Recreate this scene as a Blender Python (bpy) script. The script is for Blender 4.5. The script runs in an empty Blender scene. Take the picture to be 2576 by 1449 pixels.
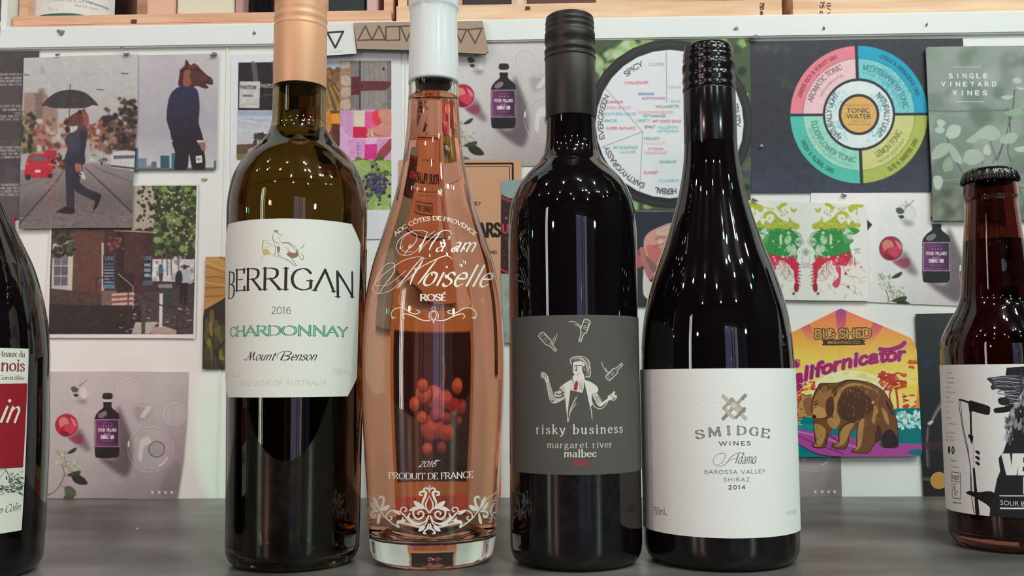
import bpy, bmesh, math, random
import numpy as np
from mathutils import Vector

# ------------------------------------------------------------------ camera
# calibrated from the photograph: focal length in pixels of the 2576 px wide frame, pitch, yaw, roll
FPX, CX, CY = 2400.0, 1288.0, 724.5
PITCH, YAW, ROLL = 0.09426, 0.02726, -0.00628
H = 0.100                 # height of the camera above the counter top
D = H / 0.12251           # distance of the pin-up wall
ZS = 0.36066 * D          # underside of the white shelf board
cp, sp = math.cos(PITCH), math.sin(PITCH)
_F = np.array([-math.sin(YAW) * cp, math.cos(YAW) * cp, sp])
_R = np.array([math.cos(YAW), math.sin(YAW), 0.0])
_U = np.cross(_R, _F)
_c, _s = math.cos(ROLL), math.sin(ROLL)
R2, U2 = _c * _R + _s * _U, -_s * _R + _c * _U
scene = bpy.context.scene
COL = scene.collection
cd = bpy.data.cameras.new('camera')
cam = bpy.data.objects.new('camera', cd)
COL.objects.link(cam)
from mathutils import Matrix
cam.matrix_world = Matrix(((R2[0], U2[0], -_F[0], 0), (R2[1], U2[1], -_F[1], 0), (R2[2], U2[2], -_F[2], 0), (0, 0, 0, 1)))
cd.sensor_fit = 'HORIZONTAL'
cd.sensor_width = 36.0
cd.lens = FPX / 2576.0 * 36.0
cd.clip_start = 0.01
cd.clip_end = 50
scene.camera = cam

# ------------------------------------------------------------------ world, lamps, exposure
world = bpy.data.worlds.new('world')
scene.world = world
world.use_nodes = True
world.node_tree.nodes['Background'].inputs[0].default_value = (0.9, 0.92, 1.0, 1)
world.node_tree.nodes['Background'].inputs[1].default_value = 0.3
scene.view_settings.view_transform = 'Standard'
scene.view_settings.look = 'None'
scene.view_settings.gamma = 1.0
scene.view_settings.use_curve_mapping = False
scene.view_settings.exposure = 0.0


BULB_POWER = 1.55


def lamp(name, loc, power, col=(1, .9, .8), radius=.03, kind='POINT', target=None, angle=20, blend=.6):
    l = bpy.data.lights.new(name, kind)
    l.energy = power
    l.color = col
    l.shadow_soft_size = radius
    o = bpy.data.objects.new(name, l)
    o.location = loc
    if kind == 'SPOT':
        l.spot_size = math.radians(angle)
        l.spot_blend = blend
    if target is not None:
        o.rotation_euler = (Vector(target) - Vector(loc)).to_track_quat('-Z', 'Y').to_euler()
    COL.objects.link(o)
    return o


# small ceiling downlights of the shop behind the camera (they make the sparkles on the glass)
WARM, COOL, GREEN = (1.0, .87, .79), (.93, 1.0, .97), (.1, 1.0, .6)
BULBS = [(-1.9, -.15, WARM, 3), (-1.35, -.6, WARM, 3), (-1.05, .05, WARM, 2.4), (-.7, -.9, WARM, 3), (-.35, -.35, WARM, 4.2), (-.1, -1.3, WARM, 3.6),
         (.25, -.2, COOL, 9), (.35, -.28, COOL, 6.7), (.55, -.8, COOL, 9), (.7, -.7, COOL, 5.6), (.95, -.1, COOL, 7.8), (1.0, -.95, COOL, 6.7),
         (1.35, -.5, COOL, 7.8), (1.45, -.4, COOL, 5.6), (1.8, .1, COOL, 7.8), (2.1, -.6, COOL, 6.7), (.1, -1.9, WARM, 3), (1.2, -1.7, COOL, 5.6), (-1.2, -1.6, WARM, 2.4)]
for bx_, by_, bc_, be_ in BULBS:
    lamp('ceiling_bulb', (bx_, by_, 1.4), be_ * BULB_POWER, bc_, .03)
lamp('green_bulb', (.62, -.5, 1.15), 1.6, GREEN, .022)
lamp('green_bulb', (1.55, .0, 1.0), 1.2, GREEN, .022)
lamp('green_bulb', (-1.7, .1, .35), .5, GREEN, .022)
# coloured lamps of the bar: rosy ones on the left, mint green ones on the right
lamp('rosy_lamp', (-1.0, -.9, .42), 13, (1, .56, .52), .035)
lamp('mint_lamp', (1.05, -.8, .40), 12, (.68, 1, .84), .035)
lamp('green_spot', (-.3, -1.4, 1.2), 50, (.2, 1, .55), .03, 'SPOT', (-.262, .8, -.062), 4.2, .8)
lamp('pink_spot', (-.9, -1.3, 1.2), 26, (1, .35, .4), .03, 'SPOT', (-.335, .8, .01), 5.0, .9)
lamp('pink_spot', (-1.2, -1.2, 1.2), 26, (1, .4, .42), .03, 'SPOT', (-.43, .8, .02), 7.0, .9)


# ------------------------------------------------------------------ photo pixel <-> world
def rays(P):
    P = np.asarray(P, float).reshape(-1, 2)
    return _F[None] + R2[None] * ((P[:, :1] - CX) / FPX) - U2[None] * ((P[:, 1:] - CY) / FPX)


def on_wall(P, y=None):
    d = rays(P)
    return d * ((D if y is None else y) / d[:, 1:2])


def on_plane_z(P, z):
    d = rays(P)
    return d * (z / d[:, 2:3])


def proj(W):
    W = np.asarray(W, float).reshape(-1, 3)
    z = W @ _F
    return np.stack([CX + FPX * (W @ R2) / z, CY - FPX * (W @ U2) / z], 1)


def Z(ox, oy, s):
    def f(*a):
        a = np.array(a, float).reshape(-1, 2)
        return [(ox + x / s, oy + y / s) for x, y in a]
    return f


def catmull(P, closed=False, k=6):
    P = np.array(P, float)
    n = len(P)
    if n < 3:
        return P
    out = []
    m = n if closed else n - 1
    for i in range(m):
        if closed:
            a, b, c, d = P[(i - 1) % n], P[i], P[(i + 1) % n], P[(i + 2) % n]
        else:
            b, c = P[i], P[i + 1]
            a = P[i - 1] if i else 2 * b - c
            d = P[i + 2] if i + 2 < n else 2 * c - b
        for j in range(k):
            t = j / k
            out.append(.5 * ((2 * b) + (c - a) * t + (2 * a - 5 * b + 4 * c - d) * t * t + (3 * b - a - 3 * c + d) * t ** 3))
    if not closed:
        out.append(P[-1])
    return np.array(out)


# ------------------------------------------------------------------ a drawn alphabet (skeletons, cap height 10)
GL = {}
_src = """A 9|0,0 4.5,10|4.5,10 9,0|1.7,3.6 7.3,3.6
Λ 9|0,0 4.5,10|4.5,10 9,0
B 7.4|1,0 1,10|~1,10 4,10 6.1,9.2 6.2,6.6 4.2,5.4 1,5.3|~1,5.3 4.5,5.2 6.9,4.1 6.9,1.3 4.6,0 1,0
C 8.6|~8.2,8.1 6.7,9.6 4.7,10 1.7,8.6 .4,5 1.7,1.4 4.7,0 6.9,.4 8.4,2
D 9|1,0 1,10|~1,10 4,10 7.3,8.7 8.6,5 7.3,1.3 4,0 1,0
E 6.6|1,0 1,10|1,10 6,10|1,5.2 5.1,5.2|1,0 6.3,0|6,10 6,8.6|6.3,0 6.4,1.5
É 6.6|1,0 1,10|1,10 6,10|1,5.2 5.1,5.2|1,0 6.3,0|3,11.3 5,13
Ê 6.6|1,0 1,10|1,10 6,10|1,5.2 5.1,5.2|1,0 6.3,0
F 6.2|1,0 1,10|1,10 6,10|1,5.2 5,5.2|6,10 6,8.6
G 9.4|~8.2,8.1 6.7,9.6 4.7,10 1.7,8.6 .4,5 1.7,1.4 4.7,0 6.9,.3 8.4,1.2|8.4,4.4 8.4,1.2|6.7,4.4 9.4,4.4
H 9.2|1,0 1,10|8.2,0 8.2,10|1,5.2 8.2,5.2
I 3|1.5,0 1.5,10
J 5|3.8,10 3.8,2.5|~3.8,2.5 3.3,.6 2,-.1 .6,.3
K 8.4|1,0 1,10|7.4,10 1.2,4.4|3.2,6 8.2,0
L 6.4|1,0 1,10|1,0 6,0|6,0 6.2,1.6
M 11|.9,0 1.5,10|1.5,10 5.5,.8|5.5,.8 9.5,10|9.5,10 10.1,0
N 9.6|1.2,0 1.2,10|1.2,10 8.4,0|8.4,0 8.4,10
O 10|~5,10 1.6,8.6 .4,5 1.6,1.4 5,0 8.4,1.4 9.6,5 8.4,8.6 5,10
Ô 10|~5,10 1.6,8.6 .4,5 1.6,1.4 5,0 8.4,1.4 9.6,5 8.4,8.6 5,10|3.3,11.3 5,12.8|5,12.8 6.7,11.3
P 7|1,0 1,10|~1,10 4,10 6.4,9 6.6,6.6 4.6,4.9 1,4.8
Q 10|~5,10 1.6,8.6 .4,5 1.6,1.4 5,0 8.4,1.4 9.6,5 8.4,8.6 5,10|5.5,2.5 9.5,-1.5
R 8|1,0 1,10|~1,10 4,10 6.3,9.1 6.4,6.6 4.6,5.1 1,5|3.6,5 7.8,0
S 6.8|~6,8.4 4.8,9.8 2.6,10 .9,8.6 1.3,6.6 3.4,5.3 5.7,4 6.2,1.9 4.6,.1 2.2,0 .7,1.6
T 8|4,0 4,10|.2,10 7.8,10|.2,10 .1,8.5|7.8,10 7.9,8.5
U 9|~1,10 1,3.4 2,.8 4.5,0 7,.8 8,3.4 8,10
V 9|0,10 4.5,0|4.5,0 9,10
W 13|0,10 3.4,0|3.4,0 6.5,9.5|6.5,9.5 9.6,0|9.6,0 13,10
X 8.4|.5,10 8,0|7.8,10 .4,0
Y 8|0,10 4,4.8|8,10 4,4.8|4,4.8 4,0
Z 7.6|.7,10 7,10|7,10 .5,0|.5,0 7.2,0
a 5.6|~.9,5.2 2.2,6.2 3.9,5.8 4.3,4.4 4.3,1.2|~4.3,1.2 4.7,.1 5.5,.4|~4.3,3.7 2,3.2 .6,2 .9,.4 2.3,-.1 4.3,1.2
b 6.2|1,10 1,0|~1,4.4 2.2,5.8 3.9,6.2 5.6,4.9 5.7,2.6 4.6,.4 2.7,-.1 1,1.2
c 5.2|~4.7,5 3.4,6.2 1.8,5.8 .6,3.8 .8,1.4 2.2,0 3.8,.1 4.9,1.2
d 6.3|5.2,10 5.2,0|~5.2,4.8 4,6.1 2.3,6.1 .7,4.2 .7,1.6 2.1,0 3.8,.1 5.2,1.4
e 5.4|~.7,3.5 4.9,3.5 4.5,5.4 2.9,6.2 1.2,5.4 .5,3.1 1.1,.9 2.9,-.1 4.9,1.1
é 5.4|~.7,3.5 4.9,3.5 4.5,5.4 2.9,6.2 1.2,5.4 .5,3.1 1.1,.9 2.9,-.1 4.9,1.1|2.4,7.6 4,9.4
ô 6|~3,6.2 1,5.2 .5,3.1 1,.9 3,-.1 5,.9 5.5,3.1 5,5.2 3,6.2|1.8,7.6 3,9|3,9 4.2,7.6
f 3.8|~4.2,9.3 3.2,10 2,9.2 1.8,7.5|1.8,7.5 1.8,0|.3,6.1 3.8,6.1
g 5.8|~2.8,6.2 1.2,5.5 .9,4 1.6,2.6 3,2.3 4.5,3.2 4.6,5 2.8,6.2|~1.6,2.6 .7,1.5 1.6,.6 4.4,.3 5.2,-1.2 3.9,-2.7 1.8,-2.9 .4,-1.7 1.2,-.2 2,.4|4.2,5.6 5.7,6.2
h 6.4|1,10 1,0|~1,4.2 2.5,5.9 4.2,6.1 5.2,4.7 5.2,2.5|5.2,2.5 5.2,0
i 2.6|1.3,0 1.3,6.1|*1.3,8.7
j 2.6|~1.6,6 1.6,-1 .9,-2.7 -.4,-2.6|*1.6,8.7
k 6|1,10 1,0|5,6.1 1.2,2.6|2.5,3.7 5.6,0
l 2.6|1.3,10 1.3,0
m 9.6|1,6.1 1,0|~1,4.2 2.3,5.9 3.8,6.1 4.7,4.7 4.7,2.5|4.7,2.5 4.7,0|~4.7,4.2 6,5.9 7.6,6.1 8.5,4.7 8.5,2.5|8.5,2.5 8.5,0
n 6.4|1,6.1 1,0|~1,4.2 2.5,5.9 4.2,6.1 5.2,4.7 5.2,2.5|5.2,2.5 5.2,0
o 6|~3,6.2 1,5.2 .5,3.1 1,.9 3,-.1 5,.9 5.5,3.1 5,5.2 3,6.2
p 6.2|1,6.1 1,-3|~1,4.4 2.2,5.8 3.9,6.2 5.6,4.9 5.7,2.6 4.6,.4 2.7,-.1 1,1.2
q 6.3|5.2,6.1 5.2,-3|~5.2,4.8 4,6.1 2.3,6.1 .7,4.2 .7,1.6 2.1,0 3.8,.1 5.2,1.4
r 4.4|1,6.1 1,0|~1,3.8 2.3,5.8 4.1,5.9
s 4.6|~4,5.1 2.8,6.2 1.2,5.9 .7,4.6 2,3.4 3.7,2.6 4.2,1.2 3.1,0 1.4,-.1 .5,1
t 3.8|1.8,8.2 1.8,1.4|~1.8,1.4 2.5,0 3.9,.5|.3,6.1 3.6,6.1
u 6.3|1,6.1 1,2|~1,2 1.6,.2 3.3,0 5.1,1.6|5.1,6.1 5.1,0
v 5.6|.2,6.1 2.8,0|2.8,0 5.4,6.1
w 8.2|.2,6.1 2.3,0|2.3,0 4.1,5.8|4.1,5.8 5.9,0|5.9,0 8,6.1
x 5.6|.5,6.1 5.1,0|5.1,6.1 .5,0
y 5.6|.2,6.1 2.9,0|5.4,6.1 2.9,0|~2.9,0 2,-2 .9,-2.9 0,-2.4
z 5|.5,6.1 4.5,6.1|4.5,6.1 .4,0|.4,0 4.7,0
0 6.4|~3.2,10 1,8.4 .5,5 1,1.6 3.2,0 5.4,1.6 5.9,5 5.4,8.4 3.2,10
1 4|~.8,8 2.2,10|2.2,10 2.2,0
2 6.2|~.8,8 1.7,9.7 3.6,10 5.3,8.6 4.8,6.2 2.6,3 .5,0|.5,0 5.8,0
4 6.6|4.6,0 4.6,10|4.6,10 .4,2.9|.4,2.9 6.3,2.9
5 6|5.2,10 1.5,10|1.5,10 1.1,5.6|~1.1,5.6 2.8,6.3 5,5.2 5.4,2.8 4,.3 1.8,-.1 .5,1.1
6 6.3|~5.4,9.4 3.2,9.8 1.2,7.5 .5,4 1.2,1 3.2,0 5.3,1.2 5.7,3.6 4.4,5.9 2.4,5.9 .8,4.2
7 6|.5,10 5.6,10|5.6,10 2,0
3 6|~.9,8.6 2.6,10 4.8,9.2 4.7,6.6 2.6,5.4|~2.6,5.4 5.2,4.4 5.3,1.6 3.4,0 .6,.9
8 6|~3,10 1.1,8.6 1.4,6.6 4.6,4.4 5.5,2.1 3,0 .5,2.1 1.4,4.4 4.6,6.6 4.9,8.6 3,10
9 6|~.8,.6 3,.2 5,2.5 5.7,6 5,9 3,10 .9,8.8 .5,6.4 1.8,4.1 3.8,4.1 5.4,5.8
& 9|~8,5 6,1.5 3,0 .8,1.5 1.2,4 4.5,6.5 5,9 3.4,10 2,9 2.4,6.8 8.4,0
' 2|1,10 .6,7.5
. 2|*1,.5
, 2|*1,.4|1,.4 .4,-1.6
- 4|.6,3.4 3.4,3.4
, 2|*1,.5|1.2,.4 .5,-1.6
/ 4|0,-1 4,10
( 3|~2.6,10.4 .9,7 .9,3 2.6,-.6
) 3|~.4,10.4 2.1,7 2.1,3 .4,-.6
% 8|*2,8|*6,2|1,0 7,10
π 9|~.3,5.4 1.5,6.4 8.6,6.4|~3,6.4 2.6,2 1.4,0|~6,6.4 5.8,1.2 6.8,0 8,.6
? 5|~.6,8 2,10 4.2,9 4.2,7 2.4,4.6 2.3,3|*2.3,.5"""
for _l in _src.split('\n'):
    _p = _l.split('|')
    _ch, _w = _p[0].split(' ')
    _st = []
    for _q in _p[1:]:
        _k = 'L'
        if _q[0] == '~':
            _k, _q = 'C', _q[1:]
        elif _q[0] == '*':
            _k, _q = 'D', _q[1:]
        _st.append((_k, np.array([[float(v) for v in t.split(',')] for t in _q.split(' ')])))
    GL[_ch] = (float(_w), _st)


def glyph_strokes(ch, thick=1.3, thin=.4, serif=True, slant=0.0, nib=12, cond=1.0):
    """strokes of one letter: list of (points, widths); units: cap height 10"""
    if ch not in GL:
        return (3.2, [])
    w, st = GL[ch]
    out = []
    for kind, P in st:
        if kind == 'D':
            out.append((np.array([P[0], P[0] + [.01, 0]]), np.array([thick * 1.15] * 2)))
            continue
        if kind == 'C':
            Q = catmull(P, False, 5)
        else:
            Q = np.array([P[0] + (P[1] - P[0]) * t for t in (0, .5, 1)])
        d = np.gradient(Q, axis=0)
        ang = np.arctan2(d[:, 1], d[:, 0])
        wd = thin + (thick - thin) * np.abs(np.sin(ang - math.radians(nib)))
        out.append((Q, wd))
        if serif and kind == 'L' and abs(P[1][1] - P[0][1]) > 3:
            for e in P:
                if ch in 'MNΛAVWXYvwxyZz' and 1 < e[1] < 5:
                    continue
                if (ch in 'MN' and e[1] > 9) or (ch in 'AΛ' and e[1] > 9) or (ch in 'VWvwM' and e[1] < 1) or (ch == 'N' and e[1] < .1 and e[0] > 7 and kind == 'L' and P[0][0] != P[1][0]):
                    if ch != 'M' or e[1] < 1 and 4 < e[0] < 7:
                        continue
                s = 1.15
                if ch in 'bdhklmnpru' and e[1] > 5:
                    out.append((np.array([e + [-s, -.5], e + [0, 0]]), np.array([thin, thick])))
                elif ch in 'BDEFLPRÉÊ' and 0 <= e[0] <= 1.2 or e[1] in (0., 10., 6.1, -3.):
                    out.append((np.array([e + [-s, 0], e + [s, 0]]), np.array([thin * 1.15] * 2)))
    res = []
    for Q, wd in out:
        Q = Q.copy()
        Q[:, 0] *= cond
        Q[:, 0] += slant * Q[:, 1]
        res.append((Q, wd))
    return (w * cond, res)


STY = {
    'serif': dict(thick=1.5, thin=.42, serif=True, nib=6), 'serifb': dict(thick=2.4, thin=.6, serif=True, nib=5),
    'light': dict(thick=1.0, thin=.34, serif=True), 'sansl': dict(thick=.75, thin=.7, serif=False),
    'ital': dict(thick=1.0, thin=.3, serif=False, slant=.38, nib=35), 'script': dict(thick=1.35, thin=.32, serif=False, slant=.55, nib=40),
    'sans': dict(thick=1.35, thin=1.3, serif=False), 'sansb': dict(thick=2.2, thin=2.0, serif=False),
    'cond': dict(thick=1.9, thin=1.5, serif=False, cond=.55), 'fat': dict(thick=3.0, thin=2.4, serif=False, slant=.25)}


def layout(s, style, track=0.0):
    """whole string: total width and strokes in cap-10 units"""
    kw = STY[style]
    x, out = 0.0, []
    for ch in s:
        w, st = glyph_strokes(ch, **kw)
        for Q, wd in st:
            out.append((Q + [x, 0], wd))
        x += w + track + .8
    return x - track - .8, out


# ------------------------------------------------------------------ flat print: a small rasteriser that fills generated images
class Pic:
    def __init__(s, mp, w, h, scale, bg=(255, 255, 255)):
        s.mp, s.w, s.h, s.k = mp, int(w), int(h), scale
        s.a = np.empty((s.h, s.w, 3), np.float32)
        s.a[:] = np.array(bg, np.float32)

    def m(s, P):
        return s.mp(np.asarray(P, float).reshape(-1, 2))

    def _blend(s, x0, y0, cov, col, a=1.0):
        h, w = cov.shape
        R = s.a[y0:y0 + h, x0:x0 + w]
        c = (cov * a)[..., None]
        if isinstance(col, dict):
            p0, p1 = s.m([col['p'][0], col['p'][1]])
            d = p1 - p0
            yy, xx = np.mgrid[y0:y0 + h, x0:x0 + w]
            t = np.clip(((xx - p0[0]) * d[0] + (yy - p0[1]) * d[1]) / (d @ d), 0, 1)[..., None]
            cs = np.array(col['c'], np.float32)
            n = len(cs) - 1
            ti = np.clip((t * n).astype(int), 0, n - 1)[..., 0]
            f = t * n - ti[..., None]
            cc = cs[ti] * (1 - f) + cs[ti + 1] * f
        else:
            cc = np.array(col, np.float32)
        R += (cc - R) * c

    def _edges(s, P, Q, col, a=1.0):
        """even-odd fill of directed edges P->Q in texture pixels"""
        x0 = int(max(0, math.floor(min(P[:, 0].min(), Q[:, 0].min()))))
        x1 = int(min(s.w, math.ceil(max(P[:, 0].max(), Q[:, 0].max())) + 1))
        y0 = int(max(0, math.floor(min(P[:, 1].min(), Q[:, 1].min()))))
        y1 = int(min(s.h, math.ceil(max(P[:, 1].max(), Q[:, 1].max())) + 1))
        if x1 <= x0 or y1 <= y0:
            return
        n = 2
        M = np.zeros(((y1 - y0) * n, (x1 - x0) * n), bool)
        X = x0 + (np.arange(M.shape[1]) + .5) / n
        for (ax, ay), (bx, by) in zip(P, Q):
            if ay == by:
                continue
            if ay > by:
                ax, ay, bx, by = bx, by, ax, ay
            r0 = max(0, math.ceil((ay - y0) * n - .5))
            r1 = min(M.shape[0], math.ceil((by - y0) * n - .5))
            if r1 <= r0:
                continue
            Y = y0 + (np.arange(r0, r1) + .5) / n
            xi = ax + (Y - ay) * (bx - ax) / (by - ay)
            M[r0:r1] ^= X[None, :] < xi[:, None]
        cov = M.reshape(y1 - y0, n, x1 - x0, n).mean((1, 3)).astype(np.float32)
        s._blend(x0, y0, cov, col, a)

    def fill(s, P, col, a=1.0):
        T = s.m(P)
        s._edges(T, np.roll(T, -1, 0), col, a)

    def sm(s, P, col, a=1.0):
        s.fill(catmull(P, True, 4), col, a)

    def rect(s, x0, y0, x1, y1, col, a=1.0):
        s.fill([(x0, y0), (x1, y0), (x1, y1), (x0, y1)], col, a)

    def ell(s, cx, cy, rx, ry, col, a=1.0, rot=0.0):
        n = 10 if rx + ry < 12 else 28
        t = np.linspace(0, 2 * np.pi, n, endpoint=False)
        c, q = math.cos(rot), math.sin(rot)
        X, Y = rx * np.cos(t), ry * np.sin(t)
        s.fill(np.stack([cx + X * c - Y * q, cy + X * q + Y * c], 1), col, a)

    def sector(s, cx, cy, r0, r1, a0, a1, col, a=1.0):
        n = max(6, int(abs(a1 - a0) / 4))
        t = np.radians(np.linspace(a0, a1, n))
        o = np.stack([cx + r1 * np.cos(t), cy - r1 * np.sin(t)], 1)
        i = np.stack([cx + r0 * np.cos(t), cy - r0 * np.sin(t)], 1)[::-1]
        s.fill(np.concatenate([o, i]), col, a)

    def _stroke(s, T, W, col, a=1.0):
        W = np.maximum(W, .8)
        mx = W.max() / 2 + 1.5
        x0 = int(max(0, T[:, 0].min() - mx)); x1 = int(min(s.w, T[:, 0].max() + mx + 1))
        y0 = int(max(0, T[:, 1].min() - mx)); y1 = int(min(s.h, T[:, 1].max() + mx + 1))
        if x1 <= x0 or y1 <= y0:
            return
        C = np.zeros((y1 - y0, x1 - x0), np.float32)
        for i in range(len(T) - 1):
            p, q = T[i], T[i + 1]
            m = max(W[i], W[i + 1]) / 2 + 1.5
            u0 = int(max(x0, min(p[0], q[0]) - m)); u1 = int(min(x1, max(p[0], q[0]) + m + 1))
            v0 = int(max(y0, min(p[1], q[1]) - m)); v1 = int(min(y1, max(p[1], q[1]) + m + 1))
            if u1 <= u0 or v1 <= v0:
                continue
            X = np.arange(u0, u1)[None, :] - p[0] + .5
            Y = np.arange(v0, v1)[:, None] - p[1] + .5
            d = q - p
            L = d @ d + 1e-9
            t = np.clip((X * d[0] + Y * d[1]) / L, 0, 1)
            dist = np.hypot(X - t * d[0], Y - t * d[1])
            c = np.clip((W[i] + (W[i + 1] - W[i]) * t) / 2 - dist + .5, 0, 1)
            S = C[v0 - y0:v1 - y0, u0 - x0:u1 - x0]
            np.maximum(S, c, out=S)
        s._blend(x0, y0, C, col, a)

    def line(s, P, w, col, a=1.0, sm=False):
        """stroke in photo pixels; w one width or one per point"""
        P = np.asarray(P, float).reshape(-1, 2)
        w = np.full(len(P), w, float) if np.isscalar(w) else np.interp(np.linspace(0, 1, len(P)), np.linspace(0, 1, len(w)), w)
        if sm and len(P) > 2:
            n = len(P)
            P = catmull(P, False, 6)
            w = np.interp(np.linspace(0, 1, len(P)), np.linspace(0, 1, n), w)
        s._stroke(s.m(P), w * s.k, col, a)

    def text(s, t, p0, p1, h, col, style='serif', track=0.0, a=1.0, inline=None, wk=1.0):
        """baseline from p0 to p1 (photo px), cap height h; fitted to that length on the printed surface"""
        A, B = s.m([p0, p1])
        W, st = layout(t, style, track)
        d = (B - A) / W
        up = np.array([d[1], -d[0]])
        up = up / np.linalg.norm(up) * h * s.k / 10
        for Q, wd in st:
            s._stroke(A + Q[:, :1] * d + Q[:, 1:] * up, wd * wk * h * s.k / 10, col, a)
        if inline:
            for Q, wd in st:
                if wd.max() > 1.1:
                    s._stroke(A + Q[:, :1] * d + Q[:, 1:] * up, np.maximum(wd * wk * .34, .1) * h * s.k / 10, inline, a)

    def arc(s, t, c, r, a0, a1, h, col, style='sans', inward=False, wk=1.0, a=1.0):
        """text on a circle in photo px, from angle a0 to a1 (degrees, counter-clockwise from right)"""
        W, st = layout(t, style, 0)
        k = h / 10
        sg = -1 if inward else 1
        for Q, wd in st:
            th = np.radians(a0 + (a1 - a0) * Q[:, 0] / W)
            rr = r + sg * Q[:, 1] * k
            P = np.stack([c[0] + rr * np.cos(th), c[1] - rr * np.sin(th)], 1)
            s._stroke(s.m(P), wd * wk * k * s.k, col, a)

    def gill(s, t, p0, p1, h, col, a=1.0, bold=0.0):
        """flat sans lettering from Blender's built-in typeface"""
        A, B = s.m([p0, p1])
        E = font_edges(t, bold)
        lo, hi = E[:, :, 0].min(), E[:, :, 0].max()
        d = (B - A) / (hi - lo)
        up = np.array([d[1], -d[0]])
        up = up / np.linalg.norm(up) * h * s.k / .7
        T = A + (E[:, :, :1] - lo) * d + E[:, :, 1:2] * up
        s._edges(T[:, 0], T[:, 1], col, a)

    def blobs(s, box, n, r0, r1, cols, seed=0, a=1.0, asp=1.0, jit=14):
        rg = random.Random(seed)
        for i in range(n):
            x, y = rg.uniform(box[0], box[2]), rg.uniform(box[1], box[3])
            r = rg.uniform(r0, r1)
            c = rg.choice(cols)
            j = rg.uniform(-jit, jit)
            k = rg.randint(5, 8)
            t0 = rg.uniform(0, 6)
            P = [(x + r * rg.uniform(.6, 1.2) * math.cos(t0 + q * 6.283 / k), y + r / asp * rg.uniform(.6, 1.2) * math.sin(t0 + q * 6.283 / k)) for q in range(k)]
            s.fill(P, (c[0] + j, c[1] + j, c[2] + j), a)

    def soft(s, box, r):
        (x0, y0), (x1, y1) = s.m([(box[0], box[1]), (box[2], box[3])])
        x0, y0, x1, y1 = max(0, int(x0)), max(0, int(y0)), min(s.w, int(x1)), min(s.h, int(y1))
        if x1 - x0 < 3 or y1 - y0 < 3:
            return
        r = max(1, int(r * s.k))
        A = s.a[y0:y1, x0:x1]
        for _ in range(2):
            for ax in (0, 1):
                n = A.shape[ax]
                pad = [(0, 0)] * 3
                pad[ax] = (r + 1, r)
                c = np.cumsum(np.pad(A, pad, mode='edge'), axis=ax, dtype=np.float64)
                hi = np.take(c, np.arange(2 * r + 1, n + 2 * r + 1), axis=ax)
                lo = np.take(c, np.arange(0, n), axis=ax)
                A = ((hi - lo) / (2 * r + 1)).astype(np.float32)
        s.a[y0:y1, x0:x1] = A

    def grain(s, sd, seed=1):
        rg = np.random.default_rng(seed)
        g = rg.normal(0, sd, (s.h // 2 + 1, s.w // 2 + 1)).astype(np.float32)
        g = np.repeat(np.repeat(g, 2, 0), 2, 1)[:s.h, :s.w]
        s.a += g[..., None]

    def mottle(s, box, sd, cell=3.0, seed=3):
        """paper and photo grain: soft luminance patches"""
        (x0, y0), (x1, y1) = s.m([(box[0], box[1]), (box[2], box[3])])
        x0, y0, x1, y1 = max(0, int(x0)), max(0, int(y0)), min(s.w, int(x1)), min(s.h, int(y1))
        if x1 - x0 < 4 or y1 - y0 < 4:
            return
        rg = np.random.default_rng(seed)
        for c, m in ((cell, 1.0), (cell * 3.5, .8)):
            c = max(2, int(c * s.k))
            g = rg.normal(0, sd * m, ((y1 - y0) // c + 3, (x1 - x0) // c + 3))
            Y, X = np.arange(y1 - y0) / c, np.arange(x1 - x0) / c
            iy, ix = Y.astype(int), X.astype(int)
            fy, fx = (Y - iy)[:, None], (X - ix)[None, :]
            G = (g[iy][:, ix] * (1 - fy) + g[iy + 1][:, ix] * fy) * (1 - fx) + (g[iy][:, ix + 1] * (1 - fy) + g[iy + 1][:, ix + 1] * fy) * fx
            s.a[y0:y1, x0:x1] += G[..., None].astype(np.float32)

    def image(s, name):
        im = bpy.data.images.new(name, s.w, s.h, alpha=False)
        px = np.ones((s.h, s.w, 4), np.float32)
        px[..., :3] = np.clip(s.a, 0, 255)[::-1] / 255.0
        im.pixels.foreach_set(px.ravel())
        im.update()
        im.pack()
        return im


_fc = {}


def font_edges(t, bold=0.0):
    key = (t, bold)
    if key in _fc:
        return _fc[key]
    c = bpy.data.curves.new('lettering', 'FONT')
    c.body = t
    c.resolution_u = 3
    c.offset = bold
    o = bpy.data.objects.new('lettering', c)
    COL.objects.link(o)
    dg = bpy.context.evaluated_depsgraph_get()
    me = o.evaluated_get(dg).to_mesh()
    n = len(me.vertices)
    co = np.empty(n * 3)
    me.vertices.foreach_get('co', co)
    co = co.reshape(-1, 3)[:, :2]
    cnt = {}
    for p in me.polygons:
        vs = list(p.vertices)
        for i in range(len(vs)):
            k = (min(vs[i], vs[i - 1]), max(vs[i], vs[i - 1]))
            cnt[k] = cnt.get(k, 0) + 1
    E = np.array([k for k, v in cnt.items() if v == 1])
    r = co[E]
    o.evaluated_get(dg).to_mesh_clear()
    bpy.data.objects.remove(o)
    bpy.data.curves.remove(c)
    _fc[key] = r
    return r


# ------------------------------------------------------------------ materials
def lin(c):
    return tuple(((v / 255) / 12.92 if v / 255 <= .04045 else ((v / 255 + .055) / 1.055) ** 2.4) for v in c[:3]) + (1,)


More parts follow.
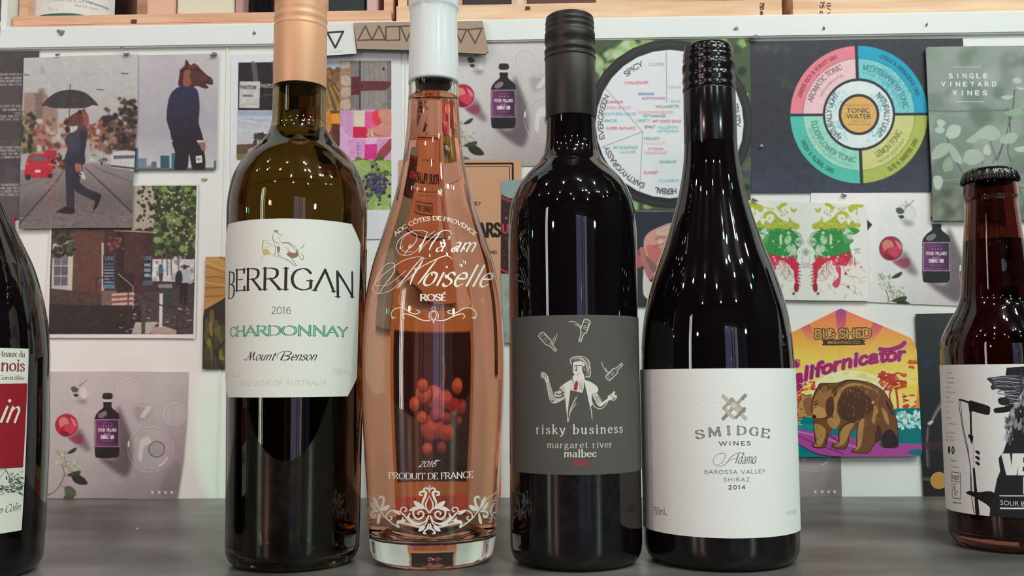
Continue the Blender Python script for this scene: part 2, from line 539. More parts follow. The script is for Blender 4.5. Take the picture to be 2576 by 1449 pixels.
def mat(name, col=(200, 200, 200), rough=.5, metal=0.0, trans=0.0, ior=1.45, spec=.5, coat=0.0, bump=None, noise=None, emit=None, image=None, lcol=None):
    m = bpy.data.materials.new(name)
    m.use_nodes = True
    nt = m.node_tree
    b = nt.nodes['Principled BSDF']
    b.inputs['Base Color'].default_value = lcol or lin(col)
    b.inputs['Roughness'].default_value = rough
    b.inputs['Metallic'].default_value = metal
    b.inputs['Transmission Weight'].default_value = trans
    b.inputs['IOR'].default_value = ior
    b.inputs['Specular IOR Level'].default_value = spec
    b.inputs['Coat Weight'].default_value = coat
    if emit:
        b.inputs['Emission Color'].default_value = lin(emit[0])
        b.inputs['Emission Strength'].default_value = emit[1]
    if image is not None:
        t = nt.nodes.new('ShaderNodeTexImage')
        t.image = image
        t.extension = 'EXTEND'
        nt.links.new(t.outputs[0], b.inputs['Base Color'])
    if noise:       # (scale, amount colour 2, stretch)
        tc = nt.nodes.new('ShaderNodeTexCoord')
        mp = nt.nodes.new('ShaderNodeMapping')
        mp.inputs['Scale'].default_value = noise[2]
        nz = nt.nodes.new('ShaderNodeTexNoise')
        nz.inputs['Scale'].default_value = noise[0]
        nz.inputs['Detail'].default_value = 6
        mx = nt.nodes.new('ShaderNodeMix')
        mx.data_type = 'RGBA'
        mx.inputs[6].default_value = lin(col)
        mx.inputs[7].default_value = lin(noise[1])
        rp = nt.nodes.new('ShaderNodeMapRange')
        rp.inputs[1].default_value, rp.inputs[2].default_value = .35, .65
        nt.links.new(tc.outputs['Object'], mp.inputs[0])
        nt.links.new(mp.outputs[0], nz.inputs['Vector'])
        nt.links.new(nz.outputs[0], rp.inputs[0])
        nt.links.new(rp.outputs[0], mx.inputs[0])
        nt.links.new(mx.outputs[2], b.inputs['Base Color'])
    if bump:        # (scale, strength, distance)
        tc = nt.nodes.new('ShaderNodeTexCoord')
        nz = nt.nodes.new('ShaderNodeTexNoise')
        nz.inputs['Scale'].default_value = bump[0]
        nz.inputs['Detail'].default_value = 4
        bp = nt.nodes.new('ShaderNodeBump')
        bp.inputs['Strength'].default_value = bump[1]
        bp.inputs['Distance'].default_value = bump[2]
        nt.links.new(tc.outputs['Object'], nz.inputs['Vector'])
        nt.links.new(nz.outputs[0], bp.inputs['Height'])
        nt.links.new(bp.outputs[0], b.inputs['Normal'])
    return m


# ------------------------------------------------------------------ objects
def tag(o, label=None, cat=None, group=None, kind=None):
    if label: o['label'] = label
    if cat: o['category'] = cat
    if group: o['group'] = group
    if kind: o['kind'] = kind
    return o


def empty(name, loc, label, cat, group=None):
    o = bpy.data.objects.new(name, None)
    o.location = loc
    o.empty_display_size = .02
    COL.objects.link(o)
    return tag(o, label, cat, group)


def mesh_obj(name, V, Fc, m, parent=None, smooth=False, uv=None):
    me = bpy.data.meshes.new(name)
    me.from_pydata([tuple(v) for v in V], [], [tuple(f) for f in Fc])
    me.update()
    me.materials.append(m)
    if smooth:
        me.polygons.foreach_set('use_smooth', [True] * len(me.polygons))
    if uv is not None:
        l = me.uv_layers.new(name='print')
        for lp in me.loops:
            l.data[lp.index].uv = uv[lp.vertex_index]
    o = bpy.data.objects.new(name, me)
    COL.objects.link(o)
    if parent is not None:
        o.parent = parent
        o.location = -Vector(parent.location) if parent.parent is None else (0, 0, 0)
    return o


def box(name, lo, hi, m, parent=None, bevel=0.0):
    bm = bmesh.new()
    bmesh.ops.create_cube(bm, size=1)
    lo, hi = Vector(lo), Vector(hi)
    for v in bm.verts:
        v.co = Vector([(lo[i] + hi[i]) / 2 + v.co[i] * (hi[i] - lo[i]) for i in range(3)])
    if bevel:
        bmesh.ops.bevel(bm, geom=bm.edges[:], offset=bevel, segments=2, affect='EDGES')
    me = bpy.data.meshes.new(name)
    bm.to_mesh(me)
    bm.free()
    me.materials.append(m)
    o = bpy.data.objects.new(name, me)
    COL.objects.link(o)
    if parent is not None:
        o.parent = parent
        o.location = -Vector(parent.location) if parent.parent is None else (0, 0, 0)
    return o


# ================================================================== THE SETTING
M_white = mat('white_painted_panel', (236, 237, 232), .42, bump=(60, .04, .002), noise=(9, (228, 228, 222), (1, 1, 1)))
M_board = mat('white_gloss_board', (232, 234, 231), .3, bump=(90, .05, .002))
M_counter = mat('grey_concrete_laminate', (122, 120, 117), .36, noise=(10, (76, 75, 73), (1, 1.6, 1)), bump=(180, .08, .001))
M_dark = mat('dark_room_paint', (26, 22, 24), .8)
M_floor = mat('dark_timber_floor', (40, 32, 28), .6, noise=(5, (26, 20, 18), (1, 8, 1)))
_bt = on_wall([(1288, 60)], D)[0][2]            # top of the board
BT = on_wall([(640, 62)])[0][2]
XL, XR = -1.0, 1.0
tag(box('wall_back', (-2.6, D, -1.1), (2.6, D + .03, ZS + .004), M_white), kind='structure')
tag(box('trim_1', (-2.6, D - .004, ZS), (2.6, D + .42, BT), M_board, bevel=.0012), kind='structure')
tag(box('wall_back_upper', (-2.6, D + .42, BT), (2.6, D + .45, 1.5), M_white), kind='structure')
pl = on_wall([(29, 40)])[0][0]
tag(box('trim_2', (-2.6, D - .002, BT), (pl - .003, D + .42, 1.5), M_board), kind='structure')
tag(box('floor', (-2.6, -2.5, -1.13), (2.6, D, -1.1), M_floor), kind='structure')
tag(box('ceiling', (-2.6, -2.5, 1.5), (2.6, D + .45, 1.53), M_dark), kind='structure')
tag(box('wall_left', (-2.63, -2.5, -1.13), (-2.6, D + .45, 1.53), M_dark), kind='structure')
tag(box('wall_right', (2.6, -2.5, -1.13), (2.63, D + .45, 1.53), M_dark), kind='structure')
# front wall with a wide dusk-lit shop window, and two tall bright light strips at the left
YF = -2.5
tag(box('wall_front', (-2.6, YF - .03, -1.13), (2.6, YF, 1.53), M_dark), kind='structure')
M_pane = mat('dusk_window_glass', (60, 70, 110), .1, emit=((176, 176, 226), 1.5))
M_pane2 = mat('bright_window_glass', (200, 200, 200), .1, emit=((200, 226, 214), 1.2))
M_pane3 = mat('dim_window_glass', (40, 40, 50), .1, emit=((120, 120, 150), .5))
w1 = tag(box('window_1', (.2, YF + .001, -1.0), (2.3, YF + .03, 1.0), mat('window_frame_paint', (20, 20, 22), .5)), kind='structure')
for a, b_, m_ in ((.27, .78, M_pane), (.84, 1.0, M_pane), (1.06, 1.3, M_pane2), (1.4, 1.62, M_pane3), (1.7, 2.25, M_pane3)):
    box('pane', (a, YF + .031, -.9), (b_, YF + .035, .92), m_, w1)
M_tube = mat('white_light_strip', (255, 255, 255), .3, emit=((236, 250, 246), 11))
lt = empty('light_strip', (-1.7, -1.0, -1.1), 'pair of tall white light strips on a dark stand behind the camera', 'lamp')
box('housing', (-1.80, -1.05, -1.1), (-1.55, -1.021, .95), M_dark, lt)
box('strip', (-1.78, -1.02, -.75), (-1.71, -1.0, .9), M_tube, lt)
box('strip', (-1.64, -1.02, -.75), (-1.57, -1.0, .9), M_tube, lt)

ct = box('counter', (-2.0, -.02, -H - .04), (2.0, D - .0002, -H), M_counter, bevel=.001)
tag(ct, 'dark grey concrete-look counter top that all the bottles stand on', 'counter')
cb = box("cabinet_body", (-2.0, .05, -1.1), (2.0, D - .002, -H - .041), M_dark)
tag(cb, 'dark base cabinet under the grey counter top', 'cabinet')

# panel joints of the pin-up wall
def seam(x, y0, y1):
    a, b2 = on_wall([(x, y0)])[0], on_wall([(x, y1)])[0]
    return box('panel_strip', (a[0] - .0006, D - .0012, -H), (a[0] + .0006, D + .001, ZS), M_board)


# ------------------------------------------------------------------ printed sheets pinned on the wall
def sheet(name, label, cat, outline, draw, layer=1, scale=1.6, bg=(255, 255, 255), rough=.45, thick=.0004, group=None, plane=None, side=None, lift=0.0, gsd=2.5, spec=.4):
    """outline in photo px, flat print on a sheet standing thick proud of the wall"""
    yf = (D if plane is None else plane) - layer * .0007 - thick
    W = on_wall(outline, yf)
    x0, x1, z0, z1 = W[:, 0].min(), W[:, 0].max(), W[:, 2].min(), W[:, 2].max()
    k = FPX / D * scale                        # texture px per metre
    w, h = max(8, (x1 - x0) * k), max(8, (z1 - z0) * k)

    def mp(P):
        Q = on_wall(P, yf)
        return np.stack([(Q[:, 0] - x0) * k, (z1 - Q[:, 2]) * k], 1)
    p = Pic(mp, w, h, scale, bg)
    draw(p)
    if gsd:
        p.grain(gsd, len(name))
    m = mat(name + '_print', rough=rough, image=p.image(name + '_print'), spec=spec)
    n = len(W)
    # densify the outline so the sheet can curl a little
    V = [tuple(v) for v in W] + [(v[0], yf + thick, v[2]) for v in W]
    F = [tuple(range(n))[::1]] + [tuple(range(2 * n - 1, n - 1, -1))] + [(i, i + n, (i + 1) % n + n, (i + 1) % n) for i in range(n)]
    cx, cz = float(W[:, 0].mean()), float(W[:, 2].min())
    V = [(v[0] - cx, v[1] - yf, v[2] - cz) for v in V]
    uv = [((v[0] + cx - x0) / (x1 - x0), (v[2] + cz - z0) / (z1 - z0)) for v in V]
    o = mesh_obj(name, V, F, m, uv=uv)
    if side:
        o.data.materials.append(side)
        for pg in list(o.data.polygons)[1:]:
            pg.material_index = 1
    bm = bmesh.new(); bm.from_mesh(o.data); bmesh.ops.recalc_face_normals(bm, faces=bm.faces[:]); bm.to_mesh(o.data); bm.free()
    o.location = (cx, yf, cz)
    return tag(o, label, cat, group)


# ------------------------------------------------------------------ bottles
class Lathe:
    """a body of revolution on a vertical axis, measured as (photo y, half width in px)"""
    def __init__(s, ax, yfront, rc_px):
        g = on_plane_z([(ax, yfront)], -H)[0]
        dr = np.array([g[0], g[1]]) / math.hypot(g[0], g[1])
        rr = rc_px * g[1] / FPX
        s.x, s.y = g[0] + dr[0] * rr, g[1] + dr[1] * rr
        s.base = (s.x, s.y, -H)

    def z(s, ypx):
        # height on the axis that projects to photo row ypx
        lo, hi = -.3, .5
        for _ in range(40):
            mid = (lo + hi) / 2
            if proj([(s.x, s.y, mid)])[0][1] > ypx:
                lo = mid
            else:
                hi = mid
        return lo

    def r(s, hw, ypx):
        d = np.array([s.x, s.y, s.z(ypx)])
        t = hw / FPX * (d @ _F)
        dd = math.hypot(s.x, s.y)
        return t * dd / math.sqrt(dd * dd + t * t)

    def prof(s, pts, k=4, smooth=True):
        P = [(s.r(hw, y), s.z(y)) for y, hw in pts]
        return catmull(P, False, k) if smooth and len(P) > 2 else np.array(P)

    def body(s, P):
        s.P = P[np.argsort(P[:, 1])]

    def rad(s, z):
        return np.interp(z, s.P[:, 1], s.P[:, 0])

    def hit(s, pts, off=0.0):
        """photo px -> (theta, z) on the front surface; theta 0 faces -Y"""
        d = rays(pts)
        c = np.array([s.x, s.y])
        a = (d[:, :2] ** 2).sum(1)
        b = d[:, :2] @ c
        r = np.full(len(d), s.P[:, 0].max())
        q = c @ c
        for _ in range(14):
            disc = np.maximum(b * b - a * (q - r * r), 0)
            t = (b - np.sqrt(disc)) / a
            r = .5 * r + .5 * (s.rad(d[:, 2] * t) + off)
        W = d * t[:, None]
        return np.arctan2(W[:, 0] - s.x, -(W[:, 1] - s.y)), W[:, 2]

    def point(s, th, z, off=0.0):
        r = s.rad(z) + off
        return np.stack([s.x + r * np.sin(th), s.y - r * np.cos(th), z], 1)


def spin(name, L, P, m, parent, n=96, cap0=False, cap1=False, close=False, knurl=None):
    """revolve profile P (r, z) about the axis of L; coordinates local to the bottle's base"""
    V, F = [], []
    for j, (r, z) in enumerate(P):
        for i in range(n):
            t = 2 * math.pi * i / n
            rr = r
            if knurl and knurl[0] <= j <= knurl[1]:
                rr = r - knurl[2] * (i % 2)
            V.append((rr * math.sin(t), -rr * math.cos(t), z + H))
    for j in range(len(P) - 1):
        for i in range(n):
            a, b = j * n + i, j * n + (i + 1) % n
            F.append((a, b, b + n, a + n))
    if cap0:
        F.append(tuple(range(n))[::-1])
    if cap1:
        F.append(tuple((len(P) - 1) * n + i for i in range(n)))
    if close:
        a = (len(P) - 1) * n
        for i in range(n):
            F.append((a + i, a + (i + 1) % n, (i + 1) % n, i))
    me = bpy.data.meshes.new(name)
    me.from_pydata(V, [], F)
    me.polygons.foreach_set('use_smooth', [len(f.vertices) == 4 for f in me.polygons])
    me.materials.append(m)
    bm = bmesh.new(); bm.from_mesh(me); bmesh.ops.recalc_face_normals(bm, faces=bm.faces[:]); bm.to_mesh(me); bm.free()
    o = bpy.data.objects.new(name, me)
    COL.objects.link(o)
    o.parent = parent
    return o


def label(L, name, rows, parent, draw, bg, lab=None, rough=.6, off=.00025, scale=2.4, side=None, gsd=1.5, bump=True, spec=.3):
    """paper wrapped on the bottle; rows: (z, theta0, theta1) from bottom to top"""
    rows = sorted(rows)
    n = 60
    zs = np.array([r[0] for r in rows])
    t0, t1 = min(r[1] for r in rows), max(r[2] for r in rows)
    rb = float(L.rad(zs.mean()))
    k = FPX / L.y * scale
    w, h = (t1 - t0) * rb * k, (zs[-1] - zs[0]) * k

    def mp(P):
        th, z = L.hit(P, off)
        return np.stack([(th - t0) * rb * k, (zs[-1] - z) * k], 1)
    p = Pic(mp, w, h, scale, bg)
    p.L, p.t0, p.zt, p.kk, p.rb = L, t0, zs[-1], k, rb
    draw(p)
    p.grain(gsd, 5)
    m = mat(name + '_paper', rough=rough, image=p.image(parent.name + '_' + name), bump=(900, .25, .0004) if bump else None, spec=spec)
    V, F, uv = [], [], []
    for z, a, b in rows:
        for i in range(n + 1):
            th = a + (b - a) * i / n
            r = float(L.rad(z)) + off
            V.append((r * math.sin(th), -r * math.cos(th), z + H))
            uv.append(((th - t0) / (t1 - t0), (z - zs[0]) / (zs[-1] - zs[0])))
    N = len(V)
    for j in range(len(rows) - 1):
        for i in range(n):
            a = j * (n + 1) + i
            F.append((a, a + 1, a + n + 2, a + n + 1))
    o = mesh_obj(name, V, F, m, None, True, uv)
    o.parent = parent
    o.location = (0, 0, 0)
    sd = o.modifiers.new('thickness', 'SOLIDIFY')
    sd.thickness = .00015
    sd.offset = 1
    es = o.modifiers.new('crisp_edges', 'EDGE_SPLIT')
    es.split_angle = math.radians(40)
    if lab:
        o['label'] = lab
    return o


def zrows(L, z0, z1, t0, t1, n=14):
    return [(z0 + (z1 - z0) * i / n, t0, t1) for i in range(n + 1)]


def stelvin(L, parent, mC, top, skirt, ridges, knurl, rings=(), lab=None):
    """screw cap: skirt (smooth sleeve) and threaded cap shell; all rows in photo px"""
    P = L.prof(skirt, smooth=False)
    o = spin('capsule_sleeve', L, P, mC, parent, 72, cap0=True, cap1=True)
    if lab:
        o['label'] = lab
    Q = []
    for y, hw in ridges:
        Q.append((L.r(hw, y), L.z(y)))
    Q = np.array(Q)
    c = spin('screw_cap', L, Q, mC, parent, 96, cap0=True, cap1=True)
    zk0, zk1, hk = L.z(knurl[0]), L.z(knurl[1]), L.r(knurl[2], knurl[0])
    K = np.array([(hk - .0006, zk1), (hk, zk1 + .0003), (hk, zk0 - .0003), (hk - .0006, zk0)])
    spin('knurled_band', L, K, mC, c, 180, cap0=True, cap1=True, knurl=(1, 2, .00035))
    return o


def ribbons(L, name, strokes, m, parent, off=.0004, fat=1.25):
    """raised enamel print: strokes (photo points, widths in px) laid on the glass surface"""
    V, F = [], []
    for Q, wd in strokes:
        Q = np.asarray(Q, float)
        wd = np.maximum(np.asarray(wd, float) * fat, 1.1)
        d = np.gradient(Q, axis=0)
        d /= np.linalg.norm(d, axis=1)[:, None] + 1e-9
        nrm = np.stack([-d[:, 1], d[:, 0]], 1)
        A, B = Q + nrm * wd[:, None] / 2, Q - nrm * wd[:, None] / 2
        a0 = Q[0] - d[0] * wd[0] * .4
        a1 = Q[-1] + d[-1] * wd[-1] * .4
        P = np.concatenate([A, B, [a0, a1]])
        th, z = L.hit(P)
        W = L.point(th, z, off) - [L.x, L.y, -H]
        n, b = len(Q), len(V)
        V += [tuple(v) for v in W]
        for i in range(n - 1):
            F.append((b + i, b + i + 1, b + n + i + 1, b + n + i))
        F.append((b, b + n, b + 2 * n))
        F.append((b + n - 1, b + 2 * n - 1, b + 2 * n + 1))
    me = bpy.data.meshes.new(name)
    me.from_pydata(V, [], F)
    me.materials.append(m)
    o = bpy.data.objects.new(name, me)
    COL.objects.link(o)
    o.parent = parent
    return o


def polys(L, name, shapes, m, parent, off=.0004, obj=None):
    bm = bmesh.new()
    for S in shapes:
        S = np.asarray(S, float)
        th, z = L.hit(S)
        W = L.point(th, z, off) - [L.x, L.y, -H]
        vs = [bm.verts.new(tuple(v)) for v in W]
        try:
            f = bm.faces.new(vs)
            bmesh.ops.triangulate(bm, faces=[f])
        except ValueError:
            pass
    if obj is not None:
        bm.from_mesh(obj.data)
        bm.to_mesh(obj.data)
        bm.free()
        return obj
    me = bpy.data.meshes.new(name)
    bm.to_mesh(me); bm.free()
    me.materials.append(m)
    o = bpy.data.objects.new(name, me)
    COL.objects.link(o)
    o.parent = parent
    return o


def word(s, p0, p1, h, style, wk=1.0, c=None, r=None, angs=None, bow=0.0):
    """strokes of a word in photo px, on a straight baseline p0->p1 or on an arc"""
    W, st = layout(s, style)
    out = []
    k = h / 10
    for Q, wd in st:
        if c is None:
            p0, p1 = np.array(p0, float), np.array(p1, float)
            d = (p1 - p0) / W
            u = np.array([d[1], -d[0]]) / np.linalg.norm(d) * k
            P = p0 + Q[:, :1] * d + Q[:, 1:] * u
            if bow:
                t = Q[:, 0] / W
                P[:, 1] += bow * 4 * t * (1 - t)
        else:
            th = np.radians(angs[0] + (angs[1] - angs[0]) * Q[:, 0] / W)
            rr = r + Q[:, 1] * k
            P = np.stack([c[0] + rr * np.cos(th), c[1] - rr * np.sin(th)], 1)
        out.append((P, wd * wk * k))
    return out


GLASS_CACHE = {}


def shell_profile(P, wall, base, punt=.0):
    """closed glass wall profile from outer profile P (r,z ascending)"""
    z0 = P[0][1]
    inner = []
    for r, z in P[::-1]:
        if z < z0 + base:
            break
        inner.append((max(r - wall, .002), z))
    zi = z0 + base
    ri = np.interp(zi, P[:, 1], P[:, 0]) - wall
    inner += [(ri - .0015, zi - .0002), (ri - .006, zi - .001), (ri * .6, zi + punt * .4), (ri * .3, zi + punt * .9), (.0005, zi + punt)]
    outer = [(.0005, z0 + .0012 + punt * .35), (P[0][0] * .6, z0 + .0012 + punt * .1), (P[0][0] - .003, z0 + .0006)] + [tuple(v) for v in P]
    return np.array(outer + inner)


# ================================================================== BOTTLES ON THE COUNTER
M_black_glass = mat('dark_wine_filled_glass', rough=.025, ior=1.5, lcol=(.004, .0025, .0035, 1), spec=.6)
M_olive = mat('olive_glass', rough=0.0, trans=1.0, ior=1.5, lcol=(.31, .235, .09, 1))
M_chard = mat('pale_wine', rough=0.0, trans=1.0, ior=1.34, lcol=(.95, .85, .6, 1))
M_clear = mat('clear_glass', rough=0.0, trans=1.0, ior=1.5, lcol=(.95, .955, .92, 1))
M_rose = mat('rose_wine', rough=0.0, trans=1.0, ior=1.34, lcol=(.95, .43, .30, 1))
M_brown = mat('brown_beer_glass', rough=0.0, trans=1.0, ior=1.5, lcol=(.26, .09, .06, 1))
M_beer = mat('dark_beer', rough=0.0, trans=1.0, ior=1.34, lcol=(.25, .08, .07, 1))
M_enamel = mat('white_enamel_print', (238, 234, 222), .5)
M_gold_cap = mat('matt_gold_capsule', (228, 172, 132), .42, metal=.15, spec=.5)
M_black_cap = mat('satin_black_capsule', (44, 38, 36), .42, spec=.4)
M_gloss_cap = mat('gloss_black_capsule', (20, 16, 19), .16, spec=.6)
M_white_cap = mat('white_capsule', (232, 236, 236), .16, spec=.6)
M_crown = mat('black_crown_cap', (18, 14, 15), .2, spec=.7)
GROUP = None


def heel(L, rmax, pts, k=4):
    """outer profile from the standing ring up"""
    P = L.prof(pts, k)
    P = P[np.argsort(P[:, 1])]
    r = P[0][0]
    hl = np.array([(r - .0085, -H), (r - .0045, -H + .0006), (r - .0018, -H + .0028), (r - .0004, -H + .0065), (r, -H + .0105)])
    P = P[P[:, 1] > -H + .012]
    return np.concatenate([hl, P])


def neck_ring(L, P, m, parent, z):
    pass


# ---- chardonnay ------------------------------------------------------------
L = Lathe(736, 1441, 150)
e = empty('wine_bottle', L.base, 'tall olive glass white wine bottle with a matt gold cap and large cream label', 'bottle')
P = heel(L, 165, [(1300, 165), (1150, 166), (1000, 167.5), (850, 169.5), (700, 171.5), (600, 172.5), (540, 173), (505, 171), (480, 167), (450, 159), (425, 147), (405, 134), (388, 119), (372, 102), (355, 87), (340, 77), (322, 70), (300, 67), (260, 66), (222, 65.5), (150, 61)])
L.body(P)
spin('bottle_glass', L, shell_profile(P, .0032, .006, .022), M_olive, e)
zl = L.z(330)
Q = np.array([(max(r - .0030, .002), z) for r, z in P if P[0][1] + .0065 < z < zl])
Q = np.concatenate([Q, [(Q[-1][0], zl)]])
spin('wine', L, Q, M_chard, e, cap0=True, cap1=True)
stelvin(L, e, M_gold_cap, 0, [(224, 65.6), (222, 66), (78, 65.6), (75, 65.2)],
        [(78, 64.6), (74, 66), (70, 66), (66, 64.2), (60, 64.2), (54, 66), (50, 66), (46, 64.4), (40, 64), (36, 64.8), (30, 64.8), (-4, 63.8), (-8, 62.4), (-14, 63.8), (-20, 63.8), (-26, 62.4), (-31, 63), (-36, 61.5), (-40, 57), (-41, 40)],
        (3, 27, 64.9), lab='matt gold smooth lower sleeve of the cap')
M_rim = mat('black_neck_band', (12, 11, 10), .3)
spin('neck_band', L, np.array([(L.r(65.9, 222), L.z(226)), (L.r(65.9, 222), L.z(214))]), M_rim, e, cap0=True, cap1=True)
th1, _z = [v[0] for v in L.hit([(903, 700)])]
thc = L.hit([(708, 780)])[0][0]
th0 = 2 * thc - th1
ch = float(L.hit([(903, 700)])[0][0] - L.hit([(880.5, 700)])[0][0])
zt, zb_ = float(L.hit([(715, 550)])[1][0]), float(L.hit([(715, 999.5)])[1][0])
cz = .0098
rows = []
for i in range(19):
    z = zb_ + (zt - zb_) * i / 18
    f = max(0, 1 - (z - zb_) / cz, 1 - (zt - z) / cz)
    rows.append((z, th0 + ch * f, th1 - ch * f))
for z, f in ((zb_ + cz, 0), (zt - cz, 0)):
    rows.append((z, th0, th1))


def art_chardonnay(p):
    z = Z(560, 520, 2.8972)
    K = (52, 44, 40)
    p.text('ERRIGΛ', *z(95, 613, 808, 617), 50, K, 'serif', wk=.92)
    p.text('B', *z(42, 665, 84, 668), 63, K, 'serif', wk=.75)
    p.text('N', *z(818, 655, 958, 658), 60, K, 'serif', wk=.8)
    p.text('2016', *z(357, 780, 498, 780), 16, (78, 72, 70), 'sansl', wk=1.15)
    p.text('CHARDONNAY', *z(58, 945, 903, 945), 21.5, (62, 138, 104), 'serifb', wk=1.2, inline=(170, 208, 186))
    p.text('ount', *z(238, 1117, 372, 1117), 20, (58, 50, 48), 'script', wk=1.0)
    p.line(z(160, 1112, 171.1, 1118, 185.9, 1100, 205.9, 1062, 210.3, 1058), [2.2, 1.2, 1.2, 1.4, 1.6], (58, 50, 48), sm=True)
    p.line(z(208.8, 1058, 200, 1116), 3, (58, 50, 48))
    p.line(z(200, 1116, 230.3, 1064, 235.5, 1058), [1, 1.2, 1.2], (58, 50, 48), sm=True)
    p.line(z(234, 1060, 223.6, 1100, 225.1, 1116, 235.5, 1110), [2.6, 3, 2, 1], (58, 50, 48), sm=True)
    p.line(z(452, 1062, 425, 1114), [2, 3.4], (58, 50, 48))
    p.line(z(398, 1108, 402, 1075, 440, 1055, 490, 1056, 500, 1070, 470, 1084, 445, 1086), [1, 1, 1.2, 1.6, 2.6, 1.5, 1], (58, 50, 48), sm=True)
    p.line(z(455, 1085, 486, 1092, 480, 1110, 450, 1118, 425, 1112), [1, 2.8, 2.6, 1.4, 1], (58, 50, 48), sm=True)
    p.text('enson', *z(492, 1117, 676, 1117), 20, (58, 50, 48), 'script', wk=1.0)
    p.text('750', *z(797, 1223, 870, 1225), 14, (186, 180, 170), 'sansl')
    p.text('ML', *z(878, 1225, 936, 1225), 12, (186, 180, 170), 'sansl')
    p.text('FINE WINE OF AUSTRALIA', *z(132, 1305, 755, 1300), 12, (184, 176, 168), 'sansl', wk=.9)
    p.text('13% ALC', *z(30, 1236, 126, 1236), 9, (190, 182, 174), 'sansl')
    # bull rider in gold foil line
    G1, G2, G3 = (214, 188, 120), (150, 118, 92), (120, 108, 90)
    p.sm(z(298, 318, 318, 305, 345, 330, 340, 350, 310, 352, 300, 340), G1)
    for q in ((285, 400, 290, 360, 305, 350, 300, 310), (345, 350, 370, 345, 375, 360), (290, 290, 295, 250, 320, 245, 335, 262), (300, 300, 330, 290, 345, 300), (315, 262, 355, 275, 362, 290)):
        p.line(z(*q), [1, 1.8, .8], G1, sm=True)
    for q in ((372, 180, 385, 170, 402, 176, 404, 188, 388, 190, 372, 186), (370, 195, 365, 225, 372, 250, 395, 262, 415, 275), (372, 262, 385, 300, 384, 340, 378, 360), (395, 190, 420, 205, 435, 207),
              (402, 220, 412, 236), (430, 268, 470, 266, 505, 290, 535, 318), (415, 255, 450, 262, 480, 262, 520, 288, 545, 315), (415, 300, 412, 330, 405, 355, 430, 360),
              (378, 360, 430, 372, 480, 392, 520, 428, 540, 428), (470, 330, 500, 372, 525, 412, 540, 428), (560, 305, 580, 296, 596, 275), (545, 335, 556, 360, 575, 385, 590, 378, 582, 350, 570, 340),
              (300, 250, 290, 300, 305, 355)):
        p.line(z(*q), [.7, 1.5, .8], G3, sm=True)
    p.sm(z(395, 292, 415, 292, 418, 315, 402, 335, 398, 310), G2)
    p.sm(z(475, 308, 490, 330, 530, 335, 540, 310, 552, 330, 548, 360, 520, 374, 490, 368, 465, 345, 480, 335), G2)
    p.sm(z(378, 176, 396, 172, 400, 180, 376, 182), G2)
    for q in ((455, 295, 480, 312), (540, 320, 556, 345), (470, 330, 478, 300)):
        p.line(z(*q), 1.3, G1)


label(L, 'front_label', rows, e, art_chardonnay, (236, 235, 226), 'cream paper front label with cut corners and green lettering')
M_darkening_label = mat('glass_darkening_back_label', (14, 12, 10), .8)  # back label blackened and stretched to the heel to darken the lower glass
bl_rows = zrows(L, float(L.hit([(736, 1412)])[1][0]), zt - .01, math.radians(98), math.radians(262), 8)
V, F = [], []
for z, a, b in bl_rows:
    for i in range(25):
        t = a + (b - a) * i / 24
        r = float(L.rad(z)) + .0003
        V.append((r * math.sin(t), -r * math.cos(t), z + H))
for j in range(len(bl_rows) - 1):
    for i in range(24):
        q = j * 25 + i
        F.append((q, q + 1, q + 26, q + 25))
o = mesh_obj('darkening_back_label', V, F, M_darkening_label, None, True)
o.parent = e
o.location = (0, 0, 0)

# ---- rosé ---------------------------------------------------------------------
L = Lathe(1089, 1436, 147)
e = empty('wine_bottle', L.base, 'clear curvy bottle of pink wine with a white cap and white printed lettering', 'bottle')
P = heel(L, 158, [(1385, 158), (1345, 160), (1300, 162.5), (1200, 168), (1100, 174), (1000, 178.5), (900, 179.5), (830, 177), (760, 171), (700, 160), (650, 147.5), (600, 131), (550, 114), (500, 98), (450, 86), (400, 76), (350, 69.5), (300, 65.5), (260, 63.5), (225, 62.5), (200, 62), (100, 57), (20, 56)])
L.body(P)
spin('bottle_glass', L, shell_profile(P, .0034, .0138, .012), M_clear, e, 128)
zl = L.z(243)
Q = np.array([(max(r - .0031, .002), z) for r, z in P if P[0][1] + .0143 < z < zl])
Q = np.concatenate([[(Q[0][0] - .0016, Q[0][1] - .0006)], Q, [(Q[-1][0], zl)]])
spin('wine', L, Q, M_rose, e, 128, cap0=True, cap1=True)
spin('white_capsule', L, L.prof([(211, 63), (190, 62.9), (150, 62), (100, 60.2), (60, 59.3), (38, 59.4), (30, 60.5), (24, 62.8), (18, 63.5), (8, 63.4), (-20, 63), (-32, 61), (-34, 50)], 3), M_white_cap, e, 96, cap0=True, cap1=True)['label'] = 'white plastic capsule with a raised lip'
spin('stopper', L, np.array([(L.r(44, 230), L.z(222)), (L.r(50, 230), L.z(205))]), mat('dark_stopper', (24, 16, 16), .5), e, 48, cap0=True, cap1=True)
zr = Z(900, 460, 2.8975)


def cur(z, q, w):
    Q = catmull(z(*q), False, 7)
    n = len(z(*q))
    wd = np.interp(np.linspace(0, 1, len(Q)), np.linspace(0, 1, len(w)), w)
    return (Q, wd)


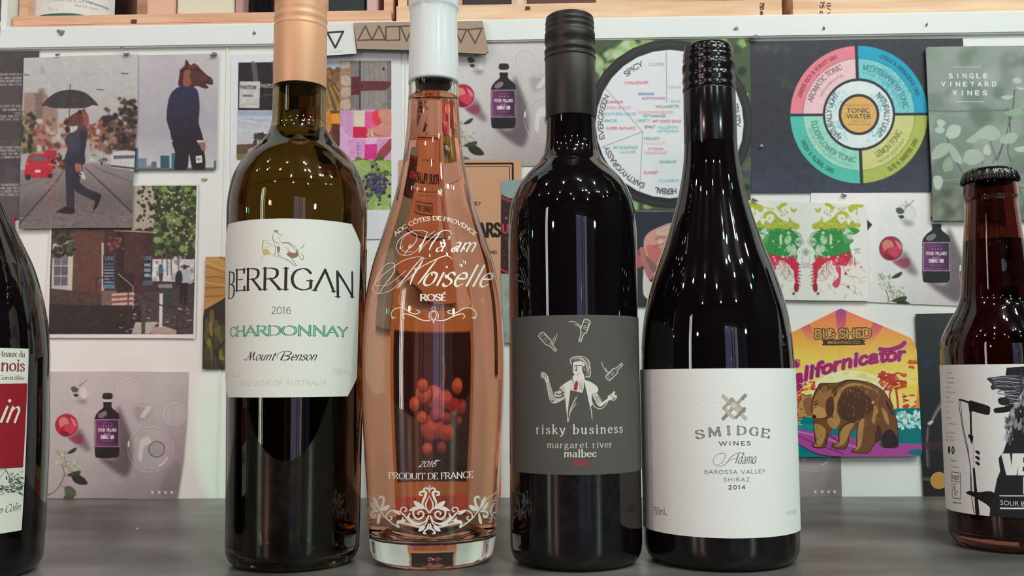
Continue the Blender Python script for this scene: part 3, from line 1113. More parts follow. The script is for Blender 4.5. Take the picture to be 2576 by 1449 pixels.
s = 2.8975
S = word('AOC CÔTES DE PROVENCE', 0, 0, 9.6, 'serifb', wk=.85, c=zr(565, 675)[0], r=403 / s, angs=(134.5, 45.5))
ribbons(L, 'printed_arched_line', S, M_enamel, e, fat=.95)
S = [cur(zr, q, w) for q, w in (
    ((512, 360, 455, 346, 375, 362, 305, 415, 285, 475, 318, 524, 385, 522, 445, 478, 490, 410, 560, 352), (.8, 1, 1.2, 1, .9, 1, 1.2, .8)),
    ((400, 500, 345, 502, 315, 465, 335, 400, 385, 366, 425, 375, 432, 410, 405, 455, 360, 495, 338, 530), (.8, 1, 1, .9, 1.2, 1.5, 1)),
    ((508, 362, 492, 400, 470, 450, 448, 505), (1, 2.4, 3.2, 2.2)),
    ((448, 505, 500, 440, 560, 385, 620, 350, 665, 350, 685, 376), (.8, 1, 1.4, 1.8, 1.4, .8)),
    ((600, 362, 575, 400, 545, 440, 522, 488), (1.4, 2.8, 3, 2.4)))]
S += word('a', *zr(562, 500, 620, 500), 34, 'script', wk=.75)
S += [cur(zr, (662, 392, 668, 404, 656, 416), (3.0, 2.2, .8))]
S += word('am', *zr(672, 500, 838, 503), 37, 'script', wk=.75)
ribbons(L, 'printed_script', S, M_enamel, e)
S = [cur(zr, q, w) for q, w in (
    ((497, 553, 440, 540, 330, 570, 215, 650, 135, 725, 112, 775, 150, 806, 235, 788, 320, 720, 400, 630, 470, 540), (.8, 1, 1.2, 1, .9, 1, 1.2, .9)),
    ((355, 640, 230, 740, 165, 748, 130, 745, 145, 690, 200, 605, 250, 584, 272, 602, 262, 660, 205, 740, 165, 800), (.8, .9, 1, .9, 1.2, 1.5, 1)),
    ((470, 548, 430, 590, 350, 690, 290, 770), (1, 2.0, 2.2, 1)),
    ((290, 770, 380, 690, 470, 610, 600, 545, 655, 533, 688, 556), (.8, 1, 1.3, 1.8, 1.6, .8)),
    ((480, 548, 455, 600, 405, 680, 385, 740), (1.2, 3.4, 4, 2.4)),
    ((575, 560, 530, 620, 470, 700, 440, 738), (1.4, 3.4, 3.6, 2)))]
S += word('oiselle', *zr(462, 746, 945, 757), 54, 'script', wk=.66)
ribbons(L, 'printed_script', S, M_enamel, e)
ribbons(L, 'printed_word', word('ROSÉ', *zr(457, 859, 645, 858), 16, 'serifb', wk=.95), M_enamel, e)
half = [((256, 995, 246, 955, 275, 918, 330, 914, 395, 950, 435, 954, 452, 938, 430, 928), (1, 1.4, 1.8, 2, 1.8, 1.2)), ((345, 990, 328, 975, 345, 955, 400, 968, 470, 1000, 520, 1003, 550, 990), (1, 1.6, 2.4, 2, 1.2)),
        ((255, 975, 262, 985, 280, 980), (1.6, 2, 1)), ((520, 990, 522, 950, 545, 935, 575, 960, 550, 1022), (1.6, 1.2, 1.2, 2)), ((550, 932, 538, 918, 550, 905), (1, 1, 1))]
S = []
for q, w in half:
    S.append(cur(zr, q, w))
    q2 = list(q)
    for i in range(0, len(q2), 2):
        q2[i] = 1100 - q2[i] + 6
    S.append(cur(zr, q2, w))
ribbons(L, 'printed_flourish', S, M_enamel, e)
zb = Z(890, 1100, 4.1525)
ribbons(L, 'printed_year', word('2016', *zb(672, 308, 848, 306), 14, 'script', wk=.8) + [cur(zb, (840, 270, 860, 238, 905, 246), (1, 1.6, 1))], M_enamel, e)
ribbons(L, 'printed_origin_line', word('PRODUIT DE FRANCE', *zb(370, 430, 1240, 418), 15.5, 'serif', wk=1.1, bow=3.2), M_enamel, e, fat=1.0)
HS = [((790, 575, 795, 548, 822, 530, 848, 540, 838, 562), (2, 3.4, 3)), ((845, 735, 862, 690, 838, 625, 826, 582, 852, 566, 888, 575, 886, 602, 862, 604), (2, 5, 6, 4.5, 4, 3)),
      ((790, 610, 826, 690, 822, 740, 790, 782), (1, 3.6, 3, 1.2)), ((795, 790, 822, 752, 885, 730, 942, 752, 955, 806, 915, 852, 868, 838, 848, 800, 872, 772, 904, 784, 902, 808), (2.4, 3.4, 4, 4, 4, 3.6, 3.6)),
      ((796, 815, 830, 905, 900, 935, 990, 912, 1080, 893, 1128, 904), (2, 3, 3.4, 3, 2)), ((990, 790, 1008, 840, 965, 885, 890, 902, 830, 875, 800, 815), (1.5, 7, 6.5, 4, 3, 2)),
      ((1005, 862, 1050, 815, 1086, 775, 1078, 738, 1040, 732, 1026, 762, 1050, 776), (4, 3, 2.6, 2.6, 3, 3)), ((1108, 940, 1180, 893, 1240, 840, 1292, 770, 1325, 725), (3, 2.4, 2.4, 2)),
      ((1045, 808, 1100, 775, 1175, 764, 1225, 795, 1230, 845, 1196, 866, 1178, 842, 1196, 825), (2, 2.4, 2.6, 2.6, 2.6, 3)), ((1310, 755, 1270, 700, 1262, 640, 1290, 618, 1312, 640), (3, 5, 5, 4.5, 3)),
      ((1318, 772, 1375, 775, 1392, 815, 1362, 838), (3, 5, 5, 3)), ((1345, 700, 1400, 630, 1450, 600, 1495, 566), (1.5, 1.8, 1.8, 4)), ((1405, 885, 1428, 880, 1432, 845, 1408, 850), (2.6, 2.6, 3, 2)),
      ((1440, 840, 1425, 770, 1450, 700, 1468, 690), (2, 4, 5, 3)), ((1452, 790, 1478, 780, 1480, 740), (5, 3, 1.5)), ((1440, 660, 1465, 665, 1470, 620), (3, 2.4, 1.5)), ((1430, 790, 1470, 850, 1500, 835), (2, 2, 2)),
      ((800, 900, 812, 950, 835, 975, 848, 1000, 822, 1004), (2, 3.6, 4, 4, 3)), ((795, 930, 806, 960), (2, 3)), ((790, 905, 797, 935, 790, 960), (1, 1.6, 1)), ((890, 915, 940, 912, 980, 900), (2, 3, 2))]
HP = [(790, 498, 804, 515, 800, 535, 790, 548, 780, 535, 776, 515), (850, 742, 880, 692, 950, 662, 935, 712, 880, 748), (885, 745, 940, 722, 978, 742, 1003, 766, 955, 768), (1130, 800, 1165, 768, 1110, 778, 1085, 808),
      (1030, 868, 1055, 850, 1068, 828, 1078, 860, 1118, 868, 1132, 895, 1108, 900, 1060, 890), (1198, 708, 1262, 720, 1296, 765, 1232, 762), (1310, 745, 1330, 660, 1372, 618, 1368, 680, 1330, 735),
      (1330, 765, 1362, 705, 1402, 672, 1386, 735), (1298, 785, 1328, 845, 1332, 905, 1302, 885), (832, 928, 885, 940, 905, 982, 856, 972), (1095, 940, 1108, 915, 1130, 905, 1115, 935), (1345, 800, 1388, 830, 1392, 840, 1350, 842)]
S, PS = [], []
for q, w in HS:
    S.append(cur(zb, q, [v * .9 for v in w]))
    q2 = [1580 - v if i % 2 == 0 else v for i, v in enumerate(q)]
    S.append(cur(zb, q2, [v * .9 for v in w]))
for q in HP:
    PS.append(catmull(zb(*q), True, 4))
    q2 = [1580 - v if i % 2 == 0 else v for i, v in enumerate(q)]
    PS.append(catmull(zb(*q2), True, 4))
o = ribbons(L, 'printed_ornament', S, M_enamel, e)
polys(L, 'printed_ornament', PS, M_enamel, e, obj=o)

# ---- malbec -------------------------------------------------------------------------
L = Lathe(1450, 1440, 150)
e = empty('wine_bottle', L.base, 'black-looking straight-sided red wine bottle with a charcoal label of a juggler', 'bottle')
P = heel(L, 165, [(1300, 165.5), (1150, 164.5), (1000, 163), (850, 161.5), (700, 161.5), (600, 161.5), (560, 160), (535, 157.5), (512, 153), (492, 146), (474, 138), (455, 126), (438, 111), (424, 97), (410, 83), (396, 74), (380, 68), (355, 63.5), (320, 61.5), (300, 61), (200, 58)])
L.body(P)
spin('bottle_glass', L, P, M_black_glass, e, 128, cap0=True, cap1=True)
stelvin(L, e, M_black_cap, 0, [(301, 62.6), (299, 63.2), (220, 63.2), (150, 63), (148, 62)],
        [(154, 61.5), (151, 64.6), (146, 64.6), (143, 61.2), (138, 61), (135, 64.4), (129, 64.4), (125, 60.8), (117, 60.4), (113, 62.2), (85, 61.8), (80, 58.8), (76, 61.6), (71, 61.6), (67, 58), (63, 61.2), (58, 61), (54, 57), (50, 60), (47, 59), (44, 55.5), (42, 49), (41, 40), (40.5, 20)],
        (87, 112, 63.2), lab='satin black sleeve of the screw cap')
zt, zb0 = float(L.hit([(1447, 792)])[1][0]), float(L.hit([(1452, 1194.5)])[1][0])
ta, tb = float(L.hit([(1291.5, 1000)])[0][0]), float(L.hit([(1606.5, 900)])[0][0])


def art_malbec(p):
    z = Z(1270, 780, 3.292)
    W = (226, 222, 212)
    K = (74, 71, 66)
    p.text('risky business', *z(262, 1020, 972, 1012), 21, W, 'serif', wk=1.0, track=2.2)
    p.text('margaret river', *z(352, 1138, 886, 1134), 15, (205, 201, 190), 'serif', wk=1.0, track=1.2)
    p.text('malbec', *z(492, 1214, 756, 1214), 16.5, W, 'serif', wk=1.25, track=.6)
    p.text('2015', *z(562, 1284, 690, 1284), 9.5, (196, 40, 74), 'serifb', wk=1.2)

    def ln(q, w=1.2, c=W):
        p.line(z(*q), w, c, sm=True)

    def pg(q, c=W, a=1):
        p.sm(z(*q), c, a)
    # three juggled bottles
    for (cx, cy, nx, ny, sc) in ((352, 258, .68, .735, .98), (655, 160, -.33, .944, .98), (902, 514, .70, -.714, .9)):
        # local y runs towards the neck
        def T(*q, cx=cx, cy=cy, nx=nx, ny=ny, sc=sc):
            a = np.array(q, float).reshape(-1, 2) * sc
            return [v for x, y in a for v in (cx - x * ny + y * nx, cy + x * nx + y * ny)]
        pg(T(-27, -82, 0, -90, 27, -82, 29, 14, 12, 46, 10, 108, -10, 108, -12, 46, -29, 14), (150, 146, 136), .55)
        q = T(-27, -82, 0, -90, 27, -82, 29, 14, 12, 46, 10, 108, -10, 108, -12, 46, -29, 14, -30, -75)
        p.line(z(*q), 1.6, W)
        pg(T(-20, -45, 20, -45, 22, 10, -22, 10), K)
        for yy in (-35, -20, -5):
            p.line(z(*T(-14, yy, 14, yy + 3)), 1.3, W)
        p.line(z(*T(-24, -60, -26, 15)), 1.5, W)
        p.line(z(*T(-12, 88, 12, 88)), 1.4, W)
        p.line(z(*T(24, -60, 26, 20)), .8, W)
    for q in ((532, 97, 580, 100, 630, 135), (575, 120, 605, 130, 625, 150), (433, 195, 420, 240, 398, 290), (412, 222, 400, 250, 395, 275), (800, 428, 812, 470, 845, 520), (832, 478, 842, 500, 858, 515)):
        ln(q, 1.4)
    # juggler
    pg((572, 430, 640, 425, 662, 460, 655, 500, 640, 530, 610, 548, 575, 530, 562, 500, 565, 450))       # face
    pg((568, 540, 640, 520, 660, 560, 655, 600, 600, 612, 565, 585))                                   # neck
    ln((550, 450, 545, 410, 575, 388, 640, 385, 685, 410, 700, 450, 707, 510, 700, 550, 670, 552), 2.2)
    pg((600, 388, 660, 392, 690, 430, 706, 500, 690, 548, 668, 535, 672, 470, 640, 425, 575, 420, 560, 405), (120, 116, 108))
    for q in ((640, 395, 680, 450, 690, 520), (620, 392, 660, 430, 680, 480), (700, 470, 690, 490, 672, 500), (575, 405, 610, 398, 640, 412)):
        ln(q, 1.3)
    pg((640, 470, 668, 470, 666, 512, 645, 516), K)
    ln((648, 478, 660, 480, 656, 505), 1.2)
    for q in ((575, 462, 598, 458), (606, 458, 635, 462), (580, 500, 600, 505), (597, 465, 590, 490, 598, 492)):
        ln(q, 1.6, (60, 56, 52))
    for q in ((640, 440, 650, 500), (620, 520, 600, 540), (575, 470, 570, 500)):
        ln(q, 1.2, (130, 125, 116))
    # jacket
    pg((556, 575, 500, 605, 465, 640, 500, 700, 505, 790, 520, 860, 525, 800, 540, 680, 550, 610))
    pg((660, 580, 720, 600, 768, 640, 765, 680, 720, 700, 722, 790, 700, 780, 680, 690, 664, 620))
    pg((468, 625, 440, 670, 410, 680, 412, 740, 400, 765, 440, 760, 495, 725, 500, 650), (205, 200, 190))
    for q in ((425, 690, 450, 700, 490, 680), (420, 720, 450, 725, 490, 705), (445, 660, 470, 665, 480, 720)):
        ln(q, 2.4, K)
    pg((352, 600, 368, 590, 385, 640, 400, 690, 410, 740, 385, 745, 365, 700, 350, 640), (190, 186, 176))
    ln((340, 585, 355, 650, 370, 730, 395, 765, 430, 765, 495, 730), 1.8)
    pg((302, 520, 318, 512, 345, 530, 362, 560, 366, 595, 345, 598, 322, 570, 302, 550))
    for q in ((312, 520, 318, 560, 335, 580), (325, 520, 330, 560), (340, 535, 346, 570)):
        ln(q, 1.3, K)
    pg((735, 690, 765, 690, 790, 730, 800, 765, 780, 800, 765, 790, 745, 745, 725, 710), (200, 196, 186))
    ln((720, 760, 745, 800, 790, 818, 830, 790, 860, 745, 905, 745, 925, 715, 905, 700), 1.8)
    pg((790, 775, 845, 735, 860, 715, 868, 738, 830, 770, 790, 800))
    pg((852, 712, 885, 690, 905, 670, 912, 682, 900, 705, 925, 708, 915, 725, 880, 740, 855, 735))
    for q in ((870, 705, 890, 712), (880, 725, 905, 722), (750, 710, 775, 760), (770, 705, 790, 745)):
        ln(q, 1.2, K)
    # apron, shirt and tie
    pg((556, 590, 650, 585, 642, 680, 600, 672, 548, 660), (215, 210, 200))
    pg((590, 588, 604, 600, 596, 660, 570, 658, 580, 610), (176, 34, 60))
    for q in ((570, 590, 575, 640), (615, 600, 625, 650), (640, 600, 632, 660)):
        ln(q, 1.3, (140, 134, 124))
    ln((548, 660, 640, 680), 1.6)
    ln((500, 700, 510, 800, 522, 925), 1.8)
    ln((525, 920, 545, 840, 590, 770), 1.6)
    ln((690, 700, 705, 790, 715, 830, 722, 900), 1.8)
    pg((530, 690, 540, 690, 528, 760, 520, 800), W)
    pg((590, 715, 598, 720, 560, 800, 530, 880, 535, 830, 560, 770), (180, 176, 166))
    pg((722, 740, 740, 775, 780, 800, 745, 795), K)


label(L, 'front_label', zrows(L, zb0, zt, ta, tb), e, art_malbec, (88, 86, 80), 'charcoal textured label with a white line drawing of a juggler', gsd=3)

# ---- shiraz --------------------------------------------------------------------
L = Lathe(1816, 1440, 178)
e = empty('wine_bottle', L.base, 'sloping-shouldered black red-wine bottle with a wide plain white label', 'bottle')
P = heel(L, 192, [(1340, 192), (1200, 191.5), (1100, 191), (1000, 190.5), (925, 189.5), (880, 187.5), (840, 184.5), (785, 176), (731, 162), (677, 144.5), (624, 124.5), (580, 110), (540, 97.5), (500, 86), (460, 77), (425, 71), (400, 68), (375, 66), (350, 65), (250, 61)])
L.body(P)
spin('bottle_glass', L, P, M_black_glass, e, 128, cap0=True, cap1=True)
stelvin(L, e, M_gloss_cap, 0, [(378, 64.6), (375, 65.6), (300, 65.4), (235, 64.6), (230, 63.6)],
        [(234, 63.4), (229, 66), (223, 66.2), (218, 64.6), (212, 64.4), (206, 66), (200, 66), (194, 64.6), (188, 63.4), (184, 64.4), (163, 63.6), (158, 62), (154, 63.6), (149, 63.4), (145, 61.6), (141, 62.8), (136, 62.4), (132, 60.6), (128, 61.2), (124, 60), (120, 58), (117, 53), (115.5, 44), (115, 26)],
        (165, 185, 64.9), lab='gloss black sleeve of the screw cap')
L_shiraz = L
zt, zb0 = float(L.hit([(1806, 927)])[1][0]), float(L.hit([(1812, 1353.5)])[1][0])
v0 = float(L.hit([(1806, 1100)])[0][0])


def art_shiraz(p):
    z = Z(1590, 860, 2.7863)
    K = (84, 82, 80)
    p.text('WINES', *z(610, 725, 830, 723), 8.6, (62, 60, 60), 'sans', wk=1.5, track=3)
    p.text('BAROSSA VALLEY', *z(507, 924, 932, 918), 8.3, K, 'sans', track=1.6, wk=.95)
    p.text('SHIRAZ', *z(640, 978, 822, 977), 8, K, 'sans', track=2, wk=.9)
    p.text('2014', *z(676, 1032, 792, 1031), 8.2, (66, 64, 64), 'sans', track=2.4, wk=1.5)
    p.text('750mL', *z(148, 1208, 246, 1213), 17, (90, 84, 84), 'sansl', wk=1.2)
    p.text('ALL POURED', *z(1086, 1212, 1150, 1205), 9, (160, 158, 156), 'sansl')
    xs = [(447, 678, 509, 672), (539, 662, 622, 655), (661, 650, 696, 648), (736, 648, 796, 650), (822, 652, 880, 659), (903, 663, 958, 672)]
    for c, q in zip('SMIDGE', xs):
        p.text(c, *z(*q), 18 if c != 'M' else 18, (110, 106, 104), 'serifb', wk=1.25, inline=(184, 182, 178))
    # script name
    for q, w in (((870, 835, 858, 850, 835, 850), (1, 1)), ((790, 790, 760, 776, 700, 800, 660, 850, 620, 872, 585, 862, 568, 835, 590, 795, 640, 780, 652, 800, 630, 845, 600, 862), (1, 1.2, .8, .8, 1, .8)),
                 ((752, 776, 738, 810, 725, 850), (1.4, 2.2, 1.6)), ((665, 848, 700, 822, 735, 820), (.7, 1))):
        p.line(z(*q), w, (96, 94, 92), sm=True)
    p.text('damo', *z(738, 854, 862, 850), 24, (90, 88, 86), 'script', wk=.6)
    # woven lattice emblem: bars crossing at 45 degrees
    cx, cy = 714, 458
    A, B = (206, 198, 186), (160, 142, 134)

    def bar(x0, y0, x1, y1, w, c):
        d = np.array([x1 - x0, y1 - y0], float)
        n = np.array([-d[1], d[0]]) / np.linalg.norm(d) * w / 2
        q = [x0 + n[0], y0 + n[1], x1 + n[0], y1 + n[1], x1 - n[0], y1 - n[1], x0 - n[0], y0 - n[1]]
        p.fill(z(*q), c)
        p.line(z(*(q + q[:2])), .7, (130, 118, 108))
    bar(632, 545, 668, 508, 22, B); bar(765, 405, 797, 370, 22, B)
    bar(660, 510, 760, 408, 20, (184, 172, 160))
    bar(632, 375, 800, 545, 22, A)
    bar(690, 396, 790, 492, 20, (196, 186, 172))
    bar(640, 460, 715, 538, 20, A)
    bar(640, 466, 706, 400, 18, (186, 172, 158)); bar(722, 536, 792, 462, 18, B)
    bar(700, 470, 735, 435, 16, (214, 206, 194))
    p.fill(z(714, 425, 735, 446, 714, 467, 693, 446), (236, 234, 228), .6)


label(L, 'front_label', zrows(L, zb0, zt, v0 - math.radians(96), v0 + math.radians(86)), e, art_shiraz, (243, 243, 239), 'plain white paper label with small grey lettering and lattice emblem')

# ---- beer bottle -----------------------------------------------------------------
L = Lathe(2541, 1393, 120)
e = empty('beer_bottle', L.base, 'brown glass beer bottle with a black crown cap and black-and-white label', 'bottle')
P = heel(L, 138, [(1340, 140), (1290, 141), (1100, 139.5), (950, 138), (900, 137), (870, 135.5), (845, 130), (822, 120), (800, 108), (780, 96), (765, 89), (745, 83), (700, 77.5), (640, 72), (560, 64.5), (515, 60.5), (506, 60), (500, 63.5), (497, 64), (478, 62), (462, 60), (452, 57)])
L.body(P)
spin('bottle_glass', L, shell_profile(P, .0028, .008, .006), M_brown, e, 128)
zl = L.z(606)
Q = np.array([(max(r - .0025, .002), z) for r, z in P if P[0][1] + .0085 < z < zl])
Q = np.concatenate([Q, [(Q[-1][0], zl)]])
spin('beer', L, Q, M_beer, e, 128, cap0=True, cap1=True)
n = 84
V, F = [], []
prf = [(64.5, 461, 1), (66, 458, 1), (65, 449, .75), (62, 438, .4), (58, 431, .1), (50, 426.5, 0), (30, 424.5, 0), (1, 424, 0)]
for j, (hw, y, am) in enumerate(prf):
    r0, z0 = L.r(hw, y), L.z(y)
    for i in range(n):
        t = 2 * math.pi * i / n
        rr = r0 + .0009 * am * math.cos(21 * t)
        V.append((rr * math.sin(t), -rr * math.cos(t), z0 + H))
for j in range(len(prf) - 1):
    for i in range(n):
        a, b = j * n + i, j * n + (i + 1) % n
        F.append((a, b, b + n, a + n))
o = mesh_obj('crown_cap', V, F, M_crown, None, True)
o.parent = e
o.location = (0, 0, 0)
zt, zb0 = float(L.hit([(2520, 916)])[1][0]), float(L.hit([(2489, 1298)])[1][0])
v0 = float(L.hit([(2520, 1100)])[0][0])


def art_beer(p):
    z = Z(2280, 860, 2.4595)
    K = (26, 24, 26)
    for i, (y, t) in enumerate(((195, 'w that'), (225, 'only use'), (255, 'ingredients'), (284, 'quite'), (314, 'consumed'), (344, 'bad'), (374, 'time for'), (404, 'it'), (440, 'm'), (474, 'SAUCE'),
                                (565, 'ferm. date'), (590, 'outdoor'), (612, 'BEST GLUP'))):
        wd = {0: 34, 1: 46, 2: 50, 3: 28, 4: 58, 5: 18, 6: 48, 7: 20, 8: 16, 9: 30}.get(i, 50)
        p.text(t, *z(248, y, 248 + wd, y + 3), 4.6, (120, 118, 118), 'sans')
    p.line(z(262, 505, 315, 510), .8, K)
    p.line(z(278, 768, 328, 778), .8, K)
    p.ell(*z(290, 670)[0], 4, 10, K)
    p.ell(*z(290, 670)[0], 1.5, 6, (230, 230, 226))
    p.ell(*z(266, 668)[0], 3, 10, K)
    p.text('beer.com', *z(276, 738, 310, 742), 5, (90, 90, 90), 'sans')
    p.line(z(280, 803, 334, 812, 338, 972, 288, 965, 280, 803), 1.5, (60, 58, 58))
    p.line(z(282, 858, 334, 868), 1.2, (60, 58, 58))
    p.text('PAINT', *z(284, 850, 330, 856), 10, (70, 68, 68), 'sans')
    p.text('sin', *z(292, 884, 312, 888), 6, (90, 88, 88), 'sans')
    p.text('1,-', *z(298, 940, 320, 944), 18, (70, 68, 68), 'sans')
    p.text('were.co.uk', *z(290, 998, 340, 1004), 6, (70, 68, 68), 'sans')
    # microphone on its stand
    p.sm(z(388, 365, 440, 375, 510, 398, 518, 420, 510, 450, 470, 446, 410, 430, 395, 440, 388, 415), K)
    p.line(z(328, 358, 350, 362, 395, 378), [4, 4.5, 5], K, sm=True)
    p.line(z(330, 355, 326, 380, 340, 480, 360, 590, 385, 700, 398, 790, 398, 880, 408, 980, 420, 1060), 1.7, K, sm=True)
    p.line(z(336, 365, 342, 430, 352, 520, 378, 640, 392, 740, 402, 840, 404, 940), 1.4, K, sm=True)
    p.line(z(398, 420, 400, 520, 402, 580), 4.5, K)
    p.sm(z(382, 580, 395, 572, 414, 585, 412, 610, 405, 632, 395, 605), K)
    p.line(z(414, 610, 416, 700, 418, 780), 1.5, (190, 190, 186))
    p.line(z(418, 785, 424, 860, 432, 960, 440, 1060), [5, 6, 8, 10], K)
    for y in (684, 718, 752):
        p.sm(z(426, y - 8, 440, y - 12, 454, y, 452, y + 14, 436, y + 6), K)
    p.sm(z(370, 935, 390, 922, 440, 930, 545, 935, 560, 1075, 516, 1075, 515, 1022, 430, 965, 398, 950), K)
    # animal head, greys
    p.fill(z(620, 160, 760, 150, 760, 1100, 515, 1080, 520, 1020, 545, 930, 560, 850, 580, 800, 570, 720, 600, 680, 640, 560, 620, 480, 640, 430, 610, 400, 620, 340, 600, 290), (34, 32, 36))
    p.blobs((*z(620, 200)[0], *z(760, 560)[0]), 90, 2, 8, [(200, 204, 206), (120, 122, 128), (60, 58, 64), (30, 28, 32), (225, 228, 228)], 7, .55, .5)
    p.sm(z(500, 225, 560, 215, 640, 210, 700, 230, 720, 300, 660, 380, 620, 390, 575, 385, 590, 360, 612, 330, 590, 300, 540, 300, 520, 280, 530, 262, 508, 240), (60, 58, 64))
    p.sm(z(535, 302, 585, 300, 610, 330, 600, 360, 575, 372, 580, 400, 545, 400), (228, 230, 226))
    for i in range(26):
        y = 212 + i * 7
        p.line(z(520 + i * 3, y - 4 + 6 * math.sin(i), 600 + i, y - 2 + 12 * math.sin(i * 1.7), 700, y + 14 * math.sin(i * 2.1)), 1.5, [(215, 216, 216), (150, 150, 154), (28, 26, 30)][i % 3], .8, sm=True)
    p.sm(z(545, 412, 600, 402, 645, 395, 640, 430, 560, 440, 542, 432), (30, 28, 32))
    p.sm(z(570, 350, 620, 345, 640, 380, 600, 392, 572, 380), (40, 38, 44))
    p.blobs((*z(610, 430)[0], *z(660, 640)[0]), 40, 2, 6, [(190, 195, 196), (120, 122, 126), (50, 48, 52)], 9, .5, .6)
    for a, b2 in (((585, 690, 640, 690, 650, 770, 655, 690, 708, 690, 680, 825, 618, 825), 0), ((700, 690, 728, 690, 768, 690, 768, 715, 722, 715, 722, 748, 768, 748, 768, 772, 720, 772, 718, 800, 768, 800, 768, 828, 686, 825), 0), ((722, 835, 748, 835, 748, 940, 722, 940), 0)):
        p.fill(z(*a), (226, 228, 224))
    p.rect(*z(575, 948)[0], *z(760, 955)[0], (226, 228, 224))
    p.rect(*z(578, 1024)[0], *z(760, 1034)[0], (226, 228, 224))
    p.gill('SOUR BEER', *z(582, 1008, 800, 1020), 11, (226, 228, 224))


label(L, 'front_label', zrows(L, zb0, zt, v0 - math.radians(100), v0 + math.radians(95)), e, art_beer, (232, 232, 228), 'white label with black drawing of a microphone on a stand')

# ---- bottle cut by the left edge of the frame ---------------------------------------------
L = Lathe(-125, 1478, 190)
e = empty('wine_bottle', L.base, 'dark bottle cut off by the left frame edge with a red-banded label', 'bottle')
pr = []
for y, xe in ((1365, 82), (1302, 86), (1134, 93), (931, 95.5), (880, 95.5), (810, 90), (741, 77.6), (672, 59), (621, 38), (569, 14), (534, -3), ):
    pr.append((y, xe - (-125 + (y - 1300) * -.044)))
pr += [(490, 70), (450, 60), (400, 54), (340, 51), (250, 50), (100, 49)]
P = heel(L, 197, pr)
L.body(P)
spin('bottle_glass', L, P, M_black_glass, e, 128, cap0=True, cap1=True)
stelvin(L, e, mat('dark_red_capsule', (90, 20, 30), .3), 0, [(240, 51), (230, 51.5), (60, 51.5), (50, 50)], [(50, 50), (40, 51.5), (20, 51), (-20, 51), (-40, 49), (-42, 30)], (0, 30, 51))
ta1 = float(L.hit([(70.5, 880)])[0][0])
ta2 = float(L.hit([(53, 1330)])[0][0])
zt = float(L.hit([(60, 877)])[1][0])
zb0 = float(L.hit([(50, 1334)])[1][0])
rows = [(zb0 + (zt - zb0) * i / 14, -.9, ta2 + (ta1 - ta2) * i / 14) for i in range(15)]


def art_left(p):
    z = Z(0, 860, 2.898)
    R, K = (158, 34, 56), (120, 60, 66)
    p.text('teaux du', *z(8, 106, 180, 111), 14.5, (120, 66, 72), 'serif', wk=1)
    p.text('Co', *z(-50, 104, -2, 106), 14.5, (120, 66, 72), 'serif', wk=1)
    p.text('lyonnois', *z(-215, 205, 176, 213), 29, (150, 42, 64), 'serif', wk=1.05)
    p.text('llation Contrôlée', *z(-180, 272, 174, 278), 10.5, (120, 66, 72), 'serif', wk=1.1)
    p.fill(z(-330, 308, 198, 303, 166, 915, -330, 925), (160, 30, 46))
    p.text('in', *z(-12, 580, 122, 585), 58, (240, 236, 220), 'ital', wk=1.25)
    p.text('Jas', *z(-230, 575, -40, 580), 58, (240, 236, 220), 'ital', wk=1.25)
    p.fill(z(-330, 930, 166, 915, 160, 1110, -330, 1130), (226, 228, 214))
    rg = random.Random(3)
    for i in range(240):
        x, y = rg.uniform(-100, 158), rg.gauss(1040, 42)
        if -20 < x < 60 and 955 < y < 1050 or y < 925 or y > 1115:
            continue
        p.line(z(x, y, x + rg.uniform(4, 14), y + rg.uniform(-8, 10), x + rg.uniform(10, 26), y + rg.uniform(-4, 8)), rg.uniform(.7, 2), (50, 52, 50), .85, sm=True)
    p.line(z(-20, 945, 20, 930, 40, 928, 70, 975, 60, 990), 1, (50, 52, 50))
    p.line(z(-10, 1000, 40, 935, 66, 985), 1, (50, 52, 50))
    p.rect(*z(42, 980)[0], *z(52, 1005)[0], (60, 60, 58))
    p.line(z(-30, 925, 60, 920, 160, 912), 1.2, (60, 60, 58), sm=True)
    p.text('ien Colin', *z(-60, 1262, 144, 1222), 18, (66, 70, 66), 'script', wk=.8)


label(L, 'front_label', rows, e, art_left, (236, 237, 222), 'cream label with a wide red band and engraved village')


# ================================================================== SHEETS PINNED TO THE WALL
M_paper_edge = mat('paper_edge', (226, 226, 220), .7)
for sx in (573, 1022):
    tag(seam(sx, 130, 1250), 'thin white joint strip in the wall panel beside the %s' % ('olive bottle' if sx == 573 else 'clear bottle'), 'panel strip')


def stack(p, cols, box, n, wr, hr, seed):
    rg = random.Random(seed)
    for i in range(n):
        x, y = rg.uniform(box[0], box[2]), rg.uniform(box[1], box[3])
        w, h = rg.uniform(*wr), rg.uniform(*hr)
        p.rect(x, y, x + w, y + h, rg.choice(cols), .9)


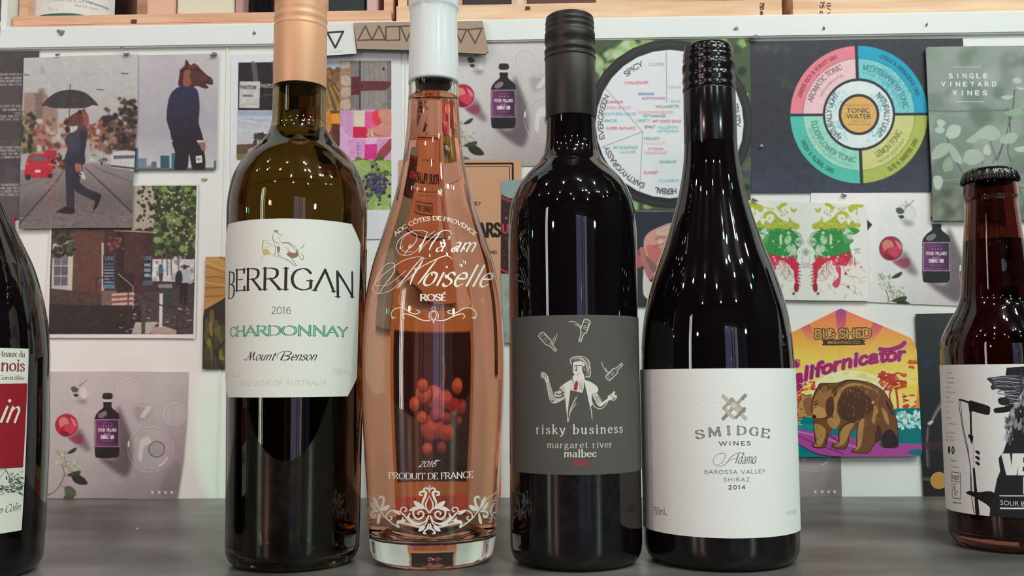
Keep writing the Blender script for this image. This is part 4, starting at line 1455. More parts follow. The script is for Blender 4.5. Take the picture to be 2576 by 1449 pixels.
# dark text leaflet, far left
def art_leaflet(p):
    z = Z(0, 0, 2.3375)
    p.blobs((-60, 128, 110, 560), 60, 20, 60, [(74, 64, 68), (92, 82, 84), (66, 58, 64)], 3, .35)
    L1 = [(440, 'IS A TYPE OF GENUINE HOPE IN A'), (462, 'YOUR SIMPLY MODERN'), (480, 'PRESENTS WHEN MODERN BOLD'), (500, 'IS TIMELESS AND STYLE'), (627, 'FROM SYDNEYS CAST. ITS BOLD'), (648, 'AND SOMBER ALE'), (668, 'COOL.'),
          (687, 'FANTASTIC FUTURES EVERY TIME YOU T'), (705, 'BEER SET. BUT JUST STAY COOL T'), (870, 'BEST THAT STREET URBAN'), (888, 'NOTES FROM FRESHLY CUT'), (907, 'COMBINED TO GIVE THE RED AP'), (927, 'WITH A GENEROUS BODY'),
          (1090, 'BIT NONETHELESS IT'), (1109, 'BIG PINK AND SAVORY'), (1128, 'FRESH WITH A SWEET, FRUITY'), (1147, 'MOSTLY LEARN TO BE')]
    for y, t in L1:
        w = len(t) * 8.2
        p.text(t, *z(128 - w, y + 4, 128, y + 2), 5.2, (206, 200, 200), 'cond', wk=1.1, a=.85)
    p.soft((-60, 120, 110, 560), .5)


sheet('text_leaflet', 'dark brown-grey leaflet with rows of small white capital text at the far left', 'leaflet',
      [(-60, 130), (98, 128), (96, 552), (-60, 553)], art_leaflet, 1, bg=(84, 74, 78))
sheet('red_card', 'small dark red card half hidden behind the left edge bottle', 'card', [(-40, 550), (37, 549), (38, 612), (34, 645), (-40, 660)],
      lambda p: p.blobs((-40, 550, 40, 660), 20, 6, 20, [(150, 20, 48), (130, 16, 40), (165, 30, 60)], 1, .4), 2, bg=(148, 22, 50))


# shop corner photograph
def art_shop(p):
    z = Z(0, 500, 2.898)
    p.rect(124, 467, 495, 841, (60, 45, 40))
    q = lambda a, c, al=1.0: p.fill(z(*a), c, al)
    q((960, -95, 1140, -95, 1140, 240, 960, 240), (178, 164, 148))
    p.blobs((*z(380, 220)[0], *z(1130, 300)[0]), 60, 4, 10, [(48, 52, 40), (70, 60, 50), (36, 34, 30)], 2)
    q((535, 240, 760, 230, 760, 690, 535, 680), (96, 62, 50))
    for i in range(16):
        p.line(z(535, 250 + i * 27, 760, 246 + i * 27), .8, (76, 50, 42), .6)
    q((370, 250, 540, 250, 540, 680, 370, 660), (84, 70, 60))
    q((385, 330, 540, 290, 525, 670, 375, 655), (190, 182, 172))
    for r in range(4):
        for c in range(2):
            x0, y0 = 396 + c * 52 - r, 345 + r * 74
            q((x0, y0, x0 + 48, y0, x0 + 46, y0 + 66, x0, y0 + 66), [(96, 84, 86), (110, 104, 110), (86, 88, 98), (98, 96, 102)][r])
    q((500, 300, 535, 290, 518, 668, 496, 655), (206, 196, 182))
    p.blobs((*z(385, 230)[0], *z(530, 420)[0]), 60, 3, 9, [(44, 46, 34), (62, 64, 46), (34, 30, 26)], 4)
    q((760, 230, 1140, 230, 1120, 700, 760, 690), (64, 40, 38))
    q((850, 235, 990, 235, 975, 690, 850, 690), (38, 26, 28))
    q((905, 250, 1040, 250, 1040, 560, 905, 540), (70, 42, 40))
    p.blobs((*z(780, 280)[0], *z(900, 370)[0]), 14, 2, 7, [(150, 90, 70), (120, 60, 50)], 5)
    q((740, 320, 755, 320, 758, 690, 740, 690), (196, 186, 170))
    q((752, 408, 836, 408, 836, 655, 752, 655), (36, 44, 62)); q((752, 625, 836, 622, 836, 655, 752, 655), (84, 120, 150))
    q((1040, 408, 1112, 408, 1112, 635, 1040, 635), (34, 42, 52)); q((1040, 595, 1112, 595, 1112, 635, 1040, 635), (70, 90, 104))
    p.text('VINE', *z(762, 448, 830, 448), 9, (150, 160, 180), 'serif'); p.text('VINE', *z(1044, 445, 1108, 445), 9, (150, 160, 175), 'serif')
    for i in range(7):
        p.line(z(762, 476 + i * 22, 828, 476 + i * 22), 3, (200, 205, 210), .75 if i > 1 else .4)
    for i, t in enumerate(('WINE', 'BEER', 'SPIRITS')):
        p.text(t, *z(1050, 492 + i * 38, 1096, 494 + i * 38), 7, (190, 205, 200), 'cond')
    q((740, 670, 852, 670, 852, 800, 740, 810), (112, 98, 84))
    for i in range(4):
        y = 690 + i * 36
        q((815, y, 975 - i * 6, y - 10, 985, y + 10, 812, y + 20), (196, 168, 156)); q((812, y + 20, 985, y + 10, 985, y + 26, 812, y + 38), (140, 76, 68))
    q((375, 655, 740, 690, 740, 810, 370, 790), (70, 54, 46))
    q((358, 770, 1000, 780, 1180, 985, 355, 985), (34, 29, 28))
    q((990, 690, 1412, 640, 1410, 985, 1090, 985), (66, 58, 56))
    p.blobs((*z(880, 740)[0], *z(1405, 970)[0]), 90, 1.5, 7, [(176, 166, 158), (44, 38, 38), (120, 108, 104), (38, 32, 32)], 6, .8, 2.4)
    q((985, 900, 1150, 896, 1092, 985, 960, 985), (178, 170, 160)); q((1110, 940, 1180, 925, 1290, 960, 1290, 985, 1100, 985), (176, 150, 142))
    q((1110, 440, 1418, 440, 1412, 610, 1110, 600), (206, 204, 200))
    p.blobs((*z(1115, 430)[0], *z(1415, 600)[0]), 40, 2, 9, [(150, 150, 150), (225, 225, 222), (180, 178, 172), (120, 124, 112)], 8, .7)
    for x in (1180, 1215, 1245, 1300):
        p.line(z(x, 400, x + 4, 560), 2.6, (84, 80, 70))
    p.blobs((*z(1125, -95)[0], *z(1428, 410)[0]), 420, 3, 10, [(66, 82, 44), (96, 116, 62), (46, 56, 36), (120, 140, 78), (40, 44, 34)], 9)
    p.blobs((*z(1000, -95)[0], *z(1150, 200)[0]), 36, 2, 7, [(58, 66, 40), (46, 48, 34)], 10)
    p.blobs((*z(1160, -60)[0], *z(1400, 330)[0]), 50, 1.5, 4, [(160, 178, 112), (176, 190, 130)], 11)
    # man with a bag, small walker, bin, bollard, rails
    p.sm(z(1325, 515, 1360, 512, 1385, 540, 1396, 600, 1390, 625, 1365, 612, 1312, 615, 1308, 560), (172, 178, 184))
    p.sm(z(1340, 485, 1358, 485, 1360, 510, 1335, 512), (70, 56, 52)); p.line(z(1318, 496, 1380, 494), 3, (36, 34, 40))
    p.sm(z(1285, 545, 1318, 525, 1330, 590, 1310, 622, 1278, 618), (36, 34, 44))
    q((1310, 612, 1368, 614, 1362, 770, 1340, 772, 1336, 680, 1328, 768, 1308, 765), (26, 24, 30))
    p.sm(z(1155, 495, 1180, 492, 1192, 540, 1158, 545), (60, 110, 130)); q((1158, 545, 1190, 545, 1182, 600, 1162, 600), (60, 56, 60)); p.ell(*z(1168, 487)[0], 3, 3, (60, 46, 42))
    q((1158, 645, 1256, 645, 1250, 778, 1166, 770), (44, 58, 50)); q((1154, 622, 1256, 622, 1256, 650, 1154, 650), (130, 138, 130))
    q((1162, 690, 1187, 690, 1182, 938, 1158, 935), (206, 202, 196))
    q((1035, 740, 1062, 745, 1056, 985, 1030, 985), (74, 66, 60))
    p.line(z(700, 690, 705, 575, 790, 575, 1180, 780, 1285, 788, 1298, 820, 1290, 985), 3, (48, 40, 40), sm=False)
    p.line(z(935, 670, 932, 910), 3, (60, 50, 48)); p.line(z(860, 545, 968, 638, 968, 800), 2.2, (180, 172, 164))
    p.line(z(835, 232, 1135, 245), 2.6, (196, 182, 168))
    p.soft((124, 467, 495, 841), .6)
    p.mottle((124, 467, 495, 841), 5, 2.5)
    # white paper margin
    for a in ((100, 460, 130, 860), (488, 460, 520, 860)):
        pass
    W = (226, 224, 218)
    p.fill([(100, 440), (134, 440), (121.5, 841), (121.5, 870), (100, 870)], W)
    p.fill([(100, 841), (520, 841), (520, 870), (100, 870)], W)
    p.fill([(495, 440), (520, 440), (520, 870), (486, 870), (486, 841)], W)
    p.rect(100, 440, 520, 467, W)


sheet('shop_photograph', 'white-bordered photo of a brick shop corner, steps and leafy tree', 'photo',
      [(134, 462), (499, 463), (497, 560), (491, 852), (440, 851), (112, 850), (108, 843)], art_shop, 2)


# horse-headed man against a cloudy sky
def art_portrait(p):
    z = Z(0, 0, 2.3375)
    p.rect(320, 120, 560, 440, {'c': [(196, 186, 190), (186, 178, 184), (170, 165, 174), (200, 194, 196)], 'p': [(440, 140), (440, 420)]})
    p.blobs((330, 140, 550, 400), 30, 20, 50, [(178, 170, 180), (200, 190, 194), (168, 164, 174)], 2, .25, 2.2)
    p.soft((325, 130, 555, 415), 9)
    for x0, x1, y, c in ((790, 812, 870, (70, 96, 116)), (812, 862, 930, (110, 136, 146)), (890, 920, 950, (96, 104, 120)), (943, 996, 915, (46, 84, 104)), (1008, 1030, 900, (60, 100, 124)), (862, 890, 970, (140, 150, 158)), (1258, 1272, 945, (70, 100, 116))):
        p.fill(z(x0, y, x1, y, x1, 998, x0, 998), c)
    p.fill(z(780, 985, 1270, 985, 1270, 1002, 780, 1002), (96, 100, 108))
    p.sm(z(1020, 825, 1165, 825, 1180, 870, 1202, 900, 1202, 998, 1135, 998, 1112, 905, 1098, 998, 1028, 998, 1030, 900), (26, 26, 38))
    p.sm(z(1058, 508, 1100, 500, 1140, 512, 1166, 548, 1173, 640, 1168, 720, 1184, 780, 1194, 830, 1160, 838, 1130, 832, 1022, 832, 1000, 770, 980, 700, 988, 600, 1012, 540),
         {'c': [(40, 48, 84), (46, 40, 62), (26, 26, 40)], 'p': z(1080, 500, 1080, 840)})
    p.sm(z(1148, 690, 1178, 760, 1194, 832, 1160, 836, 1140, 760), (34, 32, 50))
    p.sm(z(1050, 505, 1052, 460, 1062, 410, 1085, 385, 1092, 352, 1108, 366, 1118, 388, 1140, 372, 1165, 390, 1178, 405, 1215, 440, 1246, 462, 1252, 492, 1236, 498, 1205, 490, 1226, 514, 1202, 520, 1160, 505, 1130, 512, 1090, 500), (72, 44, 42))
    p.blobs((*z(1058, 410)[0], *z(1080, 495)[0]), 40, 1.5, 3.4, [(50, 26, 28), (90, 42, 44), (66, 34, 36)], 6)
    p.blobs((*z(1112, 382)[0], *z(1165, 398)[0]), 26, 1.5, 3.2, [(130, 56, 60), (90, 36, 40), (110, 60, 56)], 7)
    p.sm(z(1082, 425, 1110, 410, 1128, 440, 1120, 500, 1078, 500), (150, 84, 66))
    p.sm(z(1130, 420, 1170, 420, 1225, 465, 1190, 480, 1140, 500, 1115, 450), (84, 52, 48))
    p.ell(*z(1160, 412)[0], 3, 2.6, (24, 18, 20)); p.line(z(1200, 492, 1244, 490), 1.4, (30, 20, 20))
    p.sm(z(1158, 828, 1200, 828, 1208, 870, 1200, 900, 1185, 895, 1182, 865, 1162, 842), (160, 104, 92)); p.fill(z(1158, 824, 1200, 826, 1198, 836, 1160, 834), (220, 214, 210))
    p.sm(z(1176, 890, 1200, 895, 1202, 992, 1150, 992, 1144, 955, 1165, 920), (24, 28, 30)); p.fill(z(1150, 918, 1186, 912, 1190, 955, 1152, 960), (222, 222, 216)); p.text('HH', *z(1158, 945, 1180, 942), 7, (60, 60, 60), 'sans')
    p.soft((330, 135, 555, 430), .5)
    p.mottle((190, 130, 555, 430), 2.2, 3)


sheet('portrait_print', 'portrait print of a man in a blue suit and horse mask against a cloudy sky', 'photo',
      [(196, 141), (330, 139), (450, 137), (548, 134), (546, 300), (543, 426), (330, 428)], art_portrait, 3, bg=(190, 182, 186))


# horse-headed man with umbrella crossing the street
def art_street(p):
    z = Z(0, 0, 2.3375)
    p.rect(40, 120, 350, 420, {'c': [(196, 194, 192), (190, 184, 182), (180, 170, 168)], 'p': [(200, 140), (200, 360)]})
    q = lambda a, c, al=1.0: p.fill(z(*a), c, al)
    q((140, 545, 225, 545, 225, 520, 262, 518, 262, 540, 300, 590, 340, 640, 340, 900, 140, 900), (160, 132, 120))
    q((205, 545, 250, 545, 250, 700, 205, 700), (122, 98, 92))
    for i in range(9):
        p.line(z(205, 552 + i * 16, 250, 552 + i * 16), 1.3, (176, 150, 138))
    stack(p, [(178, 120, 92), (140, 84, 70), (196, 176, 160), (90, 60, 52), (210, 196, 184), (150, 60, 52)], (*z(150, 690)[0], *z(600, 860)[0]), 150, (4, 16), (5, 16), 4)
    p.blobs((*z(120, 650)[0], *z(210, 900)[0]), 60, 3, 10, [(52, 52, 40), (84, 90, 60), (44, 36, 32), (140, 130, 80)], 5)
    p.blobs((*z(590, 640)[0], *z(800, 900)[0]), 160, 3, 10, [(84, 60, 52), (60, 46, 42), (130, 86, 70), (44, 36, 36), (150, 110, 90)], 6)
    p.blobs((*z(700, 580)[0], *z(800, 900)[0]), 60, 3, 9, [(46, 40, 38), (70, 56, 50)], 7)
    p.soft((47, 220, 340, 385), 1.9)
    for a in ((135, 440, 800, 425), (150, 500, 600, 430, 800, 470), (590, 525, 800, 640), (200, 340, 420, 640)):
        p.line(z(*a), .5, (130, 124, 124), .5)
    q((225, 440, 250, 380, 275, 440), (168, 164, 162), .6)
    for a in ((715, 432, 750, 434), (570, 526, 605, 528), (145, 440, 168, 441)):
        p.line(z(*a), 3, (96, 90, 92))
    # road
    q((100, 1000, 420, 960, 640, 960, 800, 1010, 800, 1360, 100, 1360), {'c': [(150, 138, 138), (132, 120, 120), (100, 90, 92), (112, 102, 102)], 'p': z(440, 960, 440, 1345)})
    q((385, 980, 520, 968, 780, 1240, 780, 1345, 110, 1345), {'c': [(150, 138, 138), (112, 100, 100), (122, 110, 112)], 'p': z(440, 980, 440, 1345)})
    p.line(z(385, 985, 330, 1070, 110, 1320), [1.5, 4], (58, 50, 50)); p.line(z(500, 985, 600, 1080, 778, 1250), [1.5, 4.5], (58, 50, 52))
    p.line(z(118, 1100, 330, 1020), 1.4, (90, 80, 80)); p.line(z(560, 985, 790, 1075), 1.6, (90, 80, 82))
    p.blobs((*z(120, 1240)[0], *z(770, 1335)[0]), 100, 2, 9, [(96, 86, 86), (144, 132, 134), (76, 66, 68), (160, 150, 150)], 8, .6, 5)
    p.blobs((*z(270, 1050)[0], *z(340, 1200)[0]), 26, 1.5, 5, [(170, 80, 76), (186, 112, 104)], 9, .5, .5)
    # cars
    p.blobs((*z(280, 900)[0], *z(400, 1000)[0]), 40, 3, 8, [(40, 34, 36), (96, 30, 30), (60, 52, 54), (170, 90, 50)], 10)
    q((330, 885, 262, 882, 258, 905, 330, 940), (180, 40, 52))
    p.sm(z(170, 915, 200, 904, 262, 906, 290, 930, 306, 965, 308, 1025, 300, 1040, 155, 1042, 148, 990, 155, 950), (196, 34, 52))
    p.sm(z(172, 945, 190, 918, 255, 920, 280, 945), (110, 96, 96)); q((205, 998, 240, 998, 240, 1014, 205, 1014), (220, 214, 206))
    p.line(z(152, 965, 170, 962), 3, (230, 120, 90)); p.line(z(285, 965, 302, 968), 3, (230, 120, 90))
    p.sm(z(150, 1030, 178, 1030, 176, 1056, 152, 1056), (34, 30, 32)); p.sm(z(282, 1025, 306, 1025, 304, 1044, 282, 1044), (34, 30, 32))
    stack(p, [(196, 192, 190), (170, 166, 166), (214, 210, 206), (120, 112, 112), (60, 54, 58)], (*z(520, 905)[0], *z(700, 955)[0]), 40, (5, 12), (3, 7), 11)
    p.sm(z(662, 905, 700, 886, 790, 888, 800, 905, 800, 985, 660, 985, 655, 945), (206, 202, 200)); q((668, 915, 790, 912, 790, 930, 668, 935), (96, 92, 96)); p.line(z(655, 975, 790, 990), 4, (50, 46, 48))
    p.soft((47, 350, 340, 470), .7)
    # the walker
    D1 = (44, 42, 54)
    p.sm(z(388, 955, 445, 962, 437, 1085, 434, 1225, 395, 1222, 388, 1100), D1)
    p.sm(z(430, 965, 480, 960, 482, 1020, 470, 1070, 520, 1112, 590, 1142, 570, 1182, 500, 1155, 432, 1105), (38, 38, 50))
    p.sm(z(332, 1243, 385, 1215, 400, 1220, 434, 1218, 432, 1255, 345, 1250), (22, 18, 22)); p.sm(z(560, 1148, 592, 1142, 590, 1170, 575, 1205, 552, 1238, 550, 1225, 558, 1190), (22, 18, 22))
    p.sm(z(440, 762, 505, 742, 516, 785, 508, 840, 498, 900, 492, 965, 382, 958, 380, 930, 398, 868, 384, 845, 382, 815, 400, 790), {'c': [(70, 64, 70), (60, 60, 76), (36, 36, 50)], 'p': z(450, 750, 450, 965)})
    p.sm(z(415, 742, 450, 738, 452, 762, 415, 780), (200, 190, 190)); p.sm(z(475, 770, 510, 780, 500, 870, 492, 962, 466, 955, 472, 860), (44, 42, 56))
    p.sm(z(374, 722, 382, 706, 430, 672, 458, 655, 462, 642, 472, 650, 497, 638, 502, 652, 520, 690, 518, 736, 500, 745, 465, 738, 450, 738, 430, 742, 400, 738, 380, 733), (104, 58, 54))
    p.sm(z(480, 655, 505, 655, 522, 695, 518, 738, 498, 745, 490, 700), (150, 76, 72)); p.sm(z(374, 722, 384, 706, 400, 706, 398, 728, 380, 732), (60, 36, 36)); p.sm(z(455, 668, 470, 645, 482, 668), (60, 34, 34))
    p.sm(z(385, 745, 405, 742, 412, 770, 398, 785, 385, 770), (60, 40, 42))
    p.sm(z(440, 965, 474, 965, 480, 1000, 465, 1015, 446, 1005), (176, 96, 90)); p.sm(z(462, 1018, 482, 1008, 505, 1045, 488, 1054), (206, 198, 190)); p.line(z(465, 1012, 475, 1025), 4, (50, 40, 40))
    p.line(z(412, 496, 412, 532), 2, (60, 54, 54)); p.line(z(408, 632, 407, 690, 398, 770), 1.6, (50, 46, 46))
    p.sm(z(243, 622, 285, 575, 340, 540, 412, 528, 490, 540, 545, 580, 578, 620, 545, 618, 500, 634, 410, 637, 310, 634, 275, 622), (64, 58, 58))
    for a in ((412, 530, 330, 570, 300, 630), (412, 530, 400, 580, 395, 636), (412, 530, 470, 570, 490, 632), (412, 530, 520, 580, 545, 618)):
        p.line(z(*a), .9, (44, 40, 42), sm=True)
    p.soft((47, 137, 345, 575), .6)
    p.mottle((40, 130, 350, 580), 3.5, 3)


sheet('street_print', 'print of a suited walker in a horse mask under a black umbrella', 'photo',
      [(60, 146), (200, 140), (347, 136), (345, 300), (334, 470), (331, 573), (200, 573), (47, 576), (52, 400)], art_street, 5, bg=(190, 186, 186))


# the flat-lay postcard of a gin bottle, three copies
def flatlay(tr, light=1.0, warm=True):
    def draw(p):
        def z(*a):
            a = np.array(a, float).reshape(-1, 2)
            return [tr(x / 2.379, 840 + y / 2.379) for x, y in a]
        g = (lambda *c: tuple(min(255, v * light) for v in c))
        c0, c1 = (g(196, 190, 188), g(172, 160, 160))
        A, B = z(230, 230, 1100, 980)
        p.fill(z(-120, 180, 1300, 180, 1300, 1050, -120, 1050), {'c': [g(200, 194, 192), g(186, 180, 180), g(150, 138, 140)], 'p': z(400, 230, 900, 985)})
        # soft cast shadows in the picture
        for a, al in (((700, 440, 740, 500, 790, 640, 790, 760, 760, 850, 700, 830, 610, 760, 600, 735, 705, 730), .8), ((425, 610, 470, 560, 530, 660, 540, 700, 500, 690), .6), ((470, 380, 520, 400, 500, 420, 460, 400), .5),
                      ((800, 440, 900, 430, 880, 500, 820, 520), .25), ((1000, 820, 1060, 760, 1090, 820, 1060, 980, 960, 960), .22)):
            p.sm(z(*a), (84, 70, 76), al)
        p.soft((p_box := (*tr(0, 920), *tr(480, 1260))), 5)
        p.sm(z(405, 620, 440, 610, 490, 600, 500, 640, 470, 660, 440, 650), (150, 36, 62), .7)
        p.soft((*tr(165, 1090), *tr(215, 1125)), 2.2)
        def ring(cx, cy, r, w, c, al):
            t = np.linspace(0, 6.283, 40)
            p.line(z(*np.stack([cx + r * np.cos(t), cy + r * np.sin(t)], 1).ravel()), w, c, al)
        # clear glasses seen from above
        for cx, cy, r in ((768, 330, 64), (1045, 480, 68), (478, 340, 54)):
            p.ell(*z(cx, cy)[0], r / 2.379, r / 2.379, (206, 204, 204), .35); ring(cx, cy, r, 1.6, (222, 220, 220), .55); ring(cx + 3, cy + 3, r - 7, 1.2, (130, 124, 126), .4)
        p.sm(z(425, 320, 450, 315, 470, 335, 455, 350, 432, 345), (84, 86, 70)); p.sm(z(440, 362, 462, 358, 468, 372, 450, 376), (50, 50, 44)); p.line(z(470, 310, 495, 300, 520, 272), 1.4, (90, 96, 78)); p.line(z(468, 330, 490, 300, 475, 275), 1, (110, 116, 100))
        p.ell(*z(500, 355)[0], 9, 14, (226, 230, 230), .6)
        p.sm(z(850, 470, 885, 430, 905, 440, 890, 470, 862, 500, 835, 500), (218, 216, 216), .7); p.line(z(835, 430, 885, 440, 860, 498), 1.6, (236, 236, 236), .7)
        # decanter
        p.ell(*z(900, 690)[0], 56, 58, (196, 186, 186), .3); ring(900, 690, 136, 2.0, (214, 208, 208), .45); ring(902, 692, 128, 1, (110, 100, 102), .5)
        p.sm(z(840, 640, 880, 612, 905, 650, 860, 680, 850, 760, 826, 740), (226, 222, 222), .6)
        for w, c in ((3.2, (214, 210, 210)), (2.4, (70, 60, 66))):
            ring(937, 690, 47, w, c, .9)
        p.ell(*z(937, 690)[0], 17, 18, (160, 148, 150), .8)
        p.line(z(770, 640, 768, 690, 790, 750), 3, (110, 90, 96), .8, sm=True); p.line(z(770, 645, 768, 672), 4, (240, 238, 238), .9); p.line(z(950, 790, 980, 770, 1000, 740), 4, (230, 226, 226), .7, sm=True)
        # dark cube
        p.fill(z(200, 365, 248, 358, 298, 412, 250, 478, 200, 450), (44, 36, 42)); p.line(z(235, 400, 250, 470, 296, 415), 1.2, (140, 126, 130))
        # red drink
        p.ell(*z(398, 547)[0], 29.5, 30.5, (60, 44, 50)); p.ell(*z(398, 547)[0], 28, 29, (180, 30, 62))
        p.sm(z(352, 520, 372, 498, 402, 505, 415, 540, 385, 545, 362, 560), (214, 130, 120)); p.sm(z(385, 548, 430, 535, 455, 560, 430, 595, 395, 590), (206, 60, 88)); p.sm(z(360, 580, 400, 585, 420, 610, 385, 612), (130, 20, 44))
        p.sm(z(420, 500, 450, 520, 460, 550, 440, 545), (224, 120, 136)); ring(398, 547, 70, 1.6, (214, 206, 206), .8)
        # flowers and leaves
        p.blobs((*z(330, 690)[0], *z(395, 780)[0]), 60, 1.2, 3.4, [(176, 178, 150), (150, 154, 126), (200, 202, 180)], 2); p.blobs((*z(385, 760)[0], *z(470, 830)[0]), 60, 1.2, 3.4, [(176, 178, 150), (150, 154, 126), (200, 202, 180)], 3)
        p.line(z(370, 780, 385, 840, 360, 900, 310, 955, 215, 970), 1.8, (96, 74, 74), sm=True); p.line(z(390, 850, 440, 830), 1.4, (90, 80, 70)); p.line(z(245, 985, 310, 955), 1.4, (96, 74, 74)); p.line(z(365, 905, 400, 930), 1.2, (90, 80, 70))
        p.sm(z(402, 845, 440, 825, 482, 820, 470, 850, 430, 855), (58, 66, 46)); p.sm(z(430, 855, 470, 845, 505, 865, 524, 898, 480, 902, 445, 885), (38, 42, 34)); p.sm(z(400, 715, 430, 690, 458, 680, 452, 700, 430, 715), (54, 60, 44))
        p.sm(z(390, 915, 420, 912, 450, 935, 452, 970, 420, 975, 390, 960), (88, 98, 72)); p.sm(z(385, 968, 430, 960, 440, 1000, 390, 1000), (76, 88, 60))
        # the bottle
        p.sm(z(566, 560, 568, 500, 590, 465, 618, 440, 620, 405, 665, 405, 668, 440, 700, 470, 714, 505, 714, 700, 705, 735, 690, 741, 590, 741, 568, 715), (26, 18, 24))
        p.fill(z(616, 387, 670, 387, 670, 408, 616, 408), (206, 202, 200)); p.sm(z(617, 358, 640, 354, 669, 358, 669, 388, 617, 388), (34, 30, 32))
        p.sm(z(590, 480, 630, 460, 640, 480, 615, 502, 590, 500), (170, 160, 168), .7); p.line(z(578, 560, 576, 700), 1.6, (110, 90, 110), .7)
        p.fill(z(569, 511, 713, 511, 713, 676, 569, 676), (196, 186, 196)); p.fill(z(573, 515, 709, 515, 709, 672, 573, 672), {'c': [(118, 54, 104), (92, 36, 84), (58, 26, 58)], 'p': z(573, 600, 709, 600)})
        p.text('FOUR PILLARS', *z(588, 584, 696, 584), 7.6, (226, 220, 222), 'cond', wk=1.15); p.text('BLOODY', *z(622, 602, 662, 602), 3.6, (206, 196, 204), 'cond')
        p.text('SHIRAZ GIN', *z(602, 627, 680, 627), 8.6, (230, 224, 226), 'cond', wk=1.15)
        for x in (618, 634, 650, 668):
            p.ell(*z(x, 551)[0], 1.5, 1.5, (226, 220, 224))
        p.line(z(615, 537, 642, 530, 670, 537), .8, (190, 176, 190), sm=True); p.line(z(605, 638, 676, 638), .8, (160, 140, 160)); p.line(z(612, 646, 670, 646), .8, (160, 140, 160)); p.line(z(585, 663, 696, 663), .8, (170, 150, 170))
        for x in (911, 952, 990, 1027):
            p.ell(*z(x, 948)[0], 3.4, 4, (222, 216, 216))
        p.soft((*tr(0, 900), *tr(500, 1260)), .45)
        p.mottle((*tr(-100, 860), *tr(560, 1290)), 1.8, 4)
    return draw


GR = 'postcards of a purple-labelled gin bottle'
sheet('gin_postcard', 'pinkish-grey gin bottle postcard low on the wall, standing on the counter line', 'postcard',
      [(85, 935), (280, 934), (472, 936), (468, 1060), (460, 1160), (448, 1240), (444, 1256), (280, 1254), (85, 1254)], flatlay(lambda x, y: (x, y)), 2, bg=(180, 170, 170), group=GR)
sheet('gin_postcard', 'light grey gin bottle postcard at the top behind the white capped bottle', 'postcard',
      [(1160, 108), (1300, 106), (1500, 104), (1500, 420), (1320, 417), (1100, 412), (1040, 412), (1040, 110)], flatlay(lambda x, y: (x + 997, y - 829), 1.08), 1, bg=(190, 188, 188), group=GR)
sheet('gin_postcard', 'pale gin bottle postcard tucked behind the red and green ink card', 'postcard',
      [(2040, 484), (2300, 486), (2480, 494), (2478, 772), (2300, 765), (2100, 756), (2040, 755)], flatlay(lambda x, y: (2355 + (x - 269) * 1.12, 625 + (y - 1070) * 1.05 * 1.0), 1.22), 1, bg=(226, 226, 226), group=GR)
sheet('gin_postcard', 'corner of a grey gin postcard with four dots under the bear clip', 'postcard',
      [(1950, 1090), (2114, 1090), (2118, 1250), (1950, 1251)], flatlay(lambda x, y: (2075 + (x - 407), 1236.5 + (y - 1238.5))), 1, bg=(170, 162, 162), group=GR)


# ochre painting card
def art_ochre(p):
    z = Z(0, 500, 2.898)
    p.rect(500, 640, 640, 790, {'c': [(196, 150, 84), (176, 124, 60), (190, 140, 76)], 'p': [(560, 650), (560, 780)]})
    for q in ((1495, 490, 1560, 510, 1665, 550), (1495, 575, 1600, 570, 1700, 610), (1495, 650, 1600, 648, 1700, 650), (1495, 712, 1600, 708, 1700, 690), (1600, 425, 1700, 470)):
        p.line(z(*q), [3, 1.6], (130, 84, 40), sm=True)
    for q in ((1495, 460, 1600, 500, 1680, 520), (1495, 610, 1700, 640)):
        p.line(z(*q), 5, (210, 168, 106), .6, sm=True)
    p.fill(z(1490, 810, 1560, 770, 1620, 735, 1670, 690, 1760, 640, 1880, 700, 1880, 1260, 1470, 1260), (44, 38, 30))
    rg = random.Random(5)
    for i in range(56):
        x, y = rg.uniform(1480, 1860), rg.uniform(830, 1180)
        p.sm(z(x, y, x + 16, y - 26, x + 30, y, x + 34, y + 60, x + 18, y + 90, x + 2, y + 60), rg.choice([(120, 112, 50), (96, 92, 46), (70, 66, 36), (150, 138, 60)]), .8)
        p.line(z(x + 16, y - 20, x + 18, y + 80), 1, (50, 44, 26), .7)
    p.fill(z(1470, 1180, 1880, 1160, 1880, 1260, 1470, 1260), (50, 44, 32), .7)
    p.line(z(1556, 900, 1560, 1235), 2.6, (36, 30, 22))
    p.soft((510, 640, 650, 935), .5)


sheet('painting_card', 'ochre and dark green landscape painting card peeking out left of the olive bottle', 'card',
      [(517, 646), (640, 645), (636, 930), (509, 928), (511, 800), (516, 720)], art_ochre, 3, bg=(50, 44, 32))


